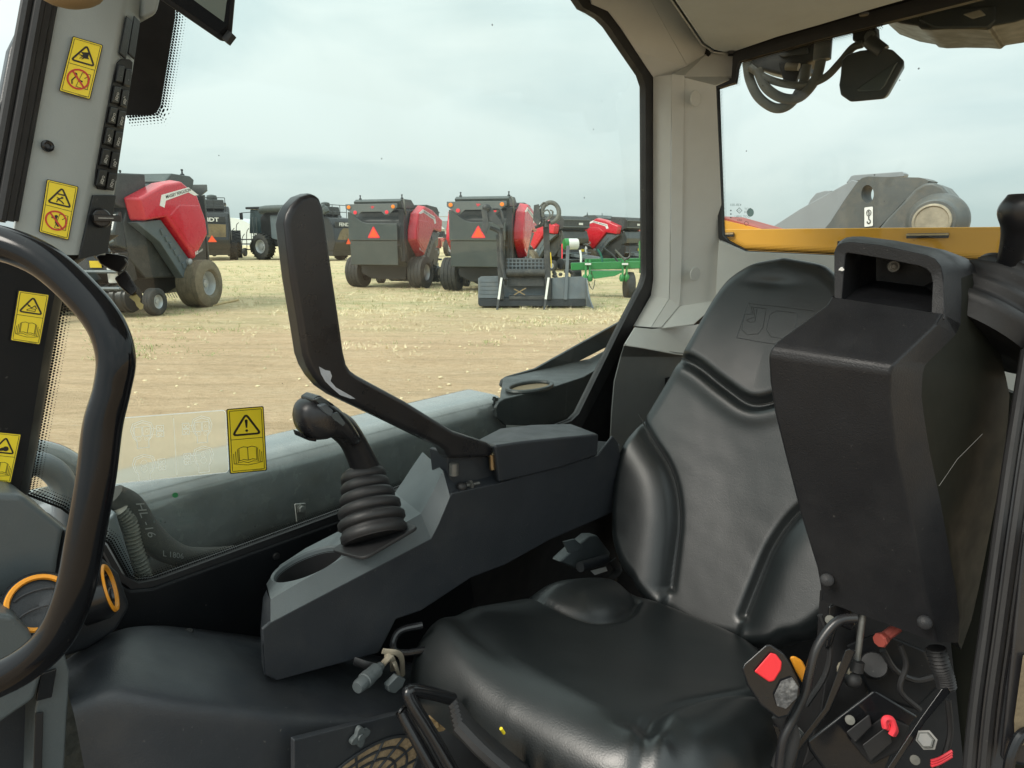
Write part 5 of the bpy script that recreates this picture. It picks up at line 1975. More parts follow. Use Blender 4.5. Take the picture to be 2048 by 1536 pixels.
d.mb.build('sleeve_lettering', 'icon_dim', sl_, smooth=False, raw=True)
cp = catmull(PP([(236, 1020), (258, 1050), (266, 1090), (280, 1130), (292, 1165)], s=1.17), 22)
MB().tube(cp, [.0125 + .0025 * math.sin(i * 1.6) for i in range(len(cp))], 12).build('conduit', 'hose_grey', hs, ang=70)
MB().prism(PP([(258, 1036), (270, 1030), (276, 1040), (264, 1048)], s=1.158), AS * .004).build('clamp', 'hose_grey', hs, bevel=.001)
mb = MB().tube(PP([(52, 930), (80, 928), (110, 945), (128, 975), (132, 1030), (130, 1080)], s=1.25), .02, 16, 6)
tag(mb.build('step_handle', 'bucket_steel', None), 'pale grey bent step handle outside the lower left corner of the window', 'handle')
MB().tube(PP([(40, 905), (100, 915), (150, 940), (210, 970), (270, 985)], s=1.5), .03, 14, 5).build('front_rail', 'beam_paint', ld)
mb = MB().lathe(P(289, 1112, s=1.2), -AS, [(0, .008), (.006, .008)], 6)
mb.build('frame_bolt', 'steel_zinc', ld, ang=20)
# unseen slab added outside the open door to cut warm ground bounce
MB().box(C(.6, -.75, -1.32), 4.6, 1.4, .08, (AR, AS, UP)).build('bounce_blocker', 'beam_dark', ld, bevel=.01)
# bonnet behind the rear window
hood_r = 2.8
q = PP([(1436, 459), (2160, 452)], r=hood_r)
z0 = .036
mb = MB().prism([C(hood_r, 1.31, z0), C(hood_r, -.4, z0), C(hood_r, -.4, -.6), C(hood_r, 1.31, -.6)], AR * .02)
mb.prism([C(hood_r + .021, 1.31, z0), C(hood_r + .021, -.4, z0), C(hood_r + .021, -.4, z0 - .015), C(hood_r + .021, 1.31, z0 - .015)], AR * .5)
hood = mb.build('bonnet', 'amber_paint', ld, bevel=.003)
for x0, x1, y in ((1813, 1898, 472), (1444, 1468, 470)):
    a, b = P(x0, y, r=hood_r - .012), P(x1, y - 1, r=hood_r - .012)
    MB().bar(a, b, .012, .018).build('slot_handle', 'rubber', hood, bevel=.003)
    MB().bar(a + UP * .004 - AR * .009, b + UP * .004 - AR * .009, .004, .006).build('handle_rod', 'steel_brass', hood)
mb = MB().prism([P(1436, 438, r=3.0), P(1530, 460, r=3.0), P(1436, 466, r=3.0)], AR * .3)
mb.prism([P(1436, 432, r=3.02), P(1524, 457, r=3.02), P(1524, 462, r=3.02), P(1436, 440, r=3.02)], AR * .28, m=1)
mb.build('bonnet_side', ['amber_paint', 'old_red'], ld, smooth=False)

# boom end: pivot plate with hole, knuckle and pin
bm_ = thing('boom_end', 'grey steel boom end with round hole, worn pin and lifting tag, beyond the amber bonnet', 'boom', C(4.5, 1.2, -.3))
plate = [(1600, 540), (1647, 460), (1664, 440), (1690, 400), (1716, 363), (1724, 356), (1736, 353), (1838, 355), (1850, 358), (1858, 362), (1846, 376), (1810, 400), (1757, 456), (1740, 540)]
hc_, hr_ = (1735, 388), (12.5, 18)
# plate with a true hole: fan from the hole to the outline
pp = [Vector((x, y)) for x, y in plate]
c2 = Vector(hc_)


def cast2(a):
    d_ = Vector((math.cos(a), math.sin(a)))
    best = None
    for i in range(len(pp)):
        p, q_ = pp[i], pp[(i + 1) % len(pp)]
        e = q_ - p
        den = d_.x * e.y - d_.y * e.x
        if abs(den) < 1e-9:
            continue
        w_ = p - c2
        t = (w_.x * e.y - w_.y * e.x) / den
        u = (w_.x * d_.y - w_.y * d_.x) / den
        if t > 0 and -1e-6 <= u <= 1.000001 and (best is None or t < best[0]):
            best = (t, p + e * u)
    return best[1]


ang_ = sorted([2 * math.pi * i / 40 for i in range(40)] + [math.atan2((p - c2).y, (p - c2).x) % (2 * math.pi) for p in pp])
outer = [cast2(a) for a in ang_]
hole = [Vector((c2.x + hr_[0] * math.cos(a), c2.y + hr_[1] * math.sin(a))) for a in ang_]
PR_ = lambda l, r: [P(p.x, p.y, r=r) for p in l]
f_out, f_in = PR_(outer, 4.35), PR_(hole, 4.35)
b_out, b_in = [p + AR * .13 - AS * .02 for p in f_out], [p + AR * .13 - AS * .02 for p in f_in]
mb = MB().loft([b_in, f_in, f_out, b_out, b_in], True)
mb.build('pivot_plate', 'boom_grey', bm_, bevel=.006, ang=30)
mb = MB().prism(PP([(1500, 500), (1541, 456), (1600, 418), (1694, 366), (1704, 360), (1716, 363), (1690, 400), (1664, 440), (1640, 500)], r=4.5), AR * .12)
mb.build('boom_cheek', 'boom_pale', bm_, bevel=.004)
mb = MB().prism(PP([(1692, 366), (1702, 352), (1708, 350), (1804, 343), (1810, 347), (1808, 353), (1736, 358)], r=4.7), AR * .1)
mb.build('top_web', 'boom_pale', bm_, bevel=.004)
mb = MB().prism(PP([(1620, 400), (1632, 386), (1650, 381), (1664, 381), (1650, 400), (1610, 420)], r=4.9), AR * .1)
mb.build('rear_lug', 'boom_pale', bm_, bevel=.006)
kc = (1852, 452)
mb = MB().prism(PP([(1757, 458), (1775, 436), (1806, 404), (1830, 378), (1850, 366), (1866, 365), (1884, 372), (1898, 388), (1906, 408), (1910, 430), (1909, 458), (1905, 520), (1760, 520)], r=4.25), AR * .3)
mb.build('knuckle', 'boom_grey', bm_, bevel=.015, seg=3, ang=40)
o = P(1874, 444, r=4.25)
mb = MB().lathe(o, -AR, [(-.02, .15), (0, .15), (.02, .145), (.05, .118), (.12, .112), (.13, .104), (.13, .0001)], 40, caps=False)
kn = mb.build('pin_boss', 'boom_grey', bm_, ang=40)
mb = MB().lathe(o - AR * .12, -AR, [(0, .092), (.025, .09), (.028, .08), (.02, .074), (.02, .0001)], 32, caps=False)
mb.build('pin', 'pin_worn', bm_, ang=35)
d = D2(*PP([(1729, 415), (1746, 413), (1746, 452), (1729, 454)], r=4.345), 17, 40, step=.004)
d.rrect(0, 0, 17, 40, 2, 0, .5)
d.ring(9, 12, 4.4, 1.3, 1, 1.5, 16, ry=6)
d.ring(9, 12, 1.6, 1., 1, 1.5, 4, ry=4)
d.line([(9, 19), (9, 25), (12, 28), (12, 32), (9, 34), (6, 32), (6, 29)], 2., 1, 1.5)
d.mb.build('lifting_tag', ['white_paint', 'sticker_black'], bm_, smooth=False, raw=True)

# rear work light and hoses under the roof overhang
wl = thing('work_light', 'dark square work light hanging outside the rear window on a hinged bracket', 'work light', P(1745, 140, r=2.3))
fc = [(1680, 150), (1682, 120), (1694, 108), (1720, 100), (1765, 95), (1785, 98), (1809, 121), (1808, 130), (1773, 192), (1764, 198), (1700, 204), (1680, 190), (1677, 170)]
MB().prism(PP(fc, r=2.26), AR * .05, taper=.9).build('lamp_housing', 'lamp_shell', wl, bevel=.008, seg=3, ang=40)
MB().prism(PP([(1712, 178), (1772, 136), (1796, 122), (1770, 172), (1760, 182), (1716, 184)], r=2.255), AR * .01).build('lens_facet', 'lens_dark', wl, bevel=.004)
MB().tube(PP([(1766, 104), (1748, 90), (1738, 80)], r=2.27), .02, 12).build('hinge_knuckle', 'lamp_shell', wl)
MB().prism(PP([(1705, 58), (1750, 50), (1752, 76), (1740, 88), (1718, 88), (1704, 80)], r=2.3), AR * .05).build('mount_bracket', 'lamp_shell', wl, bevel=.005)
MB().lathe(P(1742, 73, r=2.27), -AR, [(0, .018), (.004, .018), (.005, .013), (.014, .012)], 12).build('hinge_bolt', 'steel_zinc', wl, ang=25)
MB().tube(PP([(1500, 135), (1530, 155), (1570, 168), (1610, 170), (1650, 155), (1680, 125), (1705, 96), (1725, 88)], r=2.3), .0115, 12, 6).build('lamp_cable', 'hose_grey', wl)
wm = thing('wiper_motor_cover', 'dark rear wiper motor cover with looping hoses under the roof edge', 'wiper motor', P(1570, 130, r=2.3))
MB().prism(PP([(1490, 122), (1560, 80), (1628, 66), (1628, 120), (1612, 128), (1604, 140), (1560, 150), (1520, 140), (1496, 130)], r=2.36), AR * .12).build('cover', 'lamp_shell', wm, bevel=.01, ang=40)
MB().prism(PP([(1556, 108), (1614, 94), (1615, 106), (1565, 114)], r=2.35), AR * .02).build('label_plate', 'boom_grey', wm, bevel=.002)
MB().prism(PP([(1556, 124), (1592, 126), (1600, 138), (1590, 170), (1568, 168), (1560, 140)], r=2.345), AR * .02).build('motor_boss', 'rubber', wm, bevel=.004)
MB().tube(PP([(1572, 133), (1598, 134)], r=2.34), .012, 10).build('shaft_collar', 'pin_worn', wm)
MB().tube(PP([(1494, 125), (1500, 160), (1518, 195), (1550, 216), (1580, 208), (1605, 170), (1614, 130)], r=2.32), .0155, 14, 6).build('hose', 'hose_grey', wm)
MB().tube(PP([(1515, 140), (1532, 175), (1565, 196), (1600, 194), (1630, 160), (1642, 120), (1646, 85)], r=2.30), .0155, 14, 6).build('hose', 'hose_grey', wm)
MB().tube(PP([(1644, 120), (1647, 80)], r=2.29), .026, 14).build('hose_fitting', 'boom_grey', wm)
# roof overhang seen through the top of the rear window
ro = [(1755, 30), (1800, 46), (1835, 52), (1842, 58), (1860, 60), (1900, 58), (1950, 58), (1978, 60), (1984, 52), (2030, 44), (2060, 34), (2100, 20), (2100, -60), (1740, -60)]
rv = thing('roof_overhang', 'dirty dark underside of the rear roof overhang outside the rear window', 'roof overhang', P(1900, 20, r=2.2))
MB().prism(PP(ro, r=2.25), AR * .25).build('overhang', 'beam_dark', rv, bevel=.01)
MB().prism(PP([(1925, 28), (1960, 18), (1972, 30), (1945, 38)], r=2.24), AR * .01).build('lamp_lens', 'pin_worn', rv, bevel=.003)
MB().prism(PP([(1835, 40), (1850, 20), (1990, 10), (1992, 40), (1975, 56), (1870, 56)], r=2.243), AR * .01).build('recess_plate', 'beam_dark', rv, bevel=.006)
MB().bar(C(2.2, .95, .70), C(2.2, -.1, .70), .35, .08).build('roof_edge', 'plastic_black', rv, bevel=.02)
# ============================================================ GROUND
def ground_mat():
    m = bpy.data.materials.new('ground')
    m.use_nodes = True
    nt = m.node_tree
    b = nt.nodes['Principled BSDF']
    L = nt.links.new
    b.inputs['Roughness'].default_value = .95
    b.inputs['Specular IOR Level'].default_value = .15
    tc = nd(nt, 'ShaderNodeTexCoord')

    def noi(scale, det=8, rough=.65, sc=(1, 1, 1), dist=0.):
        mp = nd(nt, 'ShaderNodeMapping')
        mp.inputs['Scale'].default_value = sc
        L(tc.outputs['Object'], mp.inputs[0])
        n = nd(nt, 'ShaderNodeTexNoise')
        n.inputs['Scale'].default_value = scale
        n.inputs['Detail'].default_value = det
        n.inputs['Roughness'].default_value = rough
        n.inputs['Distortion'].default_value = dist
        L(mp.outputs[0], n.inputs['Vector'])
        return n.outputs['Fac']

    def ramp(f, stops):
        r = nd(nt, 'ShaderNodeValToRGB')
        e = r.color_ramp.elements
        while len(e) < len(stops):
            e.new(.5)
        for i, (p, c) in enumerate(stops):
            e[i].position = p
            e[i].color = (*c, 1)
        L(f, r.inputs[0])
        return r.outputs[0]

    def mix(f, a, b_):
        x = nd(nt, 'ShaderNodeMix', data_type='RGBA')
        if isinstance(f, float):
            x.inputs[0].default_value = f
        else:
            L(f, x.inputs[0])
        for i, v in ((6, a), (7, b_)):
            if isinstance(v, tuple):
                x.inputs[i].default_value = (*v, 1)
            else:
                L(v, x.inputs[i])
        return x.outputs[2]
    dirt = ramp(noi(1.2, 12, .72, (.5, 1.6, 1)), [(.25, (.64, .42, .25)), (.5, (.86, .61, .39)), (.75, (.98, .75, .51))])
    fine = ramp(noi(11, 10, .8, (.55, 1.9, 1)), [(.32, (.42, .28, .16)), (.5, (.84, .60, .38)), (.7, (.98, .79, .56))])
    dirt = mix(.6, dirt, fine)
    trk = ramp(noi(1., 7, .62, (.35, 3.4, 1), .8), [(.36, (.84, .83, .81)), (.52, (1, 1, 1)), (.66, (1.06, 1.06, 1.06))])
    mm = nd(nt, 'ShaderNodeMix', data_type='RGBA', blend_type='MULTIPLY')
    mm.inputs[0].default_value = .8
    L(dirt, mm.inputs[6])
    L(trk, mm.inputs[7])
    dirt = mm.outputs[2]
    straw = ramp(noi(3.2, 12, .8, (.6, 2.2, 1), .6), [(.3, (.40, .31, .15)), (.5, (.82, .65, .39)), (.7, (.98, .85, .59))])
    green = ramp(noi(.55, 7, .7, (.5, 1.4, 1)), [(.48, (0, 0, 0)), (.66, (1, 1, 1))])
    sx = nd(nt, 'ShaderNodeSeparateColor')
    L(green, sx.inputs[0])
    gm = nd(nt, 'ShaderNodeMath', operation='MULTIPLY')
    gm.inputs[1].default_value = .55
    L(sx.outputs[0], gm.inputs[0])
    straw = mix(gm.outputs[0], straw, (.38, .44, .22))
    # bare wheel lane near the loader, straw beyond about 13 m
    sp = nd(nt, 'ShaderNodeSeparateXYZ')
    L(tc.outputs['Object'], sp.inputs[0])
    n1 = noi(.3, 7, .7, (.4, 1, 1))
    a = nd(nt, 'ShaderNodeMath', operation='MULTIPLY_ADD')
    a.inputs[1].default_value = 11
    L(n1, a.inputs[0])
    L(sp.outputs[1], a.inputs[2])
    mr = nd(nt, 'ShaderNodeMapRange')
    mr.inputs[1].default_value = 16.5
    mr.inputs[2].default_value = 21.5
    L(a.outputs[0], mr.inputs[0])
    c = mix(mr.outputs[0], dirt, straw)
    # tyre tread rows pressed in the bare soil, roughly across the view
    wv = nd(nt, 'ShaderNodeTexWave', wave_type='BANDS', bands_direction='Y')
    mp = nd(nt, 'ShaderNodeMapping')
    mp.inputs['Rotation'].default_value = (0, 0, rad(7))
    L(tc.outputs['Object'], mp.inputs[0])
    L(mp.outputs[0], wv.inputs['Vector'])
    wv.inputs['Scale'].default_value = .45
    wv.inputs['Distortion'].default_value = 5
    wv.inputs['Detail'].default_value = 5
    wv.inputs['Detail Scale'].default_value = 1.4
    L(c, b.inputs['Base Color'])
    h1 = noi(5, 10, .75)
    h2 = noi(40, 4, .7)
    s1 = nd(nt, 'ShaderNodeMath', operation='MULTIPLY_ADD')
    s1.inputs[1].default_value = .5
    L(wv.outputs['Fac'], s1.inputs[0])
    L(h1, s1.inputs[2])
    s2 = nd(nt, 'ShaderNodeMath', operation='MULTIPLY_ADD')
    s2.inputs[1].default_value = .3
    L(h2, s2.inputs[0])
    L(s1.outputs[0], s2.inputs[2])
    bp = nd(nt, 'ShaderNodeBump')
    bp.inputs['Strength'].default_value = 1.
    bp.inputs['Distance'].default_value = .14
    L(s2.outputs[0], bp.inputs['Height'])
    L(bp.outputs[0], b.inputs['Normal'])
    MATS['ground'] = m


ground_mat()
mb = MB()
xs = [-900, -200, -60] + [-40 + i for i in range(0, 71)] + [60, 200, 900]
ys = [-60, -10] + [3 + .6 * i for i in range(0, 66)] + [50, 70, 120, 300, 1500]
vs_ = []
for y in ys:
    for x in xs:
        z = 0
        if 3 < y < 45 and -40 < x < 31:
            z = .035 * noise.noise(Vector((x * .35, y * .6, 0))) + .02 * noise.noise(Vector((x * .2 + 9, y * 2.1, 3)))
        vs_.append((x, y, z))
nx = len(xs)
mb.add(vs_, [[j * nx + i, j * nx + i + 1, (j + 1) * nx + i + 1, (j + 1) * nx + i] for j in range(len(ys) - 1) for i in range(nx - 1)])
tag(mb.build('ground', 'ground', None, ang=180), kind='structure')

# dry grass tufts and clods
rg = random.Random(3)


def tufts(name, m, label, n, dens, kind='stuff'):
    mb = MB()
    vs_, fs = [], []
    k = 0
    while k < n:
        y = rg.uniform(11.5, 40) if rg.random() < .8 else rg.uniform(9, 14)
        x = rg.uniform(-.62, .24) * y * 1.05
        q = noise.noise(Vector((x * .25, y * .5, dens))) + .5 * noise.noise(Vector((x * 1.1, y * 1.7, dens + 4)))
        if q < (.05 if y > 14 else .28):
            if rg.random() > .08:
                continue
        h = rg.uniform(.03, .10) * (.7 if y < 14 else 1)
        for b in range(4):
            a = rg.uniform(0, 6.28)
            w_ = rg.uniform(.003, .006) * (1 + y / 30)
            bx, by = x + rg.gauss(0, .05), y + rg.gauss(0, .05)
            le = h * rg.uniform(.3, 1.6)
            tx, ty = bx + le * math.cos(a), by + le * math.sin(a)
            o = len(vs_)
            vs_ += [(bx - w_ * math.sin(a), by + w_ * math.cos(a), 0), (bx + w_ * math.sin(a), by - w_ * math.cos(a), 0), (tx, ty, h * rg.uniform(.5, 1.1))]
            fs.append([o, o + 1, o + 2])
        k += 1
    mb.add(vs_, fs)
    tag(mb.build(name, m, None, smooth=False, raw=True), label, 'grass', kind=kind)


tufts('dry_grass', 'straw_blade', 'dry straw coloured grass over the yard', 5000, 1.)
tufts('green_grass', 'green_blade', 'thin patches of green grass among the straw', 3000, 7.)
mb = MB()
for i in range(420):
    y = rg.uniform(5.5, 16)
    x = rg.uniform(-.6, .22) * y
    r_ = rg.uniform(.006, .022)
    mb.ell((x, y, r_ * .3), r_ * rg.uniform(.8, 1.6), r_, r_ * .7, n=6)
tag(mb.build('soil_clods', 'straw_blade', None), 'small clods and straw bits on the bare soil', 'clods', kind='stuff')

X_, Y_, Z_ = Vector((1, 0, 0)), Vector((0, 1, 0)), Vector((0, 0, 1))


def wheel(parent, c, r, w_, tm='tyre_black', ribs=4, side=1, lug=False, name='wheel'):
    """ribbed implement wheel; axle along local y; dished silver rim on the outer side"""
    c = Vector(c)
    h = w_ / 2
    prof = [(-h * .75, r * .5), (-h, r * .6), (-h, r * .82), (-h * .9, r * .93)]
    if not lug:
        for i in range(ribs):
            a = -h * .88 + (2 * h * .88) * i / ribs
            b_ = -h * .88 + (2 * h * .88) * (i + 1) / ribs
            prof += [(a + .004, r * .975), (a + .012, r), (b_ - .014, r), (b_ - .006, r * .975)]
    else:
        prof += [(-h * .8, r * .95), (h * .8, r * .95)]
    prof += [(h * .9, r * .93), (h, r * .82), (h, r * .6), (h * .75, r * .5)]
    wh = MB().lathe(c, Y_, prof, 40, caps=False)
    if lug:
        for i in range(22):
            for s in (-1, 1):
                a = 2 * math.pi * (i + (.5 if s > 0 else 0)) / 22
                p0 = c + Y_ * s * .02 + (X_ * math.cos(a) + Z_ * math.sin(a)) * r * .965
                a2 = a + .16
                p1 = c + Y_ * s * h * .98 + (X_ * math.cos(a2) + Z_ * math.sin(a2)) * r * .95
                wh.bar(p0, p1, .07, .09, up=(X_ * math.cos(a) + Z_ * math.sin(a)))
    w_o = wh.build(name, tm, parent, ang=40)
    s = side
    MB().lathe(c, Y_ * s, [(h * .72, r * .53), (h * .80, r * .5), (h * .55, r * .44), (h * .3, r * .40), (h * .3, r * .18), (h * .55, r * .16), (h * .6, .0001)], 28, caps=False).build('rim', 'rim_silver', w_o, ang=40)
    return w_o


# ============================================================ ROUND BALERS
def make_baler(loc, rz, label, group, muddy=False):
    t = thing('round_baler', label, 'baler', (0, 0, 0), group)
    AX = -.62
    for s in (-1, 1):
        wheel(t, (AX, s * 1.17, .52), .52, .56, 'tyre_mud' if muddy else 'tyre_black', 4, s)
    MB().bar((AX, -1.0, .56), (AX, 1.0, .56), .16, .16).build('axle', 'baler_dark', t, bevel=.02)
    # bale chamber
    sp = [(-1.38, 1.0), (-1.42, 1.4), (-1.36, 2.35), (-1.0, 2.72), (.35, 2.78), (.95, 2.5), (1.25, 1.9), (1.2, 1.1), (.8, .7), (-.9, .66)]
    MB().prism([Vector((x, -.92, z)) for x, z in sp], Y_ * 1.84).build('chamber', 'baler_dark', t, bevel=.04, ang=25)
    # tailgate plate, two tones
    tg = MB().prism([Vector((-1.44, y, z)) for y, z in ((.93, .78), (-.80, .78), (-.80, 1.62), (.93, 1.62))], -X_ * .05)
    tgo = tg.build('tailgate', 'baler_grey', t, bevel=.02)
    MB().prism([Vector((-1.46, y, z)) for y, z in ((.95, 1.625), (-.82, 1.625), (-.82, 2.22), (.25, 2.24), (.45, 2.3), (.62, 2.42), (.80, 2.62), (.95, 2.66))], -X_ * .06).build('upper_panel', 'baler_grey', tgo, bevel=.015)
    lp_ = [(1.0, 2.92), (-.86, 2.92), (-.86, 2.78), (-.70, 2.66), (-.55, 2.52), (-.42, 2.52), (-.30, 2.64), (.42, 2.64), (.56, 2.52), (.70, 2.52), (.84, 2.64), (1.0, 2.76)]
    lpo = MB().prism([Vector((-1.50, y, z)) for y, z in lp_], -X_ * .05).build('light_panel', 'baler_pale', t, bevel=.01)
    for y, z, m, n in ((.87, 2.81, 'lamp_orange', 'indicator_lamp'), (-.73, 2.81, 'lamp_orange', 'indicator_lamp'), (.64, 2.62, 'lamp_red', 'tail_lamp'), (-.50, 2.62, 'lamp_red', 'tail_lamp')):
        MB().lathe((-1.55, y, z), -X_, [(0, .09), (.012, .088), (.014, .072)], 20, m=0).lathe((-1.563, y, z), -X_, [(0, .068), (.012, .06), (.016, .0001)], 20, m=1, caps=False).build(n, ['baler_pale', m], lpo, ang=40)
    d = D2(Vector((-1.553, .13, 2.86)), Vector((-1.553, -.11, 2.86)), Vector((-1.553, -.11, 2.72)), Vector((-1.553, .13, 2.72)), 24, 14, n=-X_, step=.002)
    d.ring(9, 4.5, 3, 1.3, 0, 1, 3)
    d.ring(15, 4.5, 3, 1.3, 0, 1, 3)
    d.ring(12, 8, 3, 1.3, 0, 1, 3)
    d.mb.build('badge', 'lamp_red', lpo, smooth=False, raw=True)
    d = D2(Vector((-1.525, .24, 2.12)), Vector((-1.525, -.20, 2.12)), Vector((-1.525, -.20, 1.70)), Vector((-1.525, .24, 1.70)), 44, 42, n=-X_, step=.004)
    d.poly([(22, 0), (24, 1), (44, 38), (42, 41), (2, 41), (0, 38), (20, 1)], 0, 1)
    d.poly([(22, 5), (39, 37.5), (5, 37.5)], 1, 2)
    d.mb.build('slow_vehicle_sign', ['lamp_red', 'smv_orange'], tgo, smooth=False, raw=True)
    # hydraulics column at the rear right, roof beam with posts
    hy = MB()
    for k in range(7):
        y = -.86 - .012 * k
        hy.tube([(-1.36 + .05 * k, y, .9), (-1.40 + .05 * k, y - .02, 1.6), (-1.34 + .04 * k, y, 2.3), (-1.1 + .05 * k, y + .03, 2.75)], .022, 8, 4)
    hy.bar((-1.3, -.9, .9), (-1.3, -.9, 2.7), .18, .14)
    hy.bar((-1.46, -.88, 1.45), (-1.46, -.70, 1.45), .05, .05)
    hy.build('hydraulic_lines', 'machine_black', t, bevel=.01)
    rb = MB().prism([Vector((x, -.88, z)) for x, z in ((-1.30, 2.90), (-1.34, 3.02), (-1.2, 3.10), (-.55, 3.10), (-.3, 2.9), (-.35, 2.78), (-1.2, 2.76))], Y_ * 1.7)
    rb.build('roof_beam', 'baler_grey', t, bevel=.02)
    for y in (-.82, .70):
        MB().lathe((-1.1, y, 3.09), Z_, [(0, .05), (.05, .045), (.07, .02), (.13, .018), (.14, .03), (.17, .025)], 10).build('roof_lamp', 'machine_black', t)
    MB().tube([(-1.15, -.9, 3.08), (-1.3, -1.0, 2.95), (-1.3, -1.02, 2.7), (-1.2, -.98, 2.5)], .03, 8, 5).build('roof_hose', 'hose_grey', t)
    # side panels: red, with recess and pale stripe, and slate strut
    red = [(1.05, 2.42), (.95, 1.92), (.33, 2.02), (-.45, .98), (-1.0, 1.62), (-.98, 2.0), (-.76, 2.62), (-.27, 2.93), (.28, 2.80)]
    rec = [(.22, 2.08), (-.42, 1.24), (-.88, 1.66), (-.74, 2.36), (-.1, 2.34)]
    stp = [(.46, 2.28), (.38, 2.52), (-.44, 2.76), (-.74, 2.60), (-.60, 2.58), (-.42, 2.64), (.28, 2.40), (.34, 2.24)]
    stt = [(1.0, 1.90), (.33, 1.98), (-.50, .94), (-.66, .62), (-.44, .36), (-.1, .72), (.42, 1.46)]
    for l_ in (red, rec, stp, stt):
        l_[:] = [(x * 1.13 + .05, z) for x, z in l_]
    for s in (-1, 1):
        y0 = s * .94
        pn = MB().prism([Vector((x, y0, z)) for x, z in red], Y_ * s * .30, taper=.93).build('side_panel', 'baler_red', t, bevel=.05, seg=3, ang=40)
        c_ = Vector((sum(x for x, z in red) / 9, 0, sum(z for x, z in red) / 9))
        yo = s * 1.243
        MB().prism([Vector((x, yo - s * .012, z)) for x, z in rec], Y_ * s * .02, taper=.96).build('panel_relief', 'baler_red', pn, bevel=.012)
        MB().prism([Vector((x, yo - s * .004, z)) for x, z in stp], Y_ * s * .008).build('stripe', 'white_paint', pn, smooth=False)
        a, b_ = Vector((.40, yo + s * .006, 2.53)), Vector((-.42, yo + s * .006, 2.75))
        if s < 0:
            a, b_ = b_, a
        dn = (b_ - a).normalized().cross(Y_ * s)
        if dn.z > 0:
            dn = -dn
        d = D2(a, b_, b_ + dn * .12, a + dn * .12, 75, 12, n=Y_ * s, step=.003)
        d.text('MASSEY FERGUSON', 3, 9, 7.0, 0, 1, bold=.01, sx=.93)
        d.mb.build('lettering', 'sticker_black', pn, smooth=False, raw=True)
        a, b_ = Vector((-.42, yo - s * .06, 1.24)), Vector((-.85, yo - s * .06, 1.40))
        if s < 0:
            a, b_ = b_, a
        d = D2(a, b_, b_ - Z_ * .14, a - Z_ * .14, 46, 14, n=Y_ * s, step=.06)
        d.text('RB', 2, 10, 8, 0, 1.2, bold=.02)
        d.text('4160V', 16, 10, 5, 0, 1.2, bold=.01)
        d.mb.build('lettering', 'white_paint', pn, smooth=False, raw=True)
        st = MB().prism([Vector((x, s * .93, z)) for x, z in stt], Y_ * s * .20).build('strut_cover', 'slate_strut', t, bevel=.02)
        MB().prism([Vector((x, s * 1.135, z)) for x, z in ((-.30, .58), (-.46, .50), (-.50, .60), (-.34, .68))], Y_ * s * .004).build('yellow_label', 'yellow_tag', st, smooth=False)
        for k in range(6):
            f = k / 6
            xx, zz = .52 - .72 * f, 1.75 - .92 * f
            MB().prism([Vector((xx + dx, s * 1.13, zz + dz)) for dx, dz in ((0, 0), (-.10, .03), (-.14, -.1), (-.06, -.14))], Y_ * s * .03, taper=.8).build('louvre', 'slate_strut', st, bevel=.006)
        MB().lathe((-.35, s * 1.0, 1.0), Y_ * s, [(0, .08), (.18, .075), (.2, .03)], 16).build('pivot_cap', 'rim_silver', t)
    # front: net wrap box, front cover, pickup, gauge wheels, drawbar
    MB().prism([Vector((x, -.95, z)) for x, z in ((.5, 2.98), (1.35, 2.92), (1.5, 2.75), (1.5, 2.3), (1.3, 2.2), (.55, 2.2))], Y_ * 1.9).build('net_wrap_box', 'baler_dark', t, bevel=.03)
    for z in (2.72, 2.33):
        MB().bar((1.53, -.95, z), (1.53, .95, z), .05, .05).build('box_rib', 'baler_pale', t, bevel=.01)
    MB().prism([Vector((x, -.9, z)) for x, z in ((1.22, 2.15), (1.36, 2.1), (1.52, 1.7), (1.5, 1.4), (1.2, 1.3))], Y_ * 1.8).build('front_cover', 'baler_gloss', t, bevel=.04)
    MB().prism([Vector((1.535, y, 2.5 + z)) for y, z in ((.1, -.06), (.4, -.06), (.4, .06), (.1, .06))], X_ * .004).build('white_label', 'white_paint', t, smooth=False)
    MB().prism([Vector((x, -.9, z)) for x, z in ((1.1, 1.28), (1.45, 1.25), (1.5, .9), (1.3, .62), (1.0, .7))], Y_ * 1.8).build('feed_housing', 'machine_black', t, bevel=.03)
    MB().tube([(1.55, .9, 1.5), (1.75, .7, 1.38), (1.8, .2, 1.35)], .03, 8, 5).build('bent_bar', 'baler_pale', t)
    for z in (.88, .56):
        MB().tube([(1.5, .95, z), (1.62, .8, z), (1.62, -.8, z), (1.5, -.95, z)], .035, 8, 4).build('guard_bar', 'slate_strut', t)
    pk = MB().lathe((1.35, -1.02, .36), Y_, [(0, .26)] + [q for k in range(12) for q in ((.06 + .165 * k, .26), (.08 + .165 * k, .29), (.16 + .165 * k, .29), (.18 + .165 * k, .26))] + [(2.04, .26)], 28)
    pk.build('pickup', 'machine_black', t, ang=40)
    for s in (-1, 1):
        wheel(t, (1.1, s * 1.28, .27), .27, .2, 'tyre_black', 3, s, name='gauge_wheel')
        MB().bar((1.1, s * 1.0, .3), (1.1, s * 1.25, .27), .08, .08).build('wheel_arm', 'machine_black', t)
    MB().bar((1.3, -.35, .8), (3.2, -.06, .62), .12, .16).bar((1.3, .35, .8), (3.2, .06, .62), .12, .16).build('drawbar', 'slate_strut', t, bevel=.02)
    MB().tube([(2.5, .22, .7), (2.5, .22, .02)], .05, 10).build('jack_stand', 'rim_silver', t)
    ex = MB().lathe((1.45, .72, .66), Z_, [(0, .085), (.02, .095), (.45, .095), (.52, .06), (.54, .03), (.6, .03)], 20).build('fire_extinguisher', 'white_paint', t)
    MB().box((1.45, .72, 1.27), .06, .12, .03).build('handle', 'machine_black', ex)
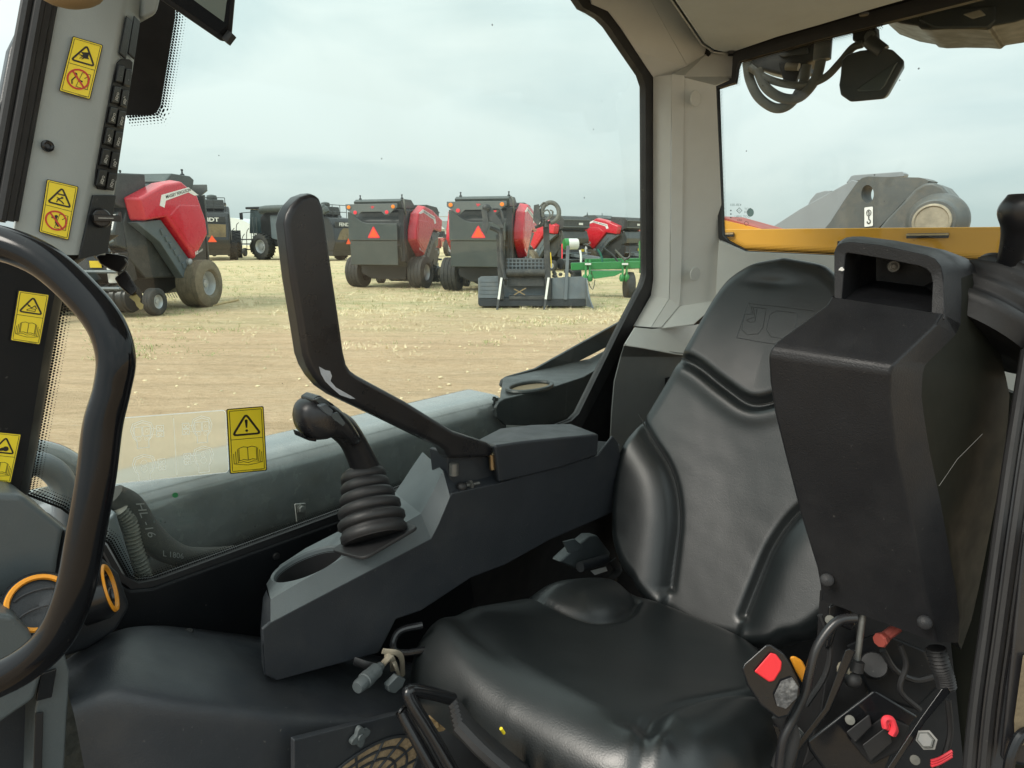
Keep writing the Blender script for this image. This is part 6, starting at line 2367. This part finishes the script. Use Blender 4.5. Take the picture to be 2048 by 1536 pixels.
    MB().prism([Vector((1.548, y, z)) for y, z in ((.68, .95), (.76, .95), (.76, 1.1), (.68, 1.1))], X_ * .004).build('label', 'bucket_steel', ex, smooth=False)
    MB().prism([Vector((1.515, y, z)) for y, z in ((.30, .95), (.55, .95), (.55, 1.08), (.30, 1.08))], X_ * .004).build('yellow_label', 'yellow_tag', t, smooth=False)
    # rear underside: pale beam and tine rake
    MB().bar((-1.3, .75, .86), (-1.3, -.55, .80), .07, .05).build('rear_beam', 'baler_pale', t, bevel=.01)
    MB().prism([Vector((-1.0, y, z)) for y, z in ((.85, .78), (-.85, .78), (-.8, .3), (.45, .3), (.85, .5))], X_ * .6).build('belly_guard', 'machine_black', t, bevel=.02)
    tn = MB()
    for k in range(26):
        tn.tube([(-.4, -.8 + k * .064, .34), (-.5, -.8 + k * .064, .2)], .008, 5)
    tn.build('tines', 'rim_silver', t)
    for ch_ in list(t.children) + [g_ for c_ in t.children for g_ in c_.children]:
        for v_ in ch_.data.vertices:
            if v_.co.z > 1.12:
                v_.co.z = 1.12 + (v_.co.z - 1.12) * .885
    t.location = loc
    t.rotation_euler = (0, 0, rz)
    return t


def place(px, py, rz, lx, ly):
    """location so that the local ground point (lx, ly) lands on the ground seen at px,py"""
    g = G(px, py)
    return Vector((g.x - lx * math.cos(rz) + ly * math.sin(rz), g.y - lx * math.sin(rz) - ly * math.cos(rz), 0))


GB = 'red and grey round balers parked in the yard'
rz = rad(262)
bal = make_baler(place(404, 613, rz, -.62 * 1.09, 1.17 * 1.09), rz, 'red round baler in three-quarter front view with mud-caked tyre, nearest baler at the left', GB, True)
rz = rad(72)
b1 = dup(bal, place(842, 576, rz, -.62, -1.17), rz, 'round baler seen from behind, its orange triangle in full view', GB)
rz = rad(76)
b2 = dup(bal, place(906, 580, rz, -.62, 1.17), rz, 'round baler seen from behind, partly covered by the upright grab loader arms', GB)
bal.scale = (1.09, 1.09, 1.09)
# clean tyres for the rear ones
for b_ in (b1, b2):
    for ch_ in b_.children:
        if ch_.name.startswith('wheel') and not ch_.name.startswith('wheel_arm'):
            ch_.data = ch_.data.copy()
            ch_.data.materials.clear()
            ch_.data.materials.append(MATS['tyre_black'])
rz = rad(-50)
dup(bal, Vector((2.35, 36, 0)), rz, 'far round baler with grey front, right behind the white tank of the toolbar', GB, sc=1.0)
dup(bal, Vector((5.55, 38, 0)), rad(-40), 'farthest round baler on the right, red side above the green toolbar', GB, sc=1.0)
for px_, Y_d, rz_d, lb_ in ((1266, 62, 20, 'small distant baler just left of the pillar, above the end of the toolbar'), (1150, 95, 140, 'tiny distant baler in the gap between the two far right balers'),
                            (866, 110, 80, 'tiny distant baler beside the white house')):
    dup(bal, Vector(((px_ - 1024) / F * Y_d * 1.02, Y_d, 0)), rad(rz_d), lb_, GB, sc=1.0)

# ============================================================ COMBINES
def make_combine(loc, rz, label):
    t = thing('combine_harvester', label, 'combine harvester', (0, 0, 0), 'black combine harvesters behind the balers')
    for s in (-1, 1):
        wheel(t, (2.2, s * 1.55, 1.0), 1.0, .75, 'tyre_black', 4, s, True)
        wheel(t, (-2.9, s * 1.35, .65), .65, .5, 'tyre_black', 4, s, True)
    MB().prism([Vector((x, -1.3, z)) for x, z in ((-3.3, 1.0), (-3.6, 1.6), (-3.5, 3.0), (-3.0, 3.5), (2.0, 3.6), (2.6, 3.2), (2.6, 1.5), (1.2, 1.0))], Y_ * 2.6).build('body', 'machine_black', t, bevel=.08, ang=25)
    hd = MB().prism([Vector((x, -1.2, z)) for x, z in ((-3.5, .75), (-4.5, .7), (-4.75, 1.3), (-4.6, 2.4), (-4.2, 3.05), (-3.5, 3.15))], Y_ * 2.4).build('straw_hood', 'machine_black', t, bevel=.08, seg=3, ang=25)
    MB().prism([Vector((-4.73 + (z - 1.3) * .13, y, z)) for y, z in ((.95, 1.5), (-1.0, 1.5), (-1.05, 2.3), (.1, 2.35), (.5, 2.1))], -X_ * .03).build('hood_glass', 'machine_brown', hd, bevel=.02)
    d = D2(Vector((-4.66, 1.05, 2.78)), Vector((-4.66, -1.05, 2.78)), Vector((-4.66, -1.05, 2.42)), Vector((-4.66, 1.05, 2.42)), 210, 36, n=-X_, step=.03)
    d.poly([(0, 0), (210, 0), (210, 36), (0, 36)], 1, .4)
    d.text('FENDT', 105, 30, 25, 0, 2, center=True, bold=.02, sx=1.25)
    d.mb.build('lettering', ['white_paint', 'machine_black'], hd, smooth=False, raw=True)
    d = D2(Vector((-4.77, .1, 1.62)), Vector((-4.77, -.42, 1.62)), Vector((-4.77, -.42, 1.18)), Vector((-4.77, .1, 1.18)), 44, 42, n=-X_, step=.01)
    d.poly([(22, 0), (44, 38), (42, 41), (2, 41), (0, 38)], 0, 1)
    d.mb.build('slow_vehicle_sign', 'smv_orange', hd, smooth=False, raw=True)
    MB().prism([Vector((x, -1.15, z)) for x, z in ((-3.6, .35), (-4.4, .35), (-4.5, .75), (-3.6, .8))], Y_ * 2.3).build('chopper', 'machine_black', t, bevel=.03)
    rl = MB()
    for y in (-1.1, -.4, .4, 1.1):
        rl.tube([(-3.9, y, 3.1), (-3.9, y, 4.0)], .025, 6)
    for z in (3.5, 4.0):
        rl.tube([(-3.9, -1.1, z), (-3.9, 1.1, z)], .025, 6)
        rl.tube([(-3.9, 1.1, z), (-2.0, 1.1, z)], .025, 6)
    rl.build('deck_rail', 'machine_black', t)
    MB().prism([Vector((x, -1.0, z)) for x, z in ((-3.4, 3.3), (-3.3, 3.9), (-1.6, 4.0), (-1.4, 3.4))], Y_ * 2.0).build('engine_deck', 'baler_dark', t, bevel=.06)
    MB().lathe((-2.6, -.3, 3.9), Z_, [(0, .3), (.1, .34), (.3, .3), (.36, .1)], 16).build('dust_screen', 'baler_grey', t)
    MB().tube([(2.0, 1.5, 3.5), (1.5, 1.65, 3.75), (-3.6, 1.65, 3.72), (-4.2, 1.6, 3.65), (-4.4, 1.55, 3.4)], [.25, .27, .27, .28, .26], 16, 4).build('unload_auger', 'baler_grey', t)
    cbn = MB().prism([Vector((x, -.95, z)) for x, z in ((2.6, 1.9), (2.5, 3.7), (4.0, 3.8), (4.3, 2.0))], Y_ * 1.9).build('cab', 'glass_far', t, bevel=.06)
    MB().box((3.3, 0, 3.9), 2.1, 2.2, .18).build('cab_roof', 'machine_black', cbn, bevel=.05)
    ldr = MB()
    for k in range(6):
        ldr.bar((2.9, 1.4, .5 + .3 * k), (3.3, 1.4, .5 + .3 * k), .06, .05)
    for x in (2.9, 3.3):
        ldr.bar((x, 1.4, .4), (x, 1.4, 2.1), .05, .05)
        ldr.tube([(x, 1.4, 2.0), (x, 1.4, 3.2)], .02, 6)
    ldr.build('ladder', 'baler_pale', t)
    MB().bar((3.6, 1.0, 3.6), (3.8, 2.0, 3.5), .05, .05).box((3.8, 2.0, 3.25), .08, .25, .5).build('mirror', 'machine_black', t)
    MB().prism([Vector((x, -.7, z)) for x, z in ((2.6, 1.2), (4.6, .5), (4.7, 1.1), (2.7, 1.9))], Y_ * 1.4).build('feeder_house', 'machine_black', t, bevel=.03)
    MB().prism([Vector((x, 1.31, z)) for x, z in ((-3.0, 1.2), (-3.1, 3.2), (1.4, 3.3), (1.4, 1.6), (-.5, 1.2))], Y_ * .12).build('side_door', 'slate_strut', t, bevel=.06)
    t.location = loc
    t.rotation_euler = (0, 0, rz)
    return t


rz = rad(152)
g = G(684, 521)
cmb = make_combine(Vector((g.x + 4.2 * math.cos(rz), g.y + 4.2 * math.sin(rz), 0)), rz, 'black combine harvester with folded grey auger and big lugged tyre, partly behind the arm bar')
rz = rad(112)
g = G(424, 521)
dup(cmb, Vector((g.x + 4.4 * math.cos(rz), g.y + 4.4 * math.sin(rz), 0)), rz, 'black combine harvester with brown reflecting rear hood, just behind the nearest red baler', sc=1.13)

# ============================================================ GRAB BUCKET ON STANDS
gb = thing('grab_bucket', 'grey loader bucket with upright black arms, hose loop and two white taped stand legs', 'loader bucket', G(1060, 612))
TB = 16.0


def T(px, py, dt=0.):
    return P(px, py, t=TB + dt)


def Tl(l, dt=0.):
    return [T(x, y, dt) for x, y in l]


YB = Vector((0, 1, 0))
mb = MB()
mb.prism(Tl([(958, 556), (962, 553), (1000, 552), (1000, 596), (956, 596)]), YB * .05)
mb.build('left_bucket_panel', 'bucket_steel', gb, bevel=.01)
MB().prism(Tl([(1104, 556), (1166, 553), (1172, 560), (1172, 598), (1104, 598)]), YB * .05).build('right_bucket_panel', 'bucket_steel', gb, bevel=.01)
MB().prism(Tl([(956, 596), (1172, 598), (1172, 613), (960, 613), (956, 608)]), YB * .9).build('bucket_floor', 'machine_black', gb, bevel=.02)
MB().prism(Tl([(956, 556), (1172, 556), (1172, 600), (956, 600)], .3), YB * .1).build('bucket_back', 'bucket_steel', gb, bevel=.02)
MB().prism([T(1172, 556), T(1172, 612), T(1172, 612) + Vector((.1, -.5, 0)), T(1168, 590) + Vector((.06, -.35, 0))], X_ * .03).build('bucket_cheek', 'bucket_steel', gb, smooth=False)
for k in range(5):
    y = 562 + 8 * k
    MB().prism(Tl([(960, y), (998, y), (998, y + 2), (960, y + 2)], -.012), YB * .012).build('panel_rib', 'bucket_steel', gb, smooth=False)
mb = MB()
mb.tube(Tl([(1012, 546), (1090, 546)]), .10, 12)
mb.prism(Tl([(1014, 545), (1090, 545), (1088, 572), (1016, 572)], .05), YB * .1)
mb.build('cross_tube', 'loader_black', gb)
MB().prism(Tl([(1018, 592), (1092, 592), (1094, 603), (1016, 603)]), YB * .2).build('lower_cross', 'loader_black', gb, bevel=.02)
mb = MB()
for k in range(10):
    x = 1016 + k * 7.6
    mb.prism(Tl([(x, 518), (x + 2.5, 518), (x + 2.5, 546), (x, 546)], .1), YB * .04)
for y in (517, 524, 531, 538, 544):
    mb.prism(Tl([(1013, y), (1092, y), (1092, y + 2), (1013, y + 2)], .09), YB * .05)
mb.build('back_grille', 'bucket_steel', gb, smooth=False)
MB().prism(Tl([(1013, 518), (1090, 518), (1090, 545), (1013, 545)], .35), YB * .02).build('grille_backing', 'loader_black', gb, smooth=False)
la = MB()
la.prism(Tl([(964, 412), (978, 408), (1000, 440), (1010, 458), (1002, 456), (996, 450), (975, 440)], -.3), YB * .10)
la.prism(Tl([(962, 420), (974, 418), (978, 452), (972, 468), (962, 462), (966, 440)], -.35), YB * .1)
la.tube(Tl([(980, 455), (996, 462), (1002, 475), (1003, 520), (1010, 560)], -.1), .055, 10, 4)
la.bar(T(997, 470), T(1003, 600), .13, .12, up=X_)
la.bar(T(1003, 455, -.1), T(1012, 570, .1), .07, .07, up=X_)
la.tube(Tl([(985, 418), (1000, 420), (1006, 440), (1004, 455)], -.1), .035, 8, 4)
la.ell(T(973, 416, -.3), .10, .08, .10)
la.build('left_lift_arm', 'loader_black', gb, bevel=.01)
ra = MB()
ra.bar(T(1092, 448), T(1097, 600), .15, .14, up=X_)
ra.prism(Tl([(1068, 410), (1078, 408), (1082, 440), (1076, 452), (1066, 440)], -.3), YB * .1)
ra.tube(Tl([(1076, 420), (1090, 440), (1092, 455)], -.15), .06, 10, 4)
ra.tube(Tl([(1070, 455), (1084, 450), (1098, 445), (1106, 440)], -.1), .04, 8, 4)
for a in range(7):
    ra.ell(T(1070 + random.uniform(0, 28), 425 + random.uniform(0, 25), -.2), .05, .05, .06, n=8)
ra.build('right_lift_arm', 'loader_black', gb, bevel=.01)
MB().tube([T(1101 + 17 * math.cos(a), 425 + 20 * math.sin(a), -.2) for a in (rad(150 + 12 * i) for i in range(26))], .055, 12).build('hose_loop', 'hose_grey', gb)
mb = MB()
for q in ([(1085, 425), (1095, 420), (1100, 430), (1092, 440)], [(1078, 415), (1088, 405), (1096, 412)], [(1100, 420), (1106, 424), (1102, 434), (1090, 442)]):
    mb.tube(Tl(q, -.25), .018, 7, 4)
mb.build('hydraulic_hoses', 'hose_grey', gb)
MB().bar(T(1101, 505, -.1), T(1103, 535, -.1), .04, .02, up=X_).build('yellow_strip', 'yellow_tag', gb)
MB().bar(T(1136, 492), T(1131, 600), .10, .08, up=X_).build('right_post', 'bucket_steel', gb, bevel=.01)
for x in (1003, 1097):
    lg = MB().bar(T(x, 556, -.15), T(x - 6, 600, -.2), .075, .05, up=X_).build('stand_leg', 'tape_white', gb)
    MB().bar(T(x - 6, 600, -.2), T(x - 9, 622, -.3), .08, .05, up=X_).build('stand_foot', 'loader_black', lg)
mb = MB()
mb.bar(T(1028, 578, -.02), T(1050, 590, -.02), .03, .02, up=X_)
mb.bar(T(1028, 590, -.02), T(1052, 576, -.02), .03, .02, up=X_)
mb.build('tan_straps', 'cork', gb)
for k in range(6):
    pass
hz_ = MB()
for k in range(14):
    hz_.ell(T(1105 + random.uniform(0, 40), 540 + random.uniform(0, 18), .1), .05, .05, .05, n=8)
hz_.build('hose_couplings', 'loader_black', gb)

# ============================================================ GREEN TOOLBAR
gi = thing('green_toolbar', 'green farm toolbar with wheels, white tank and red reflector beside the pillar', 'farm implement', G(1258, 594))
TG = 18.6


def T2(px, py, dt=0.):
    return P(px, py, t=TG + dt)


mb = MB()
mb.bar(T2(1142, 533), T2(1330, 528), .18, .20)
mb.bar(T2(1170, 522, .4), T2(1330, 520, .4), .12, .12)
mb.build('main_beam', 'implement_green', gi, bevel=.015)
MB().prism([T2(x, y, -.1) for x, y in [(1182, 542), (1250, 542), (1230, 552), (1188, 558)]], Y_ * .5).build('belly_plate', 'implement_green', gi, bevel=.01)
for x in (1170, 1178, 1244, 1252):
    MB().prism([T2(x, 520, -.15), T2(x + 3.5, 520, -.15), T2(x + 3.5, 558, -.15), T2(x, 558, -.15)], Y_ * .1).build('clamp_plate', 'implement_green', gi)
for x in (1174, 1248):
    MB().bar(T2(x - 4, 528, -.2), T2(x + 8, 528, -.2), .05, .05).build('spring_rod', 'white_paint', gi)
    for k in (0, 1):
        MB().ell(T2(x + 6 - 10 * k, 556, -.1), .08, .08, .12, n=10).build('hub_casting', 'implement_green', gi)
c = T2(1258, 571, .2)
w_g = MB().lathe(c - X_ * .14, X_, [(0, .2), (.0, .30), (.03, .37), (.14, .385), (.25, .37), (.28, .30), (.28, .2)], 30).build('wheel', 'tyre_black', gi)
c = T2(1152, 560, .5)
MB().lathe(c - X_ * .14, X_, [(0, .2), (.0, .28), (.03, .35), (.25, .35), (.28, .28), (.28, .2)], 30).build('wheel', 'tyre_black', gi)
c = T2(1292, 565, .4)
MB().lathe(c - X_ * .14, X_, [(0, .2), (.0, .28), (.03, .35), (.25, .35), (.28, .28), (.28, .2)], 30).build('wheel', 'tyre_black', gi)
MB().bar(T2(1283, 482), T2(1284, 545), .22, .12, up=X_).build('end_post', 'implement_green', gi, bevel=.01)
MB().prism([T2(x, y, -.1) for x, y in [(1282, 496), (1290, 496), (1290, 514), (1282, 514)]], -Y_ * .02).build('reflector', 'lamp_red', gi)
MB().lathe(T2(1128, 488), X_ + Y_ * .3, [(0, .14), (.03, .155), (.12, .155)], 20).lathe(T2(1135, 488, .02), X_ + Y_ * .3, [(0, .15), (.28, .15), (.30, .14)], 20, m=1).build('seed_tank', ['implement_green', 'white_paint'], gi)
MB().bar(T2(1124, 488, -.1), T2(1124, 517, -.1), .07, .03, up=X_).build('red_strip', 'lamp_red', gi)
for q, m, r_ in (([(1195, 498), (1202, 510), (1205, 524)], 'etched_green', .03), ([(1230, 500), (1245, 515), (1250, 522)], 'hose_grey', .03), ([(1160, 500), (1162, 512), (1162, 525)], 'white_paint', .03), ([(1206, 495), (1225, 510), (1236, 524)], 'machine_black', .025), ([(1260, 500), (1258, 515), (1240, 524)], 'machine_black', .03)):
    MB().tube([T2(*p) for p in q], r_, 8, 4).build('hose', m, gi)
mb = MB()
mb.tube([T2(1176, 558), T2(1180, 572), T2(1186, 578), T2(1190, 560)], .012, 6, 5)
mb.build('hanging_wire', 'hose_grey', gi)

# pole on the ground
mb = MB().tube([G(424, 613), G(476, 602)], .035, 8)
pl = mb.build('wooden_pole', 'wood_pale', None)
tag(pl, 'pale wooden pole lying on the grass by the muddy baler tyre', 'pole')
pl.location.z = .03

# ============================================================ FAR THINGS
def far(px, Y):
    return Vector(((px - 1024) / F * Y * 1.02, Y, 0))


c = far(482, 150)
hb = thing('hoop_building', 'white fabric hoop building far behind the machines', 'building', c)
mb = MB()
rows = []
for k in range(2):
    rows.append([c + Vector((7.5 * math.cos(a), k * 40, 6.0 * math.sin(a))) for a in (math.pi * i / 20 for i in range(21))])
mb.loft(rows)
mb.build('cover', 'hoop_fabric', hb)
MB().add(rows[0], [list(range(21))]).build('end_wall', 'hoop_fabric', hb, smooth=False)
c = far(884, 130)
hs_ = thing('farm_house', 'small white house with grey roof between the two rear-facing balers', 'house', c)
MB().box(c + Vector((0, 0, 1.6)), 7, 6, 3.2).build('wall', 'house_white', hs_)
MB().prism([c + Vector((x, -3.4, z)) for x, z in ((-3.9, 3.1), (3.9, 3.1), (2.6, 4.7), (-2.6, 4.7))], Y_ * 6.8).build('roof', 'house_roof', hs_, smooth=False)
for x in (-2, 1.6):
    MB().box(c + Vector((x, -3.02, 1.7)), 1.1, .06, 1.2).build('window', 'glass_far', hs_, smooth=False)
MB().prism([c + Vector((x, -3.6, z)) for x, z in ((-1, 3.2), (1.6, 3.2), (.3, 4.3))], Y_ * .3).build('gable', 'house_white', hs_, smooth=False)
c = far(905, 145)
tp = thing('utility_wire_pole', 'thin wire pole with crossarm by the white house', 'pole', c)
MB().tube([c, c + Z_ * 6.5], .12, 6).build('pole', 'old_tan', tp)
MB().bar(c + Vector((-6, 0, 6)), c + Vector((6, 0, 6)), .12, .12).build('crossarm', 'old_tan', tp)


def old_tractor(c, rz, label, col, group='old tractors far across the yard'):
    t = thing('old_tractor', label, 'tractor', (0, 0, 0), group)
    for s in (-1, 1):
        wheel(t, (-.8, s * .85, .75), .75, .4, 'tyre_black', 3, s)
        wheel(t, (1.3, s * .7, .4), .4, .25, 'tyre_black', 3, s)
    MB().prism([Vector((x, -.35, z)) for x, z in ((-.4, .7), (-.4, 1.6), (1.6, 1.5), (1.75, 1.2), (1.7, .7))], Y_ * .7).build('hood', col, t, bevel=.05)
    MB().box((1.72, 0, 1.0), .06, .6, .5).build('grille', 'old_tan', t)
    MB().prism([Vector((x, -.7, z)) for x, z in ((-1.4, 1.5), (-1.3, 1.65), (-.3, 1.65), (-.1, 1.4))], Y_ * 1.4).build('fenders', col, t, bevel=.04)
    MB().box((-.9, 0, 1.75), .5, .5, .12).box((-1.15, 0, 2.0), .1, .5, .5).build('seat', 'machine_black', t)
    MB().lathe((1.0, 0, 1.5), Z_, [(0, .05), (.9, .05)], 8).build('exhaust', 'machine_black', t)
    t.location = c
    t.rotation_euler = (0, 0, rz)
    return t


ot = old_tractor(far(878, 62), rad(-110), 'old red tractor in the gap between the two rear-facing balers', 'old_red')
dup(ot, far(893, 75), rad(-80), 'red tractor right behind the other one, in the gap between the balers')
# field cultivator skeleton near the hoop building
c = far(482, 62)
fcv = thing('folded_cultivator', 'folded dark cultivator frame with upright tines in front of the white hoop building', 'farm implement', c)
mb = MB()
for k in range(9):
    x = -1.6 + k * .45
    mb.tube([c + Vector((x, 0, .6)), c + Vector((x + .1, 0, 1.6 + .5 * (k % 3))), c + Vector((x + .35, 0, 2.0 + .5 * (k % 3)))], .035, 6, 3)
for z in (.6, 1.1, 1.5):
    mb.bar(c + Vector((-2.2, 0, z)), c + Vector((2.4, 0, z)), .1, .1)
mb.build('tine_frame', 'machine_black', fcv)
for x in (-1.4, 0, 1.4):
    MB().lathe(c + Vector((x - .1, -.2, .38)), X_, [(0, .2), (0, .33), (.03, .38), (.2, .38), (.23, .33), (.23, .2)], 18).build('wheel', 'tyre_black', fcv)
# bales of wrapped white hay and low machinery to the right
rr = random.Random(5)
k = 0
for px, Y in ((1258, 120), (1264, 122), (1270, 118), (1276, 121), (1282, 123), (1288, 119), (1261, 119)):
    c = far(px, Y)
    o = MB().lathe(c + Vector((-.7, 0, .75)), X_, [(0, .6), (.08, .75), (1.3, .75), (1.38, .6)], 16).build('wrapped_bale', 'hoop_fabric', None)
    tag(o, 'white wrapped bale in the far row above the green toolbar', 'hay bale', 'white wrapped bales')
# tree line
mb = MB()
for k in range(2600):
    px = rr.uniform(1150, 1330) if rr.random() < .5 else rr.uniform(200, 1330)
    Y = rr.uniform(300, 340)
    c = far(px, Y)
    hgt = (4.6 if px > 1150 else 3.2) * (.7 + .6 * abs(noise.noise(Vector((px * .05, 1, 2)))))
    p = c + Z_ * rr.uniform(0, hgt)
    s = rr.uniform(.5, 1.2)
    a, b_ = Vector((rr.gauss(0, 1), rr.gauss(0, .3), rr.gauss(0, 1))).normalized() * s, Vector((rr.gauss(0, 1), rr.gauss(0, .3), rr.gauss(0, 1))).normalized() * s
    mb.add([p, p + a, p + a + b_, p + b_], [[0, 1, 2, 3]])
tag(mb.build('tree_line', 'far_leaf', None, smooth=False, raw=True), 'thin dark tree line on the far horizon', 'trees', kind='stuff')
